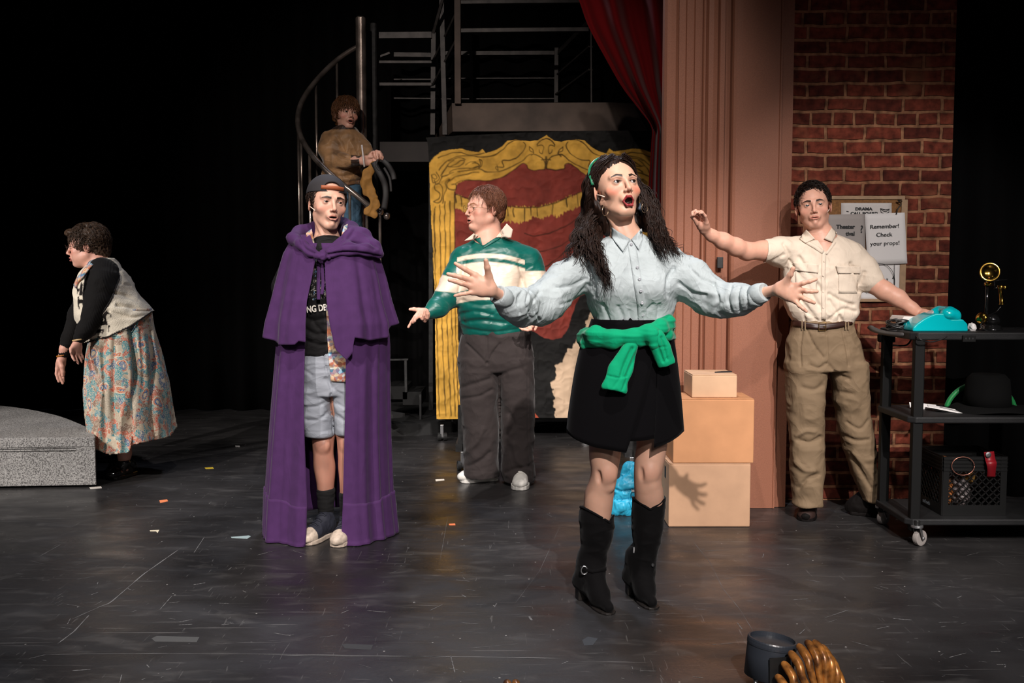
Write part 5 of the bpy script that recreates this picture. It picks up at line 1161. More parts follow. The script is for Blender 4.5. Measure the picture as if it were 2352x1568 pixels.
# shirt
f = Field()
F.stk(f, [(534, 1410, 1477, .02, .064), (545, 1396, 1492, .02, .074), (556, 1376, 1508, .01, .084), (570, 1356, 1526, .01, .095), (590, 1342, 1540, .005, .108), (625, 1338, 1545, 0, .116), (665, 1346, 1552, -.005, .120), (700, 1352, 1549, 0, .115), (728, 1364, 1540, 0, .105), (750, 1370, 1533, 0, .098)], k=.03, e=2.3)
for bx_ in (1402, 1496): f.ell(P(bx_, 652, -.075), (.070, .062, .068), k=.06)
F.limb(f, [(1352, 600, .0, 40), (1305, 640, -.04, 43), (1262, 688, -.09, 44), (1232, 706, -.13, 40), (1200, 705, -.22, 38), (1178, 696, -.30, 33), (1158, 688, -.34, 25)], k=.03)
F.limb(f, [(1530, 602, .0, 40), (1580, 640, -.03, 44), (1628, 678, -.07, 40), (1660, 690, -.10, 36), (1700, 688, -.17, 32), (1735, 680, -.23, 27)], k=.03)
V, Q = f.mesh(.0048); V = relax(V, Q, 2)
arm = sstep(1345, 1300, PX(V)[0])+sstep(1545, 1585, PX(V)[0])
V = folds(V, Q, .005, (8, 8, 5), 3); V = folds(V, Q, .0030, (11, 14, 20), 14, mask=.25+arm); V = folds(V, Q, .0008, (40, 40, 30), 24)
V = creases(V, Q, [([(1500,700),(1480,720),(1470,748)], 4, .008), ([(1385,700),(1395,725),(1402,750)], 4, .009), ([(1420,705),(1430,725),(1432,750)], 4, .008), ([(1515,700),(1512,722),(1508,748)], 4, .008), ([(1445,715),(1450,750)], 4, .006),
    ([(1350,610),(1362,640),(1365,680)], 5, .012), ([(1548,615),(1536,640),(1535,680)], 5, .012), ([(1350,655),(1320,690),(1290,700)], 5, .010), ([(1345,640),(1315,655),(1280,660)], 4, .008),
    ([(1560,650),(1590,672),(1620,678)], 4, .009), ([(1580,610),(1610,640),(1640,650)], 4, .007), ([(1200,668),(1190,690),(1195,720)], 3, .010), ([(1218,665),(1210,695),(1218,728)], 3, .010), ([(1240,670),(1225,700),(1240,735)], 3.5, .010), ([(1700,655),(1694,680),(1700,715)], 3, .010), ([(1680,655),(1672,685),(1680,715)], 3, .010), ([(1718,655),(1714,680),(1718,706)], 3, .009), ([(1640,650),(1650,690),(1640,715)], 3.5, .009)])
shm_ = mat('pale_blue_linen', '#acb5b7', .75, spec=.25, bump=(900, .35, .0006), var=(10, .06), crumple=(8, .0085, (1, 1, .8))); meshob('shirt', V, Q, shm_, w1); ss = Surf((V, Q), bs)
# cuffs, collar, placket, buttons
def cuff(a, b, r, r2, m, parent, name='cuff'):
    a, b = np.array(a), np.array(b); v = b-a; L = np.linalg.norm(v)
    return MB().lathe([(r*.9, 0), (r, L*.05), (r*1.03, L*.5), (r2, L*.96), (r2*.9, L), (r2*.82, L*.97)], a, 28, axis=tuple(v/L)).build(name, m, parent, smooth=True)
cuff(P(1163, 689, -.335), P(1143, 676, -.375), .036, .034, shm_, w1); cuff(P(1732, 679, -.225), P(1757, 670, -.265), .038, .034, shm_, w1)
b = MB(); quadpatch(b, ss, [(1405, 522), (1448, 549), (1431, 578), (1406, 546)], .010, dflt=3.78); b.build('collar', shm_, w1, solid=.003, smooth=True); b = MB(); quadpatch(b, ss, [(1450, 549), (1473, 525), (1477, 545), (1467, 573)], .010, dflt=3.78)
for V_ in b.V: pass
b.build('collar', shm_, w1, solid=.003, smooth=True)
b = MB(); patch(b, ss, [(1441, 552), (1454, 640), (1464, 700), (1467, 749)], [(1459, 552), (1474, 640), (1484, 700), (1486, 749)], .003, 30, 4, dflt=3.74); b.build('placket', shm_, w1, solid=.0022, smooth=True)
btn = mat('shell_button', '#8f9298', .35)
for x, y in ((1450, 561), (1464, 614), (1472, 668), (1476, 724), (1469, 641), (1475, 696)):
    q = ss.hit(x, y, 3.74, .0065); MB().lathe([(0, 0), (.0058, 0), (.0058, .002), (.0035, .0025), (0, .0018)], q, 14, axis=(0, -1, .1)).build('button', btn, w1)
# skirt
skm = mat('black_wool', '#070608', .92, spec=.08, sheen=.03, bump=(500, .3, .0008))
srow = np.array([(728, 1368, 1533, .097), (760, 1356, 1540, .110), (800, 1338, 1546, .125), (850, 1326, 1552, .135), (900, 1317, 1557, .145), (950, 1309, 1561, .152), (1030, 1300, 1566, .160)], float)
def skirt_pt(a, py, off=0.):
    xl, xr, ry = [np.interp(py, srow[:, 0], srow[:, i]) for i in (1, 2, 3)]; cx_, rx = (xl+xr)/2, (xr-xl)/2; c = P(cx_, py); rx = rx*F.k
    wv = .006*math.sin(5*a+1)*(py-740)/260; return np.array([c[0]+(rx+off+wv)*math.cos(a), F.Y-(ry+off+wv)*math.sin(a), c[2]])
g = [[skirt_pt(a, 728+(hem-728)*v) for a, hem in ((2*PI*j/72, 985-12*math.cos(2*2*PI*j/72)) for j in range(72))] for v in np.linspace(0, 1, 26)]
MB().grid(g, closed=True).build('skirt', skm, w1, solid=.004, smooth=True)
def panel(a_top, a_bot_hem, off, name):   # rows of (angle range) from waist to hem
    g = []
    for v in np.linspace(0, 1, 28):
        row = []
        for u in np.linspace(0, 1, 26):
            a = (a_top[0]*(1-v)+a_bot_hem[0][0]*v)*(1-u)+(a_top[1]*(1-v)+a_bot_hem[-1][0]*v)*u
            hp = np.interp(u, np.linspace(0, 1, len(a_bot_hem)), [q[1] for q in a_bot_hem]); py = 732+(hp-732)*v; row.append(skirt_pt(a, py, off))
        g.append(row)
    return MB().grid(g).build(name, skm, w1, solid=.003, smooth=True)
panel((PI*.30, -.1), [(PI*.365, 1012), (PI*.25, 1003), (.0, 988), (-.1, 985)], .007, 'wrap_panel')
panel((PI*1.05, PI*.30), [(PI*1.05, 985), (PI*.86, 992), (PI*.7, 1012), (PI*.515, 1021)], .012, 'wrap_panel')
MB().lathe([(1, 0)], (0, 0, 0), 3) if 0 else None
f = Field(); F.stk(f, [(900, 1345, 1450, -.005, .088), (1000, 1350, 1436, -.02, .080), (1012, 1352, 1430, -.02, .076)], k=.01); F.stk(f, [(900, 1440, 1545, 0, .088), (985, 1452, 1540, -.01, .082), (1000, 1455, 1536, -.01, .078)], k=.01); V, Q = f.mesh(.006); meshob('black_shorts', V, Q, skm, w1)
# boots
sued = mat('black_suede', '#070607', .9, spec=.12, sheen=.05, bump=(120, .3, .001)); solem = mat('boot_sole', '#1a1614', .5)
def boot(rows, toe, ball, heel, ank, label, cut):
    t = thing('boot', (F.P((toe[0]+heel[0])/2, 0)[0], (toe[2]+heel[2])/2, 0), label, 'boot') if 0 else None
    f = Field(); F.stk(f, rows, k=.02, r=.004)
    tp, bp, hp = [U(px, 0, Y)*[1, 1, 0]+[0, 0, z] for px, Y, z in ((toe[0], toe[1], .024), (ball[0], ball[1], .036), (heel[0], heel[1], .075))]; ap = U(ank[0], 0, ank[1])*[1, 1, 0]
    f.cap(tp, bp, .020, .033, k=.03); f.cap(bp, hp, .033, .034, k=.03); f.cap(bp+[0, 0, .03], ap+[0, 0, .16], .030, .045, k=.04); f.cap(hp, ap+[0, 0, .16], .036, .044, k=.03)
    f.ell((tp[0], tp[1], -.03), (.3, .3, .034), k=.004, op='s') if 0 else None
    V, Q = f.mesh(.004); V = relax(V, Q, 2); V = folds(V, Q, .0025, (5, 5, 18), 5, mask=sstep(.05, .18, V[:, 2])*(1-.5*sstep(.3, .4, V[:, 2]))); V = folds(V, Q, .0005, (30, 30, 40), 9)
    V[:, 2] = np.maximum(V[:, 2], .006); x, y = PX(V); keep = cut(x, y); V, Q = cull(V, Q, keep); o = meshob('boot', V, Q, sued, w1); s_ = MB()
    v = bp-tp; v[2] = 0; v /= np.linalg.norm(v); n_ = np.array([-v[1], v[0], 0])
    prof = [(-.020, 0), (-.016, .018), (0, .030), (.03, .036), (.07, .037), (.11, .030)]
    out = [tp*[1, 1, 0]+v*a+n_*w_ for a, w_ in prof]+[tp*[1, 1, 0]+v*a-n_*w_ for a, w_ in prof[::-1]]; s_.prism([q+[0, 0, .0005] for q in out], (0, 0, .008))
    hc = hp*[1, 1, 0]; he = [hc+v*a+n_*w_ for a, w_ in ((-.02, .026), (.024, .022), (.03, 0), (.024, -.022), (-.02, -.026))]; s_.prism([q+[0, 0, .0005] for q in he], (0, 0, .062)); 
    s_.build('sole', solem, o, bevel=.003); return o, (V, Q)
b1, q1 = boot([(1155, 1333, 1412, .0, .072), (1190, 1329, 1412, .0, .073), (1219, 1331, 1411, .005, .070), (1250, 1335, 1403, .01, .062), (1280, 1339, 1394, .015, .052), (1305, 1337, 1390, .02, .047), (1335, 1335, 1390, .02, .047)], (1408, 3.715), (1386, 3.79), (1345, 3.89), (1362, 3.87), '', lambda x, y: y > np.interp(x, [1325, 1338, 1400, 1414], [1160, 1160, 1196, 1176])*1.)
b2, q2 = boot([(1138, 1452, 1531, .02, .070), (1165, 1451, 1528, .02, .072), (1219, 1451, 1522, .03, .068), (1250, 1455, 1516, .035, .060), (1280, 1456, 1508, .04, .052), (1305, 1454, 1504, .05, .046), (1330, 1454, 1503, .05, .046)], (1512, 3.775), (1495, 3.85), (1464, 3.95), (1478, 3.92), '', lambda x, y: y > np.interp(x, [1450, 1455, 1494, 1529, 1533], [1138, 1138, 1167, 1141, 1141]))
sb = Surf(q1, q2); b = MB(); patch(b, sb, [(1334, 1300), (1360, 1308), (1393, 1302)], [(1334, 1308), (1360, 1316), (1393, 1310)], .003, 12, 3, dflt=3.83); b.build('ankle_strap', sued, b1, solid=.002, smooth=True)
for o_, pl_ in ((b1, [(1331, 1161), (1338, 1161), (1368, 1177), (1400, 1196), (1410, 1180)]), (b2, [(1453, 1138), (1458, 1143), (1476, 1155), (1494, 1167), (1512, 1155), (1528, 1142)])):
    MB().tube([sb.hit(x_, y_+3, 3.83, .001) for x_, y_ in lin(pl_, 26)], .0045, 6).build('top_edge', sued, o_, smooth=True)
q = sb.hit(1342, 1309, 3.83, .006); MB().tube([q+[.012*math.cos(t), -.002, .016*math.sin(t)] for t in np.linspace(0, 2*PI, 16)], .003, 6).build('buckle', steel, b1, smooth=True)
q = sb.hit(1499, 1297, 3.88, .004); MB().lathe([(0, 0), (.007, 0), (.006, .004), (0, .005)], q, 12, axis=(.5, -1, 0)).build('stud', steel, b2); q = sb.hit(1456, 1262, 3.88, .004); MB().box(q-[.003, .002, .012], q+[.003, .002, .01]).build('zip_pull', steel, b2)
# cardigan tied round the waist: a top-level thing of its own
knit = mat('emerald_knit', '#009467', .8, spec=.15, sheen=.15, bump=(700, .4, .0008), crumple=(7, .004, (1, 1, .8))); cg = thing('green_cardigan', P(1450, 900)*[1, 1, 0]+[0, 0, .78], 'bright green cardigan tied by its sleeves round the waist of the front person', 'cardigan')
f = Field(); A1 = [(1366, 772, .10, 22), (1350, 775, .02, 22), (1368, 772, -.09, 21), (1410, 778, -.125, 19), (1450, 775, -.14, 17), (1490, 766, -.145, 18), (1515, 752, -.12, 15), (1530, 742, -.05, 17), (1534, 745, .03, 18)]
F.limb(f, A1, k=.02)
F.limb(f, [(1530, 775, .03, 20), (1524, 768, -.07, 18), (1500, 776, -.13, 16), (1470, 786, -.145, 13)], k=.012)
F.limb(f, [(1358, 800, .06, 22), (1352, 790, -.03, 18), (1372, 782, -.09, 14), (1410, 792, -.13, 10)], k=.01)
f.cap(P(1497, 768, -.165), P(1502, 790, -.165), .026, .022, k=.012)
V, Q = f.mesh(.004); V = folds(V, Q, .0045, (4, 4, 26), 4); V = folds(V, Q, .0018, (6, 6, 55), 14); meshob('knot', V, Q, knit, cg)
def sleeve(path, nm):
    f = Field(); pp = spline(np.array(path, float), 24); 
    for i in range(23):
        a, b_ = pp[i], pp[i+1]; v = P(*b_[:3])-P(*a[:3]); v /= np.linalg.norm(v); u = np.cross(v, (0, 1, 0)); u /= np.linalg.norm(u); w_ = a[3]*F.k
        f.ell((P(*a[:3])+P(*b_[:3]))/2, (w_, .016, .022), np.stack([u, np.cross(v, u), v], 1), k=.012)
    a, b_ = P(*pp[-2][:3]), P(*pp[-1][:3]); v = (b_-a)/np.linalg.norm(b_-a); f.ell(b_+v*.15, (.15, .15, .15), k=.002, op='s'); V, Q = f.mesh(.004); V = relax(V, Q, 1); return V, Q
for path, cr in (([(1452, 790, -.15, 12), (1440, 815, -.155, 18), (1428, 845, -.16, 25), (1418, 865, -.165, 23), (1411, 896, -.17, 29)], [([(1452,800),(1436,835),(1428,862)], 4, .010), ([(1468,805),(1450,840),(1440,862)], 4, .008), ([(1396,862),(1418,867),(1442,864)], 2, .004), ([(1440,870),(1430,895)], 2.5, .004), ([(1425,868),(1410,888)], 2.5, .003)]),
                 ([(1505, 770, -.165, 16), (1512, 790, -.16, 17), (1522, 808, -.155, 19), (1532, 838, -.15, 18)], [([(1500,775),(1512,800),(1524,830)], 3, .009), ([(1520,775),(1526,800),(1532,825)], 3, .008), ([(1508,798),(1530,796)], 2, .003)])):
    V, Q = sleeve(path, ''); V = creases(V, Q, cr); V = folds(V, Q, .0014, (20, 20, 12), 6)
    meshob('sleeve', V, Q, knit, cg)
# hair
hairm = mat('dark_brown_hair', '#22140e', .5, spec=.22, var=(60, .5)); V, Q = hair_cap(hd, [((0, .026, .034), (.080, .098, .088), .02), ((-.062, .035, -.03), (.026, .055, .070), .03), ((.062, .035, -.03), (.026, .055, .070), .03), ((0, .06, -.08), (.07, .05, .09), .03)],
    [((0, -.082, -.012), (.066, .070, .082), .012), ((0, -.05, -.12), (.055, .09, .08), .01), ((-.078, -.02, -.03), (.025, .035, .05), .01)], amp=.0016, scale=(90, 30, 22))
hb = MB(); hV, hQ = V, Q
def HW(x, y, z): return hd.W((x, y, z))
Lg = [[HW(-.02, -.055, .105), HW(-.060, -.03, .08), HW(-.084, .0, .03), P(1368, 470, .0), P(1352, 520, -.04), P(1372, 575, -.12), P(1392, 630, -.17), P(1398, 685, -.165)],
      [HW(-.03, -.03, .115), HW(-.070, .0, .08), HW(-.092, .02, .01), P(1352, 490, .02), P(1342, 545, -.06), P(1378, 600, -.15), P(1408, 650, -.175), P(1418, 690, -.165)],
      [HW(-.04, .0, .118), HW(-.080, .03, .06), HW(-.098, .04, -.02), P(1345, 500, .03), P(1340, 550, -.02), P(1362, 590, -.11), P(1385, 640, -.16), P(1375, 690, -.14)],
      [HW(-.04, .03, .11), HW(-.085, .05, .04), P(1352, 470, .05), P(1336, 520, .02), P(1322, 560, -.03), P(1303, 585, -.07), P(1284, 612, -.06)],
      [HW(-.05, .05, .10), HW(-.080, .07, .02), P(1345, 490, .06), P(1330, 540, .03), P(1340, 580, -.06), P(1350, 620, -.12)]]
Rg = [[HW(.02, -.055, .105), HW(.060, -.03, .08), HW(.082, .0, .02), P(1490, 480, -.03), P(1500, 530, -.06), P(1515, 570, -.12), P(1540, 610, -.13)],
      [HW(.03, -.03, .115), HW(.072, .0, .075), HW(.092, .02, .0), P(1508, 490, .0), P(1520, 540, -.04), P(1535, 575, -.09), P(1552, 600, -.10)],
      [HW(.04, .0, .115), HW(.085, .03, .04), P(1500, 450, .03), P(1515, 510, .03), P(1535, 550, .0), P(1562, 578, -.05), P(1584, 606, -.05)],
      [HW(.04, .03, .11), HW(.085, .06, .03), P(1500, 470, .05), P(1508, 520, .04), P(1525, 560, .0), P(1545, 590, -.05)]]
strands(hb, Lg, 480, .0019, .0050, .075, .0095, 1, 54, t0=.05, grow=1.3); strands(hb, Rg, 380, .0019, .0050, .070, .0085, 2, 54, t0=.05, grow=1.3)
strands(hb, [Lg[3], Lg[0]], 30, .0009, .008, .07, .016, 3, 54, t0=.3, endvar=.05, clump=3); strands(hb, [Rg[2], Rg[0]], 30, .0009, .008, .07, .016, 4, 54, t0=.3, endvar=.05, clump=3)
f = Field(); F.limb(f, [(1388, 440, .05, 14), (1366, 500, .03, 18), (1362, 550, -.01, 16), (1385, 610, -.09, 9), (1400, 645, -.12, 4)], k=.03); F.limb(f, [(1484, 440, .05, 10), (1498, 500, .03, 16), (1508, 550, .0, 14), (1530, 580, -.04, 7)], k=.03); F.limb(f, [(1400, 500, .09, 30), (1480, 500, .09, 30)], k=.04)
V2, Q2 = f.mesh(.005); V2 = folds(V2, Q2, .008, (22, 22, 9), 6)
hb.add(V2, [tuple(q) for q in Q2]); hb.add(hV, [tuple(q) for q in hQ])
def hl1(p): return (p[2] > .055 or p[1] > .02) and p[2] > -.06 and not (p[1] < -.035 and p[2] < .085)
scalp_hair(hb, hd, 1300, .0014, (.05, .10), 5, comb=lambda p: np.array([np.sign(p[0])*1.0, .55, -.35]), lift=.004, hairline=hl1, curl=.001, base=(.082, .100, .091))
hb.build('hair', hairm, w1, smooth=True)
tt = np.linspace(-PI*.57, PI*.30, 40); MB().tube(hd.W(np.stack([.0935*np.sin(tt), -.006+.055*np.maximum(np.cos(tt), 0)**.8, .034+.0995*np.cos(tt)], 1)), .0055, 8, flat=.35, up=(0, 1, 0)).build('headband', mat('green_satin_band', '#0a6a45', .3, sheen=.3), w1, smooth=True)
gold = mat('silver_gold_hoop', '#c8b090', .25, 1.)
for cx_, cy_, dy_ in ((1390, 484, -.11), (1481, 477, -.10)): MB().tube([P(cx_+7*math.cos(t), cy_+11*math.sin(t), dy_+.010*math.cos(t)) for t in np.linspace(0, 2*PI, 30)], .0011, 6, cap=False).build('hoop_earring', gold, w1, smooth=True)
mic(hd, w1)
# ================================================================== PERSON IN THE PURPLE CAPE
F = Fig(4.86); P = F.P; k = F.k
w2 = thing('person', G(755, 1245)*[1, 1, 0], 'person in a long purple hooded cape, grey shorts and a backwards cap', 'person')
hd = Head(P(766, 464, -.09), yaw=27, up=0, roll=4, sc=1.10, mouth=.26, wide=1.0, jaw=.90, gaze=(8, -2), squint=.3)
f = Field(); hd.add(f); f.cap(hd.W((0, .028, -.060)), P(752, 560, .01), .051, .054, k=.03).cap(P(752, 560, .01), P(752, 620, .02), .06, .08, k=.04)
f.cap(hd.W((-.048, .0, -.075)), P(748, 552, -.05), .012, .010, k=.014)
F.stk(f, [(600, 700, 805, 0, .08), (700, 700, 805, 0, .09), (820, 692, 812, 0, .10), (900, 694, 815, 0, .10)], k=.04)
F.limb(f, [(700, 590, 0, 20), (655, 700, -.02, 17), (668, 770, -.14, 14)]); F.limb(f, [(805, 590, 0, 20), (858, 690, -.02, 17), (835, 755, -.14, 14)])
F.stk(f, [(880, 694, 752, 0, .08), (985, 712, 768, 0, .065), (1040, 719, 766, -.01, .060), (1070, 720, 770, .0, .062), (1110, 727, 768, .0, .055), (1180, 733, 762, .01, .040), (1225, 728, 760, .01, .042)], k=.02)
F.stk(f, [(880, 752, 810, 0, .08), (985, 770, 818, 0, .065), (1040, 776, 820, -.01, .060), (1070, 777, 822, .0, .062), (1110, 780, 820, .0, .055), (1180, 782, 812, .01, .040), (1225, 780, 810, .01, .042)], k=.02)
f.ell(P(742, 1022, -.06), (.032, .02, .035), k=.02); f.ell(P(797, 1020, -.06), (.032, .02, .035), k=.02)
sk2 = skin('light_skin', '#c99a80')
def colf(V):
    c = hd.colour(V, '#cfa18c', lip='#a05048', brow='#140c08', blush=.25, lipk=.5, liner=.7, brow_z=.018, brow_arch=.002, stub=.12, shadow='#8c5a48')
    m = V[:, 2] < .75; c[m] = np.array(hexc('#b88470'))*(1+.12*fbm(V[m]*[30, 30, 14], 5, 3))[:, None]; return c
body, bs = build_body(w2, f, hd, sk2, colf, [F.box(700, 990, 830, 1250, -.12, .12, .005)], hh=.0017)
# t-shirt, shorts
f = Field(); F.stk(f, [(543, 722, 782, .0, .066), (556, 712, 795, .01, .078), (568, 700, 808, .01, .090), (590, 675, 835, .01, .105), (640, 672, 838, 0, .12), (700, 678, 832, 0, .12), (760, 684, 826, 0, .118), (814, 686, 822, 0, .118)], k=.02, e=2.3)
F.limb(f, [(690, 590, .01, 32), (655, 660, .0, 30)], k=.04); F.limb(f, [(820, 590, .01, 32), (856, 660, .0, 30)], k=.04)
V, Q = f.mesh(.006); V = folds(V, Q, .005, (7, 7, 9), 3); V = creases(V, Q, [([(690,725),(720,735),(760,728)], 5, .008), ([(700,755),(730,768),(780,758)], 5, .009), ([(695,780),(740,792),(790,782)], 4, .007), ([(720,740),(750,775)], 4, .005)])
tsm = mat('black_jersey', '#0d0b0c', .8, spec=.25, bump=(400, .2, .0006), crumple=(5, .010, (.6, 1, 1.5))); meshob('t_shirt', V, Q, tsm, w2); st_ = Surf((V, Q))
f = Field(); F.stk(f, [(806, 690, 818, 0, .112), (830, 690, 820, 0, .116), (870, 691, 824, 0, .118), (905, 693, 826, 0, .112)], k=.02, e=2.4)
F.stk(f, [(890, 692, 762, 0, .105), (940, 695, 765, -.005, .10), (985, 698, 768, -.01, .098), (1001, 699, 769, -.01, .097)], k=.012, e=2.3); F.stk(f, [(890, 764, 828, 0, .105), (940, 766, 832, -.005, .10), (985, 770, 834, -.01, .098), (996, 771, 834, -.01, .097)], k=.012, e=2.3)
V, Q = f.mesh(.005); V = relax(V, Q, 1); V = folds(V, Q, .0035, (6, 6, 16), 8); V = creases(V, Q, [([(746,812),(748,845),(757,880),(762,900)], 3, .008), ([(760,905),(764,950),(766,1000)], 2.5, .012), ([(748,870),(770,895),(785,905)], 4, .007), ([(700,935),(730,932),(755,920)], 4, .006), ([(705,965),(735,962),(760,940)], 4, .006), ([(770,925),(790,935)], 4, .006), ([(768,950),(790,965)], 4, .006), ([(698,850),(715,860)], 4, .005), ([(700,990),(733,992),(768,984)], 1.5, .002)])
shortm = mat('pale_grey_twill', '#8a8e96', .7, spec=.3, bump=(700, .3, .0007), crumple=(5, .008, (.6, 1, 1.4))); so_ = meshob('shorts', V, Q, shortm, w2); sh_s = Surf((V, Q))
b = MB(); patch(b, sh_s, [(744, 813), (747, 838)], [(754, 813), (756, 838)], .003, 6, 3, dflt=4.74); b.build('belt_loop', shortm, so_, solid=.002)
# print on the shirt
prm = mat('faded_print', '#c8c2b8', .8); prb = mat('blue_print', '#6f93b8', .8)
b = MB(); rnd = random.Random(5)
for i in range(170):
    x, y = rnd.uniform(706, 752), rnd.uniform(588, 690); L = rnd.uniform(3, 9); a = rnd.uniform(-1.9, -1.0)+rnd.choice([0, .8]); q = [(x, y), (x+L*math.cos(a)*.6+rnd.uniform(-2, 2), y+L*math.sin(a)*.6), (x+L*math.cos(a), y+L*math.sin(a))]
    P_ = [st_.hit(*p_, 4.74, .002) for p_ in q]; b.tube(P_, [.0012, rnd.uniform(.002, .005), .001], 4, mi=0 if rnd.random() < .7 else 1, flat=.4)
for cx_, s_ in ((715, -1), (742, 1)):
    for j in range(7): a = -PI/2+s_*(.1+.16*j); b.tube([st_.hit(cx_+s_*3+4*math.cos(a), 682+4*math.sin(a), 4.74, .002), st_.hit(cx_+s_*3+(26-2*j)*math.cos(a)*.6, 690+(26-j)*math.sin(a), 4.74, .002)], [.005, .0018], 4, flat=.4)
b.build('shirt_print', [prm, prb], w2)
q = st_.hit(728, 710, 4.74, .006); t_ = text('ING DE', 725, 709, q[1]-.004, 15, prm, w2, roll=.12, sx=.74, bold=.0012)
# patterned scarf
def scarf_mat():
    m, n, l, b = NM('multicolour_print_scarf'); tc = n.new('ShaderNodeTexCoord'); v = n.new('ShaderNodeTexVoronoi'); v.inputs['Scale'].default_value = 75; l.new(tc.outputs['Object'], v.inputs['Vector'])
    r = n.new('ShaderNodeValToRGB'); r.color_ramp.interpolation = 'CONSTANT'; e = r.color_ramp.elements; cols = ['#a83a30', '#d8b888', '#3a6f98', '#c8744a', '#241820', '#b8d0d8', '#8a2838', '#d8c8a8']
    for i in range(len(cols)-2): e.new(.1)
    for i, c in enumerate(cols): e[i].position = i/len(cols); e[i].color = (*hexc(c), 1)
    sp = n.new('ShaderNodeSeparateColor'); l.new(v.outputs['Color'], sp.inputs[0]); l.new(sp.outputs[0], r.inputs[0])
    w_ = n.new('ShaderNodeTexWave'); w_.bands_direction = 'Z'; w_.inputs['Scale'].default_value = 4.2; w_.inputs['Distortion'].default_value = 1.5; l.new(tc.outputs['Object'], w_.inputs['Vector'])
    r2 = n.new('ShaderNodeValToRGB'); r2.color_ramp.interpolation = 'EASE'; e2 = r2.color_ramp.elements; e2[0].color = (*hexc('#4f9cc0'), 1); e2[1].color = (*hexc('#d89068'), 1); x = e2.new(.5); x.color = (*hexc('#d8c8b0'), 1); l.new(w_.outputs['Color'], r2.inputs[0])
    mx = n.new('ShaderNodeMix'); mx.data_type = 'RGBA'; mx.inputs[0].default_value = .45; l.new(r.outputs[0], mx.inputs[6]); l.new(r2.outputs[0], mx.inputs[7]); l.new(mx.outputs[2], b.inputs['Base Color']); b.inputs['Roughness'].default_value = .8; return m
scm_ = scarf_mat(); sc2 = Surf((V, Q), (st_.t and V, Q)) if 0 else None
both = st_
b = MB(); patch(b, st_, [(703, 535), (706, 560), (716, 585), (712, 620), (706, 660), (697, 700), (693, 735)], [(716, 525), (722, 558), (728, 585), (722, 620), (712, 660), (702, 700), (696, 738)], .010, 22, 5, dflt=4.78)
patch(b, st_, [(748, 700), (751, 740), (752, 780), (754, 812)], [(756, 700), (764, 740), (776, 780), (800, 812)], .008, 14, 5, dflt=4.74)
patch(b, sh_s, [(754, 812), (757, 845), (760, 875)], [(803, 812), (806, 845), (808, 878)], .010, 12, 8, dflt=4.74)
patch(b, st_, [(790, 518), (786, 532), (784, 545)], [(799, 514), (797, 530), (788, 548)], .006, 6, 3, dflt=4.80)
b.build('patterned_scarf', scm_, w2, solid=.003, smooth=True)
# cape
def cape_m():
    m = mat('purple_jersey', '#42264f', .85, spec=.15, sheen=.08, bump=(900, .2, .0006), var=(22, .10), crumple=(3, .006, (1.6, 1.6, .35))); return m
cpm = cape_m()
def cloak(rows, hem, off=0., pleats=((9, .010, 0), (17, .006, 1.3), (31, .003, 2)), n=200, m=70, flare=.0, seed=0, edge=.012):
    """rows: px height, left, right, left opening, right opening, half depth, centre depth; hem: px height for u = 0..1 round the back"""
    R_ = np.array(rows, float); g = np.zeros((m, n, 3)); hp = np.array(hem, float); y0 = R_[0, 0]
    for j in range(n):
        u = j/(n-1); hy = np.interp(u, hp[:, 0], hp[:, 1])
        for i in range(m):
            v = i/(m-1); py = y0+(hy-y0)*v; xl, xr, ol, o_r, ry, cy = [np.interp(py, R_[:, 0], R_[:, q]) for q in range(1, 7)]
            cx_, rx = (xl+xr)/2, (xr-xl)/2; pq = (F.Y+cy-ry)/F.Y; ol, o_r = 1176+(ol-1176)*pq, 1176+(o_r-1176)*pq
            aL = PI/2+math.asin(np.clip((cx_-ol)/rx, -.999, .999)); aR = PI/2+math.asin(np.clip((cx_-o_r)/rx, -.999, .999)); aR -= 0
            a = aL+(2*PI-(aL-aR))*u    # from the left opening round by the left side, the back and the right side
            w = sum(am*math.sin(kk*a+ph+.35*math.sin(2.2*v+kk)) for kk, am, ph in pleats)*(.25+.9*v)*min(1, 6*u+.4, 6*(1-u)+.4)
            c = P(cx_, py, cy); Rx_, Ry_ = rx*k+off+w, ry+off+w; g[i, j] = (c[0]+Rx_*math.cos(a), F.Y+cy-Ry_*math.sin(a), c[2])
    g[:, :, 2] = np.maximum(g[:, :, 2], .004); return g
long = [(560, 668, 842, 728, 738, .13, 0), (620, 648, 868, 716, 748, .15, 0), (700, 640, 884, 702, 768, .17, 0), (790, 636, 890, 699, 794, .185, 0), (900, 627, 890, 697, 793, .20, 0), (1000, 619, 892, 700, 791, .215, .01), (1134, 609, 898, 706, 789, .23, .02), (1200, 606, 905, 704, 786, .245, .02), (1262, 603, 912, 698, 780, .26, .02)]
hemL = [(0, 1258), (.035, 1262), (.06, 1245), (.16, 1246), (.25, 1215), (.5, 1190), (.75, 1215), (.86, 1240), (.90, 1262), (.955, 1266), (1, 1255)]
gl = cloak(long, hemL, pleats=((8, .011, .5), (13, .008, 1.3), (23, .005, 2), (37, .002, 1)))
b = MB().grid(gl); cp = b.build('cape', cpm, w2, solid=.004, smooth=True)
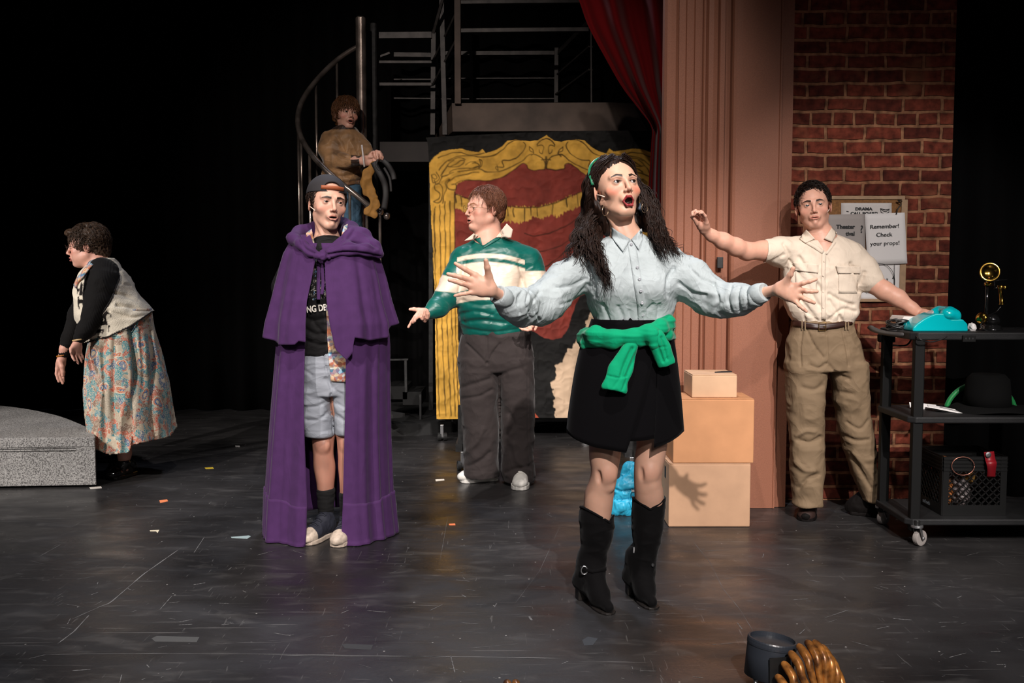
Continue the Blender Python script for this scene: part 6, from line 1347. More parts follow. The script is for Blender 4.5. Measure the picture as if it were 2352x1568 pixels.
# the sewn band above the hem, standing out as a ledge
hb2 = [(u, 1134+(-6 if .05 < u < .2 else 4 if u > .9 else 0)) for u, _ in hemL]
g2 = cloak(long, hemL, off=.006, pleats=((8, .011, .5), (13, .008, 1.3), (23, .005, 2), (37, .002, 1)))
rowsel = []; yb = [(0, 1140), (.05, 1140), (.07, 1132), (.5, 1110), (.85, 1132), (.9, 1140), (1, 1134)]
zt_ = np.array([P(750, np.interp(j/199, [q[0] for q in yb], [q[1] for q in yb]))[2] for j in range(200)])
gb_ = np.zeros((16, 200, 3))
for j in range(200):
    col_ = g2[:, j]; zz = col_[:, 2]; zs_ = np.linspace(zt_[j], zz[-1]-.002, 16); o_ = np.argsort(zz)
    for q in range(3): gb_[:, j, q] = np.interp(zs_, zz[o_], col_[o_, q])
MB().grid(gb_).build('hem_band', cpm, cp, solid=.004, smooth=True)
cape1 = [(540, 690, 815, 712, 786, .10, .01), (558, 668, 842, 719, 766, .135, .01), (582, 655, 862, 729, 744, .16, 0), (610, 647, 872, 722, 746, .175, 0), (640, 640, 880, 716, 747, .19, 0), (690, 629, 890, 703, 749, .21, -.01), (740, 617, 905, 700, 756, .225, -.01), (790, 612, 908, 700, 768, .23, -.01), (825, 610, 908, 700, 785, .23, -.01)]
hem1 = [(0, 778), (.02, 776), (.03, 784), (.09, 786), (.15, 772), (.19, 764), (.24, 738), (.32, 745), (.5, 760), (.68, 748), (.75, 742), (.79, 748), (.83, 772), (.90, 776), (.945, 768), (.96, 800), (.985, 818), (1, 795)]
g1 = cloak(cape1, hem1, pleats=((7, .010, .9), (11, .009, 2.1), (19, .005, .3), (33, .0018, 1)))
MB().grid(g1).build('shoulder_cape', cpm, w2, solid=.004, smooth=True)
f = Field()
F.limb(f, [(732, 587, -.175, 6), (712, 578, -.165, 10), (690, 562, -.13, 12), (674, 548, -.05, 13), (690, 538, .06, 18), (735, 528, .14, 22), (785, 524, .14, 22), (806, 526, .06, 18), (805, 540, -.04, 13), (792, 560, -.12, 10), (762, 581, -.165, 7), (738, 588, -.175, 6)], k=.02)
F.limb(f, [(800, 530, .02, 15), (832, 545, -.02, 17), (858, 566, -.04, 12), (874, 583, -.05, 6)], k=.035); F.limb(f, [(765, 577, -.16, 7), (800, 572, -.15, 11), (840, 574, -.12, 11), (870, 584, -.07, 7)], k=.03); F.limb(f, [(800, 550, -.07, 14), (840, 562, -.07, 12)], k=.03)
V, Q = f.mesh(.005); V = folds(V, Q, .004, (7, 7, 14), 12); V = creases(V, Q, [([(742,586),(790,580),(830,582),(874,590)], 3, .014), ([(760,570),(800,545),(815,528)], 5, .010), ([(690,545),(700,570),(728,584)], 4, .010), ([(800,520),(840,545),(868,572)], 5, -.008), ([(780,560),(830,560),(860,572)], 4, .008)]); V[:, 1] = np.maximum(V[:, 1], F.Y-.24)
meshob('hood', V, Q, cpm, w2)
f = Field(); F.limb(f, [(728, 588, -.185, 8), (742, 590, -.19, 8)], k=.01); F.limb(f, [(742, 580, -.18, 7), (756, 592, -.18, 4)], k=.01); V, Q = f.mesh(.003); V = folds(V, Q, .002, (40, 40, 40), 2); kn = meshob('tie_knot', V, Q, cpm, w2)
b = MB()
for pts, w_ in (([(731, 590), (732, 620), (731, 660), (732, 688)], .009), ([(738, 592), (740, 615), (742, 650), (739, 676)], .008)): b.tube(spline([st_.hit(x, y, 4.72, .03) for x, y in pts], 24), w_, 8, flat=.3, up=(0, 1, 0))
b.build('tie_string', cpm, w2, smooth=True)
# socks and shoes
sock = mat('black_sock', '#0c0a0b', .9); navy = mat('navy_canvas', '#20222e', .75, bump=(600, .3, .0006)); cream = mat('cream_rubber', '#b8a898', .55, var=(60, .2))
f = Field(); F.stk(f, [(1120, 727, 770, 0, .055), (1180, 731, 766, .01, .046), (1215, 728, 764, .01, .05)]); V, Q = f.mesh(.005); V = folds(V, Q, .002, (10, 10, 60), 2); meshob('sock', V, Q, sock, w2)
f = Field(); F.stk(f, [(1128, 779, 822, 0, .055), (1180, 781, 816, .01, .046), (1215, 780, 812, .01, .05)]); V, Q = f.mesh(.005); V = folds(V, Q, .002, (10, 10, 60), 2); meshob('sock', V, Q, sock, w2)
def sneaker(parent, toe, heel, ankle, W=.046, up_m=navy, tip_m=cream, hi=.13, capr=.05, laces=True, sh=.022, name='sneaker', lacem=None):
    """toe, heel: floor points; ankle: top point"""
    toe, heel = np.array(toe, float), np.array(heel, float); v = toe-heel; L = np.linalg.norm(v); v /= L; n_ = np.array([-v[1], v[0], 0]); R_ = np.stack([n_, -v, np.array([0, 0, 1.])], 1)
    pr = [(0, .030), (.06*L, .036), (.25*L, .036), (.5*L, .040), (.70*L, .047), (.86*L, .044), (.95*L, .034), (L, .016)]; s_ = W/.047; u = np.linspace(0, 1, 44)
    pr = np.array(pr); aa = np.r_[np.linspace(0, L, 40)]; ww = np.interp(aa, pr[:, 0], pr[:, 1])*s_; out = [heel+v*a+n_*w for a, w in zip(aa, ww)]+[heel+v*a-n_*w for a, w in zip(aa[::-1], ww[::-1])]
    o = MB().prism([q*[1, 1, 0]+[0, 0, .001] for q in out], (0, 0, sh)).build(name, tip_m, parent, bevel=.004)
    f = Field()
    def E(a, r, z, k=.02, off=0): f.ell(heel+v*a*L+n_*off+[0, 0, z], np.array(r), R_, k)
    E(.83, (.041*s_, .060, .034), sh+.010); E(.60, (.036*s_, .07, .045), sh+.018, .03); E(.20, (.033*s_, .06, .05), sh+.020, .03)
    an = np.array(ankle, float); f.cap(heel+v*.26*L+[0, 0, .06], an, .040*s_, .038*s_, k=.03); f.cap(heel+v*.62*L+[0, 0, .05], heel+v*.36*L+[0, 0, .09], .024, .03, k=.03)
    f.ell(an+[0, 0, .028], (.032*s_, .032*s_, .03), k=.004, op='s')
    f.ell(heel+[0, 0, -.3+sh-.006], (.6, .6, .3), k=.001, op='s') if 0 else None
    V, Q = f.mesh(.0035); V = relax(V, Q, 2); V[:, 2] = np.maximum(V[:, 2], sh-.004); a = (V-heel)@v; fm = (a[Q].mean(1) > L-capr).astype(int); V = folds(V, Q, .0012, (30, 30, 30), 4)
    up = meshob('upper', V, Q, [up_m, tip_m], o, True, None, fm)
    if laces:
        sv = BVHTree.FromPolygons([Vector(q) for q in V], [tuple(int(i) for i in q) for q in Q]); b = MB()
        for i in range(6):
            t_ = .72-.07*i; pts = []
            for j in np.linspace(-1, 1, 9):
                q = heel+v*(t_+.02*(j if i % 2 else -j))*L+n_*.022*j+[0, 0, .4]; h = sv.ray_cast(Vector(q), Vector((0, 0, -1))); pts.append(np.array(h[0])+[0, 0, .003] if h[0] is not None else q*[1, 1, 0]+[0, 0, .07])
            b.tube(pts, .0026, 6)
        b.build('laces', lacem or up_m, up, smooth=True)
    return o
sneaker(w2, G(700, 1253)[:2].tolist()+[0], [P(748, 0)[0]+.0, F.Y+.02, 0], P(748, 1182, 0.0)); sneaker(w2, G(772, 1258)[:2].tolist()+[0], [P(796, 0)[0], F.Y+.0, 0], P(797, 1190, .0))
# hair under a backwards cap
hairb = mat('dark_brown_short_hair', '#24160f', .5, spec=.3, var=(70, .4))
V, Q = hair_cap(hd, [((0, .028, .030), (.080, .096, .082), .02)], [((0, -.085, -.010), (.068, .085, .085), .01), ((0, .0, -.085), (.12, .15, .045), .01)], amp=.004, scale=(80, 40, 30)); b = MB().add(V, [tuple(q) for q in Q])
scalp_hair(b, hd, 700, .0012, (.02, .05), 3, comb=(0, .6, -1), lift=.006, hairline=lambda p: -.045 < p[2] < .05 and (p[1] > -.015 or (abs(p[0]) > .055 and p[1] > -.04)), curl=.005, base=(.080, .097, .086))
b.build('hair', hairb, w2, smooth=True)
capm = mat('charcoal_cap_cloth', '#242124', .85, bump=(500, .3, .0006)); f = Field(); f.ell(hd.W((0, .024, .040)), np.array((.0865, .104, .088))*hd.s, hd.R)
rot = hd.R@Rx(rad(-12)); 
f.ell(hd.W((0, .024, -.085)), np.array((.2, .2, .135))*hd.s, rot, k=.002, op='s'); f.ell(hd.W((0, .024, .036)), np.array((.0825, .100, .084))*hd.s, hd.R, k=.001, op='s')
f.ell(hd.W((0, -.085, .066)), np.array((.040, .05, .026))*hd.s, hd.R, k=.002, op='s')
V, Q = f.mesh(.0022); V = relax(V, Q, 1); meshob('cap', V, Q, capm, w2)
t = np.linspace(-.62, .62, 24); g = [[hd.W((.0875*math.sin(a), .024-.1045*math.cos(a), z+.004*math.cos(a))) for a in t] for z in (.050, .060, .066)]
MB().grid(g).build('cap_strap', mat('tan_leather', '#9a5230', .6), w2, solid=.003, smooth=True)
f = Field(); f.ell(hd.W((0, .135, .035)), np.array((.062, .07, .006))*hd.s, hd.R@Rx(rad(-14))); V, Q = f.mesh(.003); meshob('cap_brim', V, Q, capm, w2)
mic(hd, w2)
# ================================================================== PERSON IN THE GREEN AND CREAM STRIPED TOP
F = Fig(6.08); P = F.P; k = F.k
w3 = thing('person', G(1140, 1118)*[1, 1, 0], 'person in a green and cream striped polo top, white shoes, face in profile', 'person')
hd = Head(P(1080, 478, -.03), yaw=-58, up=0, roll=0, sc=1.12, mouth=.28, wide=1.06, jaw=1.1, full=1., gaze=(-4, 0), squint=.25)
f = Field(); hd.add(f); f.cap(hd.W((0, .035, -.055)), P(1122, 560, .02), .066, .075, k=.03).cap(P(1122, 560, .02), P(1125, 640, .02), .09, .14, k=.05); f.ell(hd.W((0, -.020, -.095)), (.055, .05, .03), k=.03)
F.stk(f, [(600, 1075, 1195, .02, .13), (700, 1072, 1195, .02, .14), (780, 1072, 1210, .02, .12), (835, 1075, 1208, .02, .11)], k=.05)
for xx in ((1072, 1130), (1155, 1212)): F.stk(f, [(800, xx[0], xx[1], .01, .09), (950, xx[0]+6, xx[1], .01, .08), (1090, xx[0]+14, xx[1]-6, .0, .055)], k=.03)
LA = [(1060, 600, .02, 20), (1035, 668, -.04, 17), (1000, 710, -.15, 12), (975, 722, -.20, 10)]; RA = [(1222, 610, .02, 20), (1240, 690, -.02, 17), (1222, 735, -.20, 11), (1212, 742, -.24, 10)]
F.limb(f, LA); F.limb(f, RA)
hand(F, f, (980, 719, -.20), [(962, 716, -.24), (964, 724, -.26), (970, 731, -.27), (976, 736, -.26)],
     [[(953, 727, -.27), (945, 739, -.28), (938, 751, -.28)], [(953, 733, -.29), (948, 740, -.30), (953, 737, -.31)], [(970, 732, -.30), (974, 724, -.31), (976, 714, -.31)], [(981, 730, -.29), (983, 721, -.30), (982, 712, -.30)]],
     [(975, 714, -.21), (962, 712, -.22), (951, 710, -.23), (942, 710, -.24)], r=.0092, pr=.022)
hand(F, f, (1214, 742, -.24), [(1224, 748, -.27), (1218, 751, -.28), (1210, 751, -.28), (1203, 748, -.27)],
     [[(1230, 744, -.29), (1232, 750, -.30), (1229, 757, -.30)], [(1219, 756, -.30), (1212, 758, -.31), (1205, 757, -.31)], [(1206, 756, -.30), (1200, 756, -.31), (1194, 752, -.31)], [(1197, 750, -.29), (1192, 747, -.30), (1188, 743, -.30)]],
     [(1225, 742, -.25), (1231, 741, -.26), (1235, 742, -.27)], r=.0092, pr=.020)
sk3 = skin('ruddy_skin', '#c99a80')
def colf(V): return hd.colour(V, '#dba590', lip='#b05a50', brow='#8a5a3c', blush=.4, lipk=.6, liner=.35, blushc='#c05c48', brow_z=.020)
body, bs = build_body(w3, f, hd, sk3, colf, [F.box(930, 700, 1000, 765, -.36, -.12, .0028), F.box(1180, 730, 1245, 768, -.36, -.16, .0028)], hh=.0019, eyes='#3a4a50')
# striped top
f = Field(); F.stk(f, [(545, 1098, 1160, .03, .085), (556, 1080, 1190, .03, .10), (572, 1060, 1218, .02, .12), (592, 1052, 1228, .02, .14), (630, 1050, 1212, .01, .155), (680, 1049, 1204, .0, .170), (730, 1054, 1208, .0, .170), (760, 1060, 1206, .01, .155), (768, 1060, 1204, .01, .150)], k=.03, e=2.3)
F.limb(f, [(1066, 598, .02, 32), (1046, 640, -.02, 30), (1028, 680, -.07, 27), (1005, 706, -.14, 21), (986, 716, -.18, 15)], k=.035); F.limb(f, [(1212, 602, .02, 34), (1226, 650, .0, 31), (1236, 690, -.06, 27), (1226, 720, -.16, 20), (1216, 735, -.21, 15)], k=.035)
V, Q = f.mesh(.0065); V = relax(V, Q, 2); V = folds(V, Q, .004, (4, 4, 9), 23); V = folds(V, Q, .002, (14, 14, 18), 24)
V = creases(V, Q, [([(1060,720),(1090,715),(1130,722)], 5, .010), ([(1065,740),(1110,736),(1160,742)], 5, .010), ([(1060,690),(1100,700),(1140,697)], 5, .008), ([(1200,640),(1190,680),(1200,710)], 5, .010), ([(1192,600),(1200,640),(1205,670)], 4, .014), ([(1068,600),(1060,640),(1055,670)], 4, .012), ([(1075,755),(1130,762),(1190,755)], 3, .005), ([(1085,575),(1120,582),(1160,577)], 6, .005)])
x, y = PX(V); ycurve = y-13*((x-1118)/80)**2*(np.abs(x-1126) < 82); tors = (x > 1045) & (x < 1203)
gr, cr_ = np.array(hexc('#00594f')), np.array(hexc('#d8c4b0')); c = np.tile(gr, (len(V), 1))
onarm = (x < 1050-(y-600)*.02) | (x > 1206-((y-640).clip(0, 100))*.04)
def band(q, a, b_, w=1.3): return sstep(a-w, a+w, q)*(1-sstep(b_-w, b_+w, q))
tor_c = np.maximum(np.maximum(band(ycurve, 582, 592), band(ycurve, 601, 662)), band(ycurve, 670, 688)); arm_c = np.where(x < 1100, sstep(638, 641, y+(1050-x)*.25)*(1-sstep(671, 674, y+(1050-x)*.1)), band(y, 622, 668))
mk_ = np.where(onarm, arm_c, tor_c)[:, None]; c = c*(1-mk_)+cr_*mk_
pom = mat('satin_jersey', (1, 1, 1), .38, spec=.5, attr='Col', bump=(500, .15, .0005), sheen=.2, crumple=(4, .005, (.6, 1, 1.5))); meshob('striped_top', V, Q, pom, w3, True, c); ss = Surf((V, Q), bs)
creamc = mat('cream_collar', '#e0ccba', .7)
b = MB(); quadpatch(b, ss, [(1066, 553), (1088, 536), (1098, 540), (1090, 549)], .012, dflt=6.0)
for V_ in b.V: V_[:, 1] = np.clip(V_[:, 1], F.Y-.17, F.Y+.02)
b.build('collar', creamc, w3, solid=.004, smooth=True); b = MB(); quadpatch(b, ss, [(1139, 545), (1164, 513), (1178, 527), (1174, 546)], .014, dflt=5.98)
for V_ in b.V: V_[:, 1] = np.clip(V_[:, 1], F.Y-.17, F.Y+.02)
b.build('collar', creamc, w3, solid=.004, smooth=True)
b = MB(); patch(b, ss, [(1090, 549), (1098, 556), (1108, 564)], [(1103, 545), (1105, 553), (1108, 563)], .006, 8, 4, dflt=5.95); patch(b, ss, [(1146, 541), (1128, 552), (1109, 565)], [(1150, 547), (1130, 559), (1109, 570)], .006, 10, 3, dflt=5.95); b.build('collar_stand', mat('green_placket', '#00594f', .5), w3, solid=.003, smooth=True)
# trousers
f = Field(); F.stk(f, [(758, 1062, 1216, .01, .145), (790, 1056, 1224, .01, .155), (830, 1054, 1226, .01, .155), (850, 1056, 1226, .01, .14)], k=.03, e=2.4)
F.stk(f, [(820, 1054, 1146, .0, .14), (880, 1056, 1146, .0, .135), (940, 1060, 1146, -.0, .125), (1000, 1064, 1147, .0, .118), (1060, 1065, 1146, .0, .115), (1094, 1067, 1146, .0, .115)], k=.012, e=2.2, r=.006); F.stk(f, [(820, 1134, 1227, .0, .14), (880, 1142, 1227, .0, .135), (940, 1147, 1227, -.0, .125), (1000, 1149, 1227, .0, .118), (1060, 1150, 1228, -.02, .115), (1103, 1154, 1228, -.03, .115)], k=.012, e=2.2, r=.006)
V, Q = f.mesh(.0065); V = relax(V, Q, 1); V = folds(V, Q, .006, (5, 5, 7), 33); V = folds(V, Q, .002, (14, 14, 18), 34)
V = creases(V, Q, [([(1072,790),(1095,812),(1118,835)], 3, .010), ([(1148,790),(1130,815),(1120,835)], 3, .010), ([(1118,775),(1119,835)], 2.5, .008), ([(1060,890),(1095,880),(1125,870)], 5, .010), ([(1062,915),(1100,910),(1130,895)], 4, .009), ([(1150,860),(1180,850),(1200,846)], 5, .008), ([(1068,1040),(1095,1015),(1110,985)], 6, -.012), ([(1075,1070),(1100,1060),(1125,1040)], 5, .012), ([(1165,1000),(1180,975),(1170,950)], 5, .010), ([(1180,1020),(1190,1060),(1215,1080)], 6, -.010), ([(1160,1085),(1190,1075),(1215,1072)], 5, .010), ([(1147,860),(1148,960),(1149,1095)], 2, .016), ([(1212,860),(1214,1000),(1222,1095)], 1.5, .004), ([(1070,1078),(1105,1082),(1144,1082)], 1.2, .003)])
cord = mat('charcoal_corduroy', '#3b3433', .85, spec=.2, bump=(420, .4, .001), sheen=.15, crumple=(4.5, .008, (1, 1, .7))); meshob('trousers', V, Q, cord, w3)
whs = mat('white_canvas_shoe', '#e8e4dc', .6)
sneaker(w3, G(1058, 1108)*[1, 1, 0], G(1140, 1103)*[1, 1, 0]+[0, .02, 0], P(1112, 1085, 0.0), W=.052, up_m=whs, tip_m=whs, sh=.026, name='slip_on_shoe', laces=True); sneaker(w3, G(1193, 1127)*[1, 1, 0], G(1200, 1102)*[1, 1, 0], P(1198, 1088, -.02), W=.056, up_m=whs, tip_m=whs, sh=.026, name='slip_on_shoe')
hr_ = mat('auburn_brown_hair', '#6e4430', .45, spec=.35, var=(80, .35))
V, Q = hair_cap(hd, [((0, .030, .034), (.083, .100, .090), .02), ((0, .065, -.03), (.070, .055, .055), .03)], [((0, -.088, -.022), (.072, .092, .072), .012), ((-.085, .0, -.065), (.05, .04, .055), .01), ((.085, .0, -.065), (.05, .04, .055), .01), ((-.082, .013, -.012), (.018, .022, .034), .006), ((.082, .013, -.012), (.018, .022, .034), .006), ((0, .03, -.135), (.12, .15, .05), .01)], amp=.003, scale=(90, 60, 20))
b = MB().add(V, [tuple(q) for q in Q])
def hl3(p): 
    if p[2] < -.055: return False
    if p[1] < -.040: return p[2] > .088
    if p[1] < .035: return p[2] > (.045 if p[1] < .0 else .028)
    return True
scalp_hair(b, hd, 1700, .0013, (.04, .085), 3, comb=lambda p: np.array([p[0]*9+.1, .0 if p[1] < 0 else .1, -1]), lift=.009, hairline=hl3, curl=.0015, base=(.083, .100, .091)); b.build('hair', hr_, w3, smooth=True)
rims(hd, .0235, .020, mat('thin_gold_wire', '#b8986a', .3, 1.), w3, z0=-.006, y0=-.106)
# ================================================================== PERSON IN THE CREAM SAFARI SHIRT
F = Fig(5.16); P = F.P; k = F.k
w4 = thing('person', G(1890, 1190)*[1, 1, 0], 'person in a cream shirt and khaki trousers, one fist raised, before the brick wall', 'person')
hd = Head(P(1869, 470, -.09), yaw=-15, up=1, roll=-6, sc=1.02, mouth=.02, wide=1.06, jaw=1.04, gaze=(8, -4), squint=.25)
f = Field(); hd.add(f); f.cap(hd.W((0, .03, -.060)), P(1884, 556, .0), .055, .060, k=.03).cap(P(1884, 556, .0), P(1890, 620, 0), .09, .12, k=.04); f.cap(hd.W((.05, .0, -.07)), P(1896, 545, -.05), .012, .010, k=.014)
F.stk(f, [(615, 1822, 1952, .01, .065), (700, 1825, 1950, 0, .08), (780, 1825, 1960, 0, .09), (835, 1826, 1965, 0, .09)], k=.05)
F.stk(f, [(800, 1822, 1886, .0, .085), (950, 1826, 1880, .0, .075), (1150, 1838, 1876, .0, .045)], k=.03); F.stk(f, [(800, 1915, 1975, .0, .085), (950, 1932, 1988, .02, .075), (1140, 1984, 2018, .06, .045)], k=.03)
F.limb(f, [(1805, 568, .0, 24), (1752, 575, -.07, 21.5), (1715, 577, -.12, 20), (1690, 567, -.16, 20), (1660, 553, -.20, 18.5), (1635, 541, -.23, 13), (1618, 528, -.25, 11.5)], k=.02)
F.limb(f, [(1968, 600, .0, 24), (2005, 650, -.04, 22), (2032, 668, -.08, 21), (2062, 684, -.10, 19), (2095, 708, -.12, 13), (2112, 720, -.13, 11.5)], k=.02)
# raised loose fist, and the hand resting on the cart
hand(F, f, (1618, 528, -.25), [(1602, 503, -.26), (1612, 500, -.28), (1620, 504, -.30), (1623, 512, -.30)],
     [[(1592, 491, -.28), (1588, 497, -.29), (1591, 504, -.29)], [(1598, 484, -.30), (1590, 488, -.31), (1590, 496, -.32)], [(1610, 486, -.32), (1600, 486, -.33), (1595, 494, -.33)], [(1620, 496, -.33), (1614, 488, -.34), (1606, 490, -.34)]],
     [(1608, 520, -.27), (1601, 512, -.29), (1594, 502, -.31)], r=.0085, pr=.021)
hand(F, f, (2112, 720, -.13), [(2134, 717, -.17), (2136, 720, -.14), (2135, 723, -.11), (2131, 725, -.08)],
     [[(2145, 721, -.18), (2153, 727, -.18)], [(2148, 724, -.14), (2156, 730, -.14)], [(2146, 727, -.11), (2154, 732, -.11)], [(2140, 729, -.08), (2147, 733, -.08)]], [(2118, 722, -.17), (2128, 726, -.20), (2136, 730, -.20)], r=.0080)
sk4 = skin('pink_skin', '#c99a80')
def colf(V): return hd.colour(V, '#d29e88', lip='#b05e54', brow='#120a08', blush=.22, lipk=.55, liner=.6, brow_z=.019, brow_arch=.003)
body, bs = build_body(w4, f, hd, sk4, colf, [F.box(1580, 475, 1640, 540, -.40, -.18, .0026), F.box(1640, 520, 1770, 625, -.3, .05, .005), F.box(1990, 620, 2125, 740, -.35, .05, .005), F.box(2125, 700, 2175, 750, -.3, .0, .0035)], hh=.0018, eyes='#20282a', post=lambda V: V+np.outer(sstep(583, 600, PX(V)[1])*(1-sstep(720, 735, PX(V)[1]))*sstep(1795, 1815, PX(V)[0])*(1-sstep(1965, 1985, PX(V)[0]))*np.clip(F.Y-V[:, 1], 0, .1)*.4, (0, 1, 0)))
f = Field(); F.stk(f, [(535, 1856, 1912, .01, .070), (548, 1832, 1940, .01, .082), (562, 1806, 1966, .01, .098), (582, 1796, 1982, .005, .110), (620, 1797, 1977, 0, .118), (660, 1798, 1974, 0, .120), (700, 1801, 1970, 0, .120), (722, 1812, 1968, 0, .118), (737, 1824, 1958, 0, .105), (748, 1826, 1956, 0, .10)], k=.02, e=2.4)
F.limb(f, [(1820, 575, .0, 30), (1790, 577, -.03, 30), (1754, 577, -.07, 28)], k=.04); F.limb(f, [(1958, 590, .0, 27), (1985, 620, -.02, 28), (2002, 643, -.04, 26)], k=.04)
f.ell(P(1736, 578, -.08), (.055, .10, .10), k=.002, op='s', R=Ry(rad(6))); v_ = P(2030, 681, -.06); f.ell(v_, (.052, .10, .12), Ry(rad(45)), k=.002, op='s')
V, Q = f.mesh(.0052); V = relax(V, Q, 2); V = folds(V, Q, .0045, (7, 7, 5), 43); V = folds(V, Q, .0022, (14, 14, 18), 44)
V = creases(V, Q, [([(1815,600),(1850,650),(1880,700)], 4, .010), ([(1835,590),(1868,640),(1890,670)], 4, .008), ([(1805,640),(1840,690),(1870,725)], 5, .010), ([(1800,585),(1775,600),(1765,605)], 4, .008), ([(1815,680),(1850,715),(1875,735)], 4, .008), ([(1960,700),(1930,690),(1905,675)], 4, .010), ([(1965,715),(1935,710),(1905,735)], 4, .010), ([(1905,690),(1925,720),(1935,738)], 4, .009), ([(1955,605),(1968,640),(1975,670)], 4, .014), ([(1800,560),(1815,590),(1805,615)], 4, .010), ([(1985,625),(1975,650),(1972,655)], 4, .010), ([(1845,720),(1850,740)], 3, .006), ([(1895,720),(1893,742)], 3, .006), ([(1930,725),(1925,742)], 3, .006)])
crm_ = mat('cream_cotton', '#d0c0ae', .75, spec=.25, bump=(700, .2, .0005), crumple=(6, .0065, (1.2, 1, .7))); meshob('shirt', V, Q, crm_, w4); ss = Surf((V, Q), bs)
b = MB(); quadpatch(b, ss, [(1836, 548), (1852, 527), (1872, 548), (1850, 558)], .009, dflt=5.08); b.build('collar', crm_, w4, solid=.003, smooth=True); b = MB(); quadpatch(b, ss, [(1893, 548), (1911, 522), (1922, 535), (1912, 556)], .010, dflt=5.08); b.build('collar', crm_, w4, solid=.003, smooth=True)
b = MB(); patch(b, ss, [(1888, 578), (1886, 640), (1887, 735)], [(1898, 578), (1896, 640), (1897, 735)], .003, 20, 3, dflt=5.03); patch(b, ss, [(1851, 559), (1870, 570), (1889, 583)], [(1856, 552), (1876, 563), (1894, 576)], .004, 10, 3, dflt=5.05); patch(b, ss, [(1894, 584), (1905, 568), (1914, 553)], [(1900, 584), (1911, 570), (1921, 556)], .004, 10, 3, dflt=5.05); b.build('placket', crm_, w4, solid=.0022, smooth=True)
for q1, q2, q3 in (([(1822, 602), (1880, 607), (1879, 627), (1824, 621)], [(1826, 619), (1877, 625), (1876, 672), (1828, 664)], 0), ([(1920, 610), (1977, 612), (1976, 628), (1925, 628)], [(1926, 626), (1972, 627), (1968, 674), (1926, 673)], 0)):
    b = MB(); quadpatch(b, ss, q2, .003, dflt=5.05); pk_ = b.build('pocket', crm_, w4, solid=.002, smooth=True); b = MB(); quadpatch(b, ss, q1, .008, dflt=5.05); b.build('pocket_flap', crm_, pk_, solid=.003, smooth=True)
for x, y in ((1893, 600), (1891, 633), (1891, 670), (1891, 706)):
    q = ss.hit(x, y, 5.04, .006); MB().lathe([(0, 0), (.005, 0), (.004, .002), (0, .002)], q, 12, axis=(0, -1, 0)).build('button', crm_, w4)
# trousers, belt
f = Field(); F.stk(f, [(735, 1820, 1958, .0, .105), (752, 1818, 1960, 0, .110), (780, 1808, 1970, .0, .120), (820, 1806, 1982, .0, .128), (850, 1806, 1990, .0, .120)], k=.03, e=2.3)
F.stk(f, [(830, 1806, 1898, .0, .11), (900, 1808, 1893, .0, .105), (960, 1811, 1890, 0, .10), (1010, 1813, 1890, .0, .094), (1060, 1816, 1894, .0, .092), (1110, 1819, 1893, .0, .09), (1158, 1823, 1889, .0, .09)], k=.012, e=2.2, r=.005)
F.stk(f, [(830, 1902, 1992, .0, .11), (900, 1914, 1996, .01, .105), (960, 1922, 2001, .02, .10), (1010, 1934, 2006, .03, .094), (1060, 1950, 2012, .04, .09), (1110, 1966, 2020, .05, .088), (1148, 1978, 2028, .06, .086)], k=.012, e=2.2, r=.005)
V, Q = f.mesh(.0058); V = relax(V, Q, 1); V = folds(V, Q, .006, (6, 6, 7), 53); V = folds(V, Q, .002, (14, 14, 18), 54)
V = creases(V, Q, [([(1843,757),(1838,800),(1840,840)], 2.5, .008), ([(1853,757),(1868,790),(1890,820)], 3, .008), ([(1935,757),(1945,800),(1950,840)], 2.5, .008), ([(1898,758),(1900,800),(1903,835)], 2, .007), ([(1898,835),(1880,845),(1860,838)], 4, .010), ([(1905,840),(1925,860),(1950,870)], 4, .010), ([(1835,1010),(1860,1015),(1885,1005)], 5, .014), ([(1825,1060),(1850,1080),(1870,1080)], 6, -.010), ([(1835,1120),(1855,1100),(1880,1090)], 5, .012), ([(1830,1000),(1850,990),(1870,992)], 5, -.008), ([(1935,1000),(1965,1012),(1995,1010)], 5, .012), ([(1945,970),(1975,985),(1995,965)], 4, .008), ([(1950,1040),(1975,1080),(2000,1120)], 5, .010), ([(1960,1040),(1990,1075),(2010,1110)], 5, -.008), ([(1845,890),(1870,895),(1888,885)], 5, .007), ([(1925,900),(1960,905)], 5, .007)])
khm = mat('khaki_twill', '#75624c', .8, spec=.25, bump=(700, .25, .0006), crumple=(4.5, .009, (1, 1, .8))); meshob('trousers', V, Q, khm, w4); st_ = Surf((V, Q))
both = Surf((V, Q), (V, Q)); b = MB(); patch(b, both, [(1821, 735), (1860, 741), (1891, 744), (1925, 740), (1957, 733)], [(1821, 747), (1860, 754), (1891, 757), (1925, 753), (1958, 745)], .009, 30, 4, dflt=5.06); bel = b.build('belt', mat('dark_brown_leather', '#2c1610', .4), w4, solid=.004, smooth=True)
q = both.hit(1889, 750, 5.04, .014); MB().tube([q+[.0175*sx, 0, .020*sz] for sx, sz in ((-1, -1), (1, -1), (1, 1), (-1, 1), (-1, -1))], .0022, 6).tube([q+[0.004, -.002, 0], q+[.018, -.002, 0]], .0018, 6).build('buckle', mat('brass_buckle', '#b08a50', .3, 1.), bel)
b = MB()
for x in (1841, 1848, 1941, 1947): patch(b, both, [(x, 736), (x, 757)], [(x+3, 736), (x+3, 757)], .014, 6, 2, dflt=5.05)
b.build('belt_loop', khm, w4, solid=.002)
brs = mat('dark_brown_suede_shoe', '#2c1812', .7); sneaker(w4, G(1850, 1198)*[1, 1, 0], G(1860, 1168)*[1, 1, 0], P(1858, 1145, 0.0), W=.052, up_m=brs, tip_m=mat('dark_sole', '#0c0807', .75, spec=.15), sh=.018, capr=0, name='shoe')
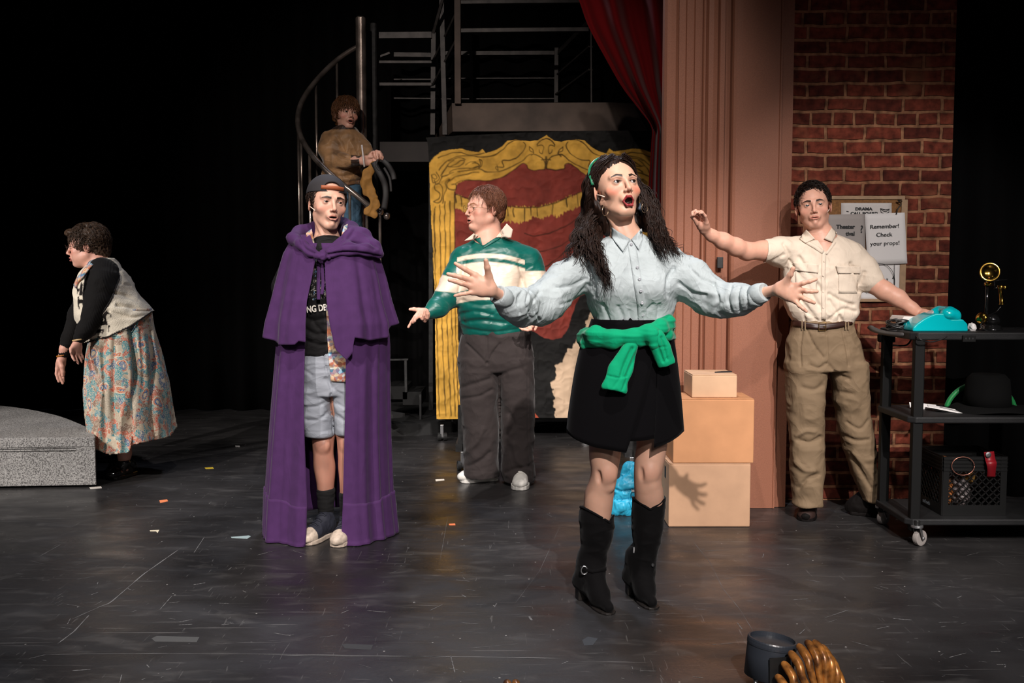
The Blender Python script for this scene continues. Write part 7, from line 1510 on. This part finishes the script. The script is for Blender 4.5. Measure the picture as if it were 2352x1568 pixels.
sneaker(w4, [P(2068, 0)[0], F.Y+.06, 0], [P(2000, 0)[0], F.Y+.12, 0], P(2002, 1135, 0.07), W=.046, up_m=bpy.data.materials['dark_sole'], tip_m=bpy.data.materials['dark_sole'], sh=.018, capr=0, name='shoe')
hb4 = mat('near_black_brown_hair', '#1c110c', .45, spec=.3, var=(80, .4))
V, Q = hair_cap(hd, [((0, .030, .036), (.079, .096, .086), .02)], [((0, -.090, -.018), (.074, .094, .080), .012), ((0, .0, -.105), (.12, .2, .06), .01), ((-.085, .0, -.03), (.03, .035, .05), .01), ((.085, .0, -.03), (.03, .035, .05), .01)], amp=.004, scale=(60, 60, 60))
b = MB().add(V, [tuple(q) for q in Q])
def hl4(p):
    if p[2] < -.035: return False
    if p[1] < -.04: return p[2] > .082
    if p[1] < .02: return p[2] > .026
    return True
scalp_hair(b, hd, 1300, .0014, (.02, .045), 3, comb=lambda p: np.array([.9, -.25 if p[2] > .07 else .2, -.4]), lift=.012, hairline=hl4, curl=.003, wl=.03, base=(.079, .097, .088)); b.build('hair', hb4, w4, smooth=True); mic(hd, w4, 1)
# ================================================================== PERSON IN THE KNITTED VEST AND PAISLEY SKIRT
F = Fig(6.28); P = F.P; k = F.k
w5 = thing('person', G(280, 1090)*[1, 1, 0], 'person in a cream knitted vest and long paisley skirt leaning forward beside the grey platform', 'person')
hd = Head(P(163, 568, .02), yaw=-80, up=-6, roll=0, sc=1.10, mouth=.2, wide=1.06, jaw=1.1, full=1., gaze=(0, -20), female=True, squint=.35, chin=.004)
f = Field(); hd.add(f); f.cap(hd.W((0, .035, -.050)), P(232, 625, .02), .064, .078, k=.03).ell(hd.W((0, -.020, -.095)), (.05, .05, .03), k=.03)
F.limb(f, [(232, 640, .0, 28), (260, 690, .0, 45), (290, 740, .0, 45), (290, 850, 0, 40)], k=.06); F.limb(f, [(285, 850, -.05, 26), (283, 960, -.05, 22), (286, 1040, -.07, 14), (284, 1075, -.07, 12)], k=.03); F.limb(f, [(285, 850, .10, 26), (275, 960, .10, 22), (268, 1040, .12, 13)], k=.03)
F.limb(f, [(240, 650, -.12, 20), (212, 720, -.20, 16), (188, 765, -.26, 11), (178, 785, -.27, 9.5)], k=.02); F.limb(f, [(205, 660, .14, 20), (168, 745, .12, 14), (148, 800, .08, 10), (142, 822, .08, 9)], k=.02)
hand(F, f, (178, 788, -.27), [(166, 805, -.29), (172, 809, -.28), (178, 810, -.265), (184, 807, -.25)],
     [[(165, 815, -.31), (168, 823, -.32), (172, 829, -.32)], [(174, 820, -.29), (177, 828, -.30), (180, 835, -.30)], [(182, 819, -.265), (186, 827, -.27), (188, 833, -.27)], [(188, 815, -.25), (191, 821, -.25), (192, 826, -.25)]],
     [(171, 793, -.29), (163, 801, -.31), (163, 810, -.32)], r=.0088, pr=.020, k=.003)
hand(F, f, (142, 822, .08), [(131, 846, .07), (136, 848, .08), (140, 848, .09), (144, 846, .10)],
     [[(129, 858, .06), (132, 868, .06), (135, 876, .06)], [(136, 860, .07), (140, 871, .07), (144, 880, .07)], [(143, 858, .08), (145, 868, .08), (146, 876, .08)], [(147, 854, .10), (147, 862, .10)]],
     [(137, 830, .06), (142, 842, .05), (144, 854, .05), (144, 862, .05)], r=.0098, pr=.022)
sk5 = skin('rosy_skin', '#c99a80')
def colf(V): return hd.colour(V, '#dba592', lip='#a04a46', brow='#2a1a12', blush=.5, lipk=.8, liner=.5, blushc='#c45a4c', brow_z=.019)
body, bs = build_body(w5, f, hd, sk5, colf, [F.box(155, 775, 195, 838, -.40, -.12, .003), F.box(120, 815, 153, 888, -.05, .2, .003)], hh=.002)
# black ribbed sleeves
f = Field(); F.limb(f, [(238, 628, -.06, 36), (236, 655, -.10, 38), (226, 695, -.15, 32), (214, 725, -.19, 25), (196, 758, -.245, 17), (184, 776, -.265, 13)], k=.03); F.limb(f, [(205, 650, .14, 26), (180, 720, .14, 20), (160, 775, .10, 15), (146, 812, .08, 11)], k=.03); F.limb(f, [(215, 640, .04, 30), (262, 690, .04, 40)], k=.05)
V, Q = f.mesh(.006); V = relax(V, Q, 1); V = folds(V, Q, .005, (7, 7, 9), 63); N_ = normals(V, Q); V = V+N_*(.0014*np.sin(V[:, 0]*520+V[:, 2]*160))[:, None]
rib = mat('black_rib_knit', '#0e0c0c', .85, spec=.2, bump=(300, .3, .001), sheen=.1); meshob('ribbed_top', V, Q, rib, w5)
# vest
f = Field(); F.stk(f, [(592, 232, 262, .02, .07), (606, 208, 272, .01, .12), (625, 192, 285, .0, .16), (650, 183, 298, .0, .19), (680, 176, 314, .0, .205), (700, 176, 332, .0, .21), (718, 178, 348, .0, .215), (735, 184, 354, .0, .215), (760, 195, 352, .0, .21), (790, 203, 345, .0, .20)], k=.02, e=2.2)
arm_pts = [(240, 612, -.16, 24), (245, 640, -.20, 31), (232, 690, -.24, 25), (218, 722, -.26, 18)]
V, Q = f.mesh(.006); V = relax(V, Q, 1); V = folds(V, Q, .008, (5, 5, 9), 73); V = creases(V, Q, [([(262,672),(290,680),(318,690)], 4, .014), ([(270,700),(305,706),(335,712)], 4, .014), ([(250,715),(300,728),(340,722)], 4, .010), ([(275,650),(300,655)], 4, .010)])
x, y = PX(V); hemy = np.interp(x, [180, 205, 250, 300, 352], [792, 784, 772, 748, 714]); arm = inpoly(x, y, [(216, 598), (200, 618), (192, 655), (190, 692), (205, 720), (228, 725), (248, 700), (262, 668), (275, 640), (272, 620), (255, 606), (236, 600)]) & (V[:, 1] < F.Y); keep = (y < hemy) & ~arm
Vc, Qc = cull(V, Q, keep); x, y = PX(Vc); Lc = np.array(hexc('#e6dcc8')); c = np.tile(Lc, (len(Vc), 1)); vn = vnoise(Vc*45, 3); c *= (1+.08*fbm(Vc*60, 5, 3))[:, None]
mb_ = inpoly(x, y, [(203, 775), (215, 745), (245, 712), (256, 722), (250, 762), (215, 785)]) | inpoly(x, y, [(176, 660), (190, 645), (190, 700), (180, 715)]); c[mb_ & (vn > -.05)] = np.array(hexc('#1c1816')); m2 = mb_ & (np.abs(vn+.12) < .06); c[m2] = np.array(hexc('#5a5450'))
knitc = mat('cream_lace_knit', (1, 1, 1), .9, spec=.15, attr='Col', bump=(180, .9, .004), sheen=.15); meshob('knitted_vest', Vc, Qc, knitc, w5, True, c)
b = MB(); hl = [(x_, np.interp(x_, [205, 250, 300, 350], [785, 773, 749, 715])) for x_ in np.linspace(204, 350, 46)]; sv = Surf((V, Q)); b.tube([sv.hit(x_, y_-1+1.2*(i % 2), F.Y-.1, .004) for i, (x_, y_) in enumerate(hl)], .004, 6)
ap = spline(np.array([(208, 722), (192, 690), (193, 655), (202, 620), (220, 602), (240, 602), (262, 615), (274, 634), (265, 662), (252, 692), (232, 722)], float), 60); b.tube([sv.hit(x_+.8*(i % 2), y_, F.Y-.1, .003) for i, (x_, y_) in enumerate(ap)], .004, 6); b.build('crochet_edge', mat('black_yarn', '#181414', .9), w5, smooth=True)
# neck scarf
b = MB(); patch(b, Surf((V, Q), bs), [(232, 598), (214, 608), (202, 622), (192, 636), (180, 648), (174, 662)], [(224, 592), (206, 600), (196, 614), (186, 628), (176, 640), (170, 654)], .016, 18, 5, dflt=F.Y-.1); b.build('neck_scarf', bpy.data.materials['multicolour_print_scarf'], w5, solid=.008, smooth=True)
# skirt
def paisley():
    m, n, l, b = NM('paisley_cotton'); tc = n.new('ShaderNodeTexCoord')
    def wc(sc, seed):
        mp = n.new('ShaderNodeMapping'); mp.inputs['Location'].default_value = (seed, 0, seed*.7); l.new(tc.outputs['Object'], mp.inputs['Vector'])
        nz = n.new('ShaderNodeTexNoise'); nz.inputs['Scale'].default_value = sc*.5; l.new(mp.outputs[0], nz.inputs['Vector']); ad = n.new('ShaderNodeMix'); ad.data_type = 'RGBA'; ad.blend_type = 'LINEAR_LIGHT'; ad.inputs[0].default_value = .06; l.new(mp.outputs[0], ad.inputs[6]); l.new(nz.outputs['Color'], ad.inputs[7]); return ad.outputs[2]
    def vor(sc, seed, feat='F1'):
        v = n.new('ShaderNodeTexVoronoi'); v.feature = feat; v.inputs['Scale'].default_value = sc; l.new(wc(sc, seed), v.inputs['Vector']); return v
    def ramp(src, stops, interp='CONSTANT'):
        r = n.new('ShaderNodeValToRGB'); r.color_ramp.interpolation = interp; e = r.color_ramp.elements
        for _ in range(len(stops)-2): e.new(.5)
        for i, (p, c) in enumerate(stops): e[i].position = p; e[i].color = (*hexc(c), 1)
        l.new(src, r.inputs[0]); return r.outputs[0]
    def mix(f, a, c):
        q = n.new('ShaderNodeMix'); q.data_type = 'RGBA'; l.new(f, q.inputs[0]); l.new(a, q.inputs[6]); l.new(c, q.inputs[7]) ; return q.outputs[2]
    v1 = vor(26, 1); sp = n.new('ShaderNodeSeparateColor'); l.new(v1.outputs['Color'], sp.inputs[0])
    base = ramp(sp.outputs[0], [(0, '#3f8f98'), (.22, '#c8b8a0'), (.34, '#c86850'), (.48, '#4a90a0'), (.62, '#b8a890'), (.72, '#8a6c5c'), (.86, '#b85a48'), (.93, '#3a5f88')])
    v2 = vor(11, 4); rings = ramp(v2.outputs['Distance'], [(0, '#c85a34'), (.12, '#e0c8a8'), (.20, '#2c5f90'), (.28, '#c8643c'), (.34, '#d8ccb8'), (.40, '#000000')])
    m1 = n.new('ShaderNodeMath'); m1.operation = 'LESS_THAN'; l.new(v2.outputs['Distance'], m1.inputs[0]); m1.inputs[1].default_value = .395
    s2 = n.new('ShaderNodeSeparateColor'); l.new(v2.outputs['Color'], s2.inputs[0]); m2 = n.new('ShaderNodeMath'); m2.operation = 'GREATER_THAN'; l.new(s2.outputs[1], m2.inputs[0]); m2.inputs[1].default_value = .50
    m3 = n.new('ShaderNodeMath'); m3.operation = 'MULTIPLY'; l.new(m1.outputs[0], m3.inputs[0]); l.new(m2.outputs[0], m3.inputs[1])
    c = mix(m3.outputs[0], base, rings); v3 = vor(60, 7, 'DISTANCE_TO_EDGE'); m4 = n.new('ShaderNodeMath'); m4.operation = 'LESS_THAN'; l.new(v3.outputs['Distance'], m4.inputs[0]); m4.inputs[1].default_value = .07
    q = n.new('ShaderNodeMix'); q.data_type = 'RGBA'; l.new(m4.outputs[0], q.inputs[0]); l.new(c, q.inputs[6]); q.inputs[7].default_value = (*hexc('#d0c4b0'), 1)
    nz = n.new('ShaderNodeTexNoise'); nz.inputs['Scale'].default_value = 6; nz.inputs['Detail'].default_value = 3; mp = n.new('ShaderNodeMapping'); mp.inputs['Scale'].default_value = (1.6, 1, .5); l.new(tc.outputs['Object'], mp.inputs['Vector']); l.new(mp.outputs[0], nz.inputs['Vector'])
    r5 = n.new('ShaderNodeMapRange'); r5.inputs['From Min'].default_value = .60; r5.inputs['From Max'].default_value = .63; l.new(nz.outputs['Fac'], r5.inputs['Value']); v6 = vor(120, 2); lace = ramp(v6.outputs['Distance'], [(0, '#6a6054'), (.25, '#a89c8a'), (.5, '#c8bca8')])
    l.new(mix(r5.outputs[0], q.outputs[2], lace), b.inputs['Base Color']); b.inputs['Roughness'].default_value = .8; return m
f = Field(); F.stk(f, [(708, 250, 345, .0, .16), (735, 222, 349, .0, .19), (780, 212, 356, .0, .21), (830, 206, 367, .0, .22), (880, 205, 377, .0, .235), (940, 209, 386, .0, .25), (990, 216, 396, .0, .26), (1050, 224, 408, .0, .27)], k=.03, e=2.1, r=.004)
V, Q = f.mesh(.0065); V = relax(V, Q, 2); V = folds(V, Q, .020, (7, 7, .9), 83, mask=sstep(1.15, .75, V[:, 2])*.8+.2); V = creases(V, Q, [([(300,745),(312,850),(300,960),(305,1030)], 6, .030), ([(345,740),(352,850),(350,950),(360,1010)], 6, .022), ([(262,770),(258,880),(262,1000)], 5, .020), ([(235,800),(238,900),(240,1030)], 5, .018), ([(325,760),(330,880)], 5, .012)])
x, y = PX(V); hy = np.interp(x, [200, 228, 235, 251, 295, 306, 330, 392, 404, 415], [1030, 1036, 1040, 1045, 1040, 1022, 1017, 1003, 985, 975]); V2, Q2 = cull(V, Q, (y < hy)); so = meshob('paisley_skirt', V2, Q2, paisley(), w5); md = so.modifiers.new('solid', 'SOLIDIFY'); md.thickness = .004; md.offset = -1
pat = mat('black_patent_leather', (.006, .006, .006), .12, coat=.6)
for a_, b_, c_ in ((G(248, 1103), G(305, 1088), P(286, 1062, -.07)), (G(228, 1060), G(290, 1058), P(268, 1040, .12))):
    a_, b_ = np.array(a_)*[1, 1, 0], np.array(b_)*[1, 1, 0]; sneaker(w5, a_+[.02, 0, 0], b_+[.01, .0, 0], c_, W=.050, up_m=pat, tip_m=pat, sh=.024, name='loafer', laces=False, capr=0)
for q, r_, m_ in ((P(181, 780, -.27), .034, mat('pearl_bracelet', '#c8a878', .4)), (P(143, 816, .08), .031, mat('amber_bracelet', '#a86820', .4))): MB().tube([q+[r_*math.cos(t), r_*.9*math.sin(t), .006*math.cos(t)] for t in np.linspace(0, 2*PI, 24)], .0055, 6, cap=False).build('bracelet', m_, w5, smooth=True)
hb5 = mat('dark_curly_hair', '#3a2a1e', .5, spec=.3, var=(70, .5)); V, Q = hair_cap(hd, [((0, .030, .036), (.084, .102, .092), .02), ((0, .070, -.03), (.072, .055, .06), .03), ((0, -.075, .08), (.045, .030, .022), .03)], [((0, -.075, -.022), (.085, .082, .080), .012), ((-.085, .0, -.045), (.05, .03, .05), .01), ((.085, .0, -.045), (.05, .03, .05), .01), ((0, .0, -.14), (.12, .12, .06), .01)], amp=.006, scale=(40, 40, 40)); b = MB().add(V, [tuple(q) for q in Q])
def hl5(p): return p[2] > -.06 and (p[1] > .0 or p[2] > (.05 if p[1] < -.04 else .01))
scalp_hair(b, hd, 1500, .0014, (.04, .08), 3, comb=lambda p: np.array([.1, -.3 if p[1] < .02 else .5, -.5]), lift=.014, hairline=hl5, curl=.004, wl=.06, base=(.083, .100, .091)); b.build('hair', hb5, w5, smooth=True)
rims(hd, .0225, .019, mat('dark_tortoise_frame', '#2a1810', .35), w5, z0=-.004, th=.0016, y0=-.108)
# ================================================================== YOUNG PERSON ON THE SPIRAL STAIR
F = Fig(7.70); P = F.P; k = F.k
w6 = thing('person', P(790, 705)*[1, 1, 1], 'young person in a brown velvet sweatshirt standing on the spiral stair', 'person')
hd = Head(P(805, 257, -.07), yaw=28, up=2, roll=3, sc=1.04, mouth=.4, wide=1.05, jaw=.95, female=True, gaze=(14, -2), squint=.1, chin=.006)
f = Field(); hd.add(f); f.cap(hd.W((0, .03, -.055)), P(790, 310, .0), .05, .055, k=.03)
F.stk(f, [(315, 765, 822, 0, .07), (380, 756, 828, 0, .08), (440, 758, 826, 0, .09)], k=.04); F.stk(f, [(430, 754, 792, 0, .085), (560, 758, 790, 0, .07), (690, 765, 788, .02, .05)], k=.03); F.stk(f, [(430, 788, 828, 0, .085), (560, 794, 826, 0, .07), (690, 800, 824, .02, .05)], k=.03)
F.limb(f, [(756, 330, .0, 16), (768, 366, -.06, 13), (815, 369, -.20, 9), (832, 370, -.24, 8.5)]); F.limb(f, [(830, 330, .0, 15), (846, 362, -.08, 11), (860, 358, -.22, 8)])
hand(F, f, (828, 369, -.24), [(850, 362, -.26), (853, 367, -.27), (854, 373, -.27), (852, 378, -.26)], [[(858, 364, -.28), (858, 372, -.29)], [(862, 369, -.285), (860, 376, -.29)], [(861, 375, -.285), (857, 381, -.29)], [(858, 381, -.27), (853, 384, -.28)]], [(838, 364, -.26), (848, 360, -.28), (855, 361, -.29)], r=.0095, pr=.026)
hand(F, f, (862, 366, -.23), [(858, 350, -.25), (865, 348, -.26), (872, 350, -.26), (876, 355, -.25)], [[(852, 354, -.27), (856, 361, -.28)], [(866, 356, -.28), (868, 364, -.29)], [(875, 357, -.28), (875, 365, -.29)], [(880, 361, -.27), (878, 367, -.28)]], [(856, 360, -.25), (852, 355, -.27), (854, 350, -.28)], r=.0095, pr=.024)
sk6 = skin('young_skin', '#c99a80')
def colf(V): return hd.colour(V, '#d2a08c', lip='#9a5048', brow='#4a2c1c', blush=.4, lipk=.7, liner=.5)
body, bs = build_body(w6, f, hd, sk6, colf, [F.box(822, 338, 885, 390, -.35, -.15, .0032)], hh=.0022)
f = Field(); F.stk(f, [(291, 775, 812, .0, .065), (300, 762, 826, .0, .08), (312, 748, 834, 0, .10), (340, 742, 838, 0, .12), (380, 742, 834, 0, .13), (410, 740, 832, 0, .135), (428, 745, 830, 0, .13)], k=.02, e=2.3)
F.limb(f, [(756, 322, .0, 19), (752, 345, -.04, 19), (764, 366, -.10, 18), (792, 370, -.16, 14), (824, 369, -.23, 11)], k=.03); F.limb(f, [(828, 325, .0, 16), (838, 345, -.04, 15), (846, 362, -.12, 12), (858, 364, -.19, 9)], k=.03)
V, Q = f.mesh(.008); V = folds(V, Q, .009, (6, 6, 9), 93); V = creases(V, Q, [([(770,350),(790,362),(820,362)], 3, .015), ([(745,395),(780,405),(820,400)], 4, .015), ([(745,412),(785,420),(825,415)], 3, .015), ([(775,315),(790,345)], 4, .012)])
x, y = PX(V); n_ = fbm(V*[16, 16, 12], 4, 3); c = np.array(hexc('#94704c'))*(1+.45*n_[:, None]); c[(y > 418)] = np.array(hexc('#6a4a30')); c[((x > 806) & (x < 829) & (y > 355) & (y < 384) & (V[:, 1] < 7.60)) | (y < 297)] = np.array(hexc('#2c1a10'))
meshob('velvet_sweatshirt', V, Q, mat('brown_velvet', (1, 1, 1), .55, spec=.4, attr='Col', sheen=.3, crumple=(5, .014, (1, 1, 1))), w6, True, c)
f = Field(); F.stk(f, [(424, 748, 831, 0, .125), (440, 750, 831, 0, .125), (460, 750, 831, 0, .12)], k=.02); F.stk(f, [(450, 750, 791, 0, .10), (560, 754, 790, 0, .09), (690, 758, 792, .02, .08)]); F.stk(f, [(450, 790, 832, 0, .10), (560, 792, 830, 0, .09), (690, 794, 828, .02, .08)])
V, Q = f.mesh(.009); V = folds(V, Q, .006, (6, 6, 8), 95); meshob('jeans', V, Q, mat('blue_denim', '#3c5a70', .8, var=(9, .3), crumple=(5, .01, (1, 1, 1))), w6)
for px_ in (775, 812): q = P(px_, 705); sneaker(w6, [q[0], F.Y-.16, q[2]], [q[0], F.Y+.10, q[2]], P(px_, 690, .02), W=.046, up_m=bpy.data.materials['black_suede'], tip_m=bpy.data.materials['boot_sole'], name='shoe', laces=False, capr=0) if 0 else MB().box(q+[-.045, -.16, 0], q+[.045, .10, .075]).build('shoe', bpy.data.materials['black_suede'], w6, bevel=.03, seg=4)
hb6 = mat('chestnut_hair', '#5a3a22', .5, spec=.3, var=(70, .4)); V, Q = hair_cap(hd, [((0, .030, .038), (.090, .108, .098), .02), ((0, .06, -.03), (.08, .06, .06), .03)], [((0, -.085, -.035), (.068, .09, .080), .012), ((0, .0, -.15), (.12, .14, .06), .01)], amp=.006, scale=(40, 40, 40)); b = MB().add(V, [tuple(q) for q in Q])
scalp_hair(b, hd, 1300, .0018, (.04, .08), 3, comb=lambda p: np.array([p[0]*6, -.5 if p[1] < .02 else .3, -.8]), lift=.016, hairline=lambda p: p[2] > -.06 and (p[1] > .0 or p[2] > .045), curl=.004, wl=.07, base=(.085, .102, .094)); b.build('hair', hb6, w6, smooth=True)
# what they hold: a drumstick-like white rod and a tan bag with black straps
b = MB().tube([P(831, 333, -.30), P(837, 383, -.33)], .0065, 8); tag(b.build('white_rod', mat('white_rod_paint', '#c8beb8', .5), smooth=True), 'slim white rod held upright by the young person on the stair', 'rod')
bg = thing('harness_bag', P(860, 400, -.30), 'tan bag with black straps held by the young person on the stair', 'bag'); tanm = mat('tan_canvas', '#8a6026', .8, var=(30, .2))
f = Field(); F.limb(f, [(858, 376, -.31, 5), (845, 395, -.31, 9), (838, 420, -.31, 12), (845, 440, -.30, 11)], k=.02); F.limb(f, [(862, 372, -.31, 4), (852, 392, -.31, 8)], k=.02); F.limb(f, [(843, 410, -.30, 8), (852, 440, -.30, 11), (862, 470, -.29, 9), (848, 485, -.28, 10), (860, 494, -.28, 8)], k=.02)
V, Q = f.mesh(.006); V[:, 1] = (F.Y-.30)+(V[:, 1]-(F.Y-.30))*.4; V = folds(V, Q, .006, (16, 16, 10), 97); meshob('bag_cloth', V, Q, tanm, bg)
stp = mat('padded_black_strap', '#161314', .6)
for nm, pts, w_ in (('strap', [(858, 372, -.33), (866, 388, -.33), (876, 405, -.33), (884, 425, -.32), (886, 450, -.32), (882, 480, -.31)], 7), ('strap', [(880, 368, -.31), (892, 380, -.31), (902, 398, -.30), (905, 412, -.30)], 6), ('strap', [(868, 366, -.34), (864, 380, -.34), (872, 392, -.34)], 2.2), ('strap', [(882, 385, -.29), (895, 410, -.29), (898, 440, -.29)], 3)):
    MB().tube(spline([P(*q) for q in pts], 24), w_*k, 10, flat=.4, up=(0, 1, 0)).build(nm, stp, bg, smooth=True)
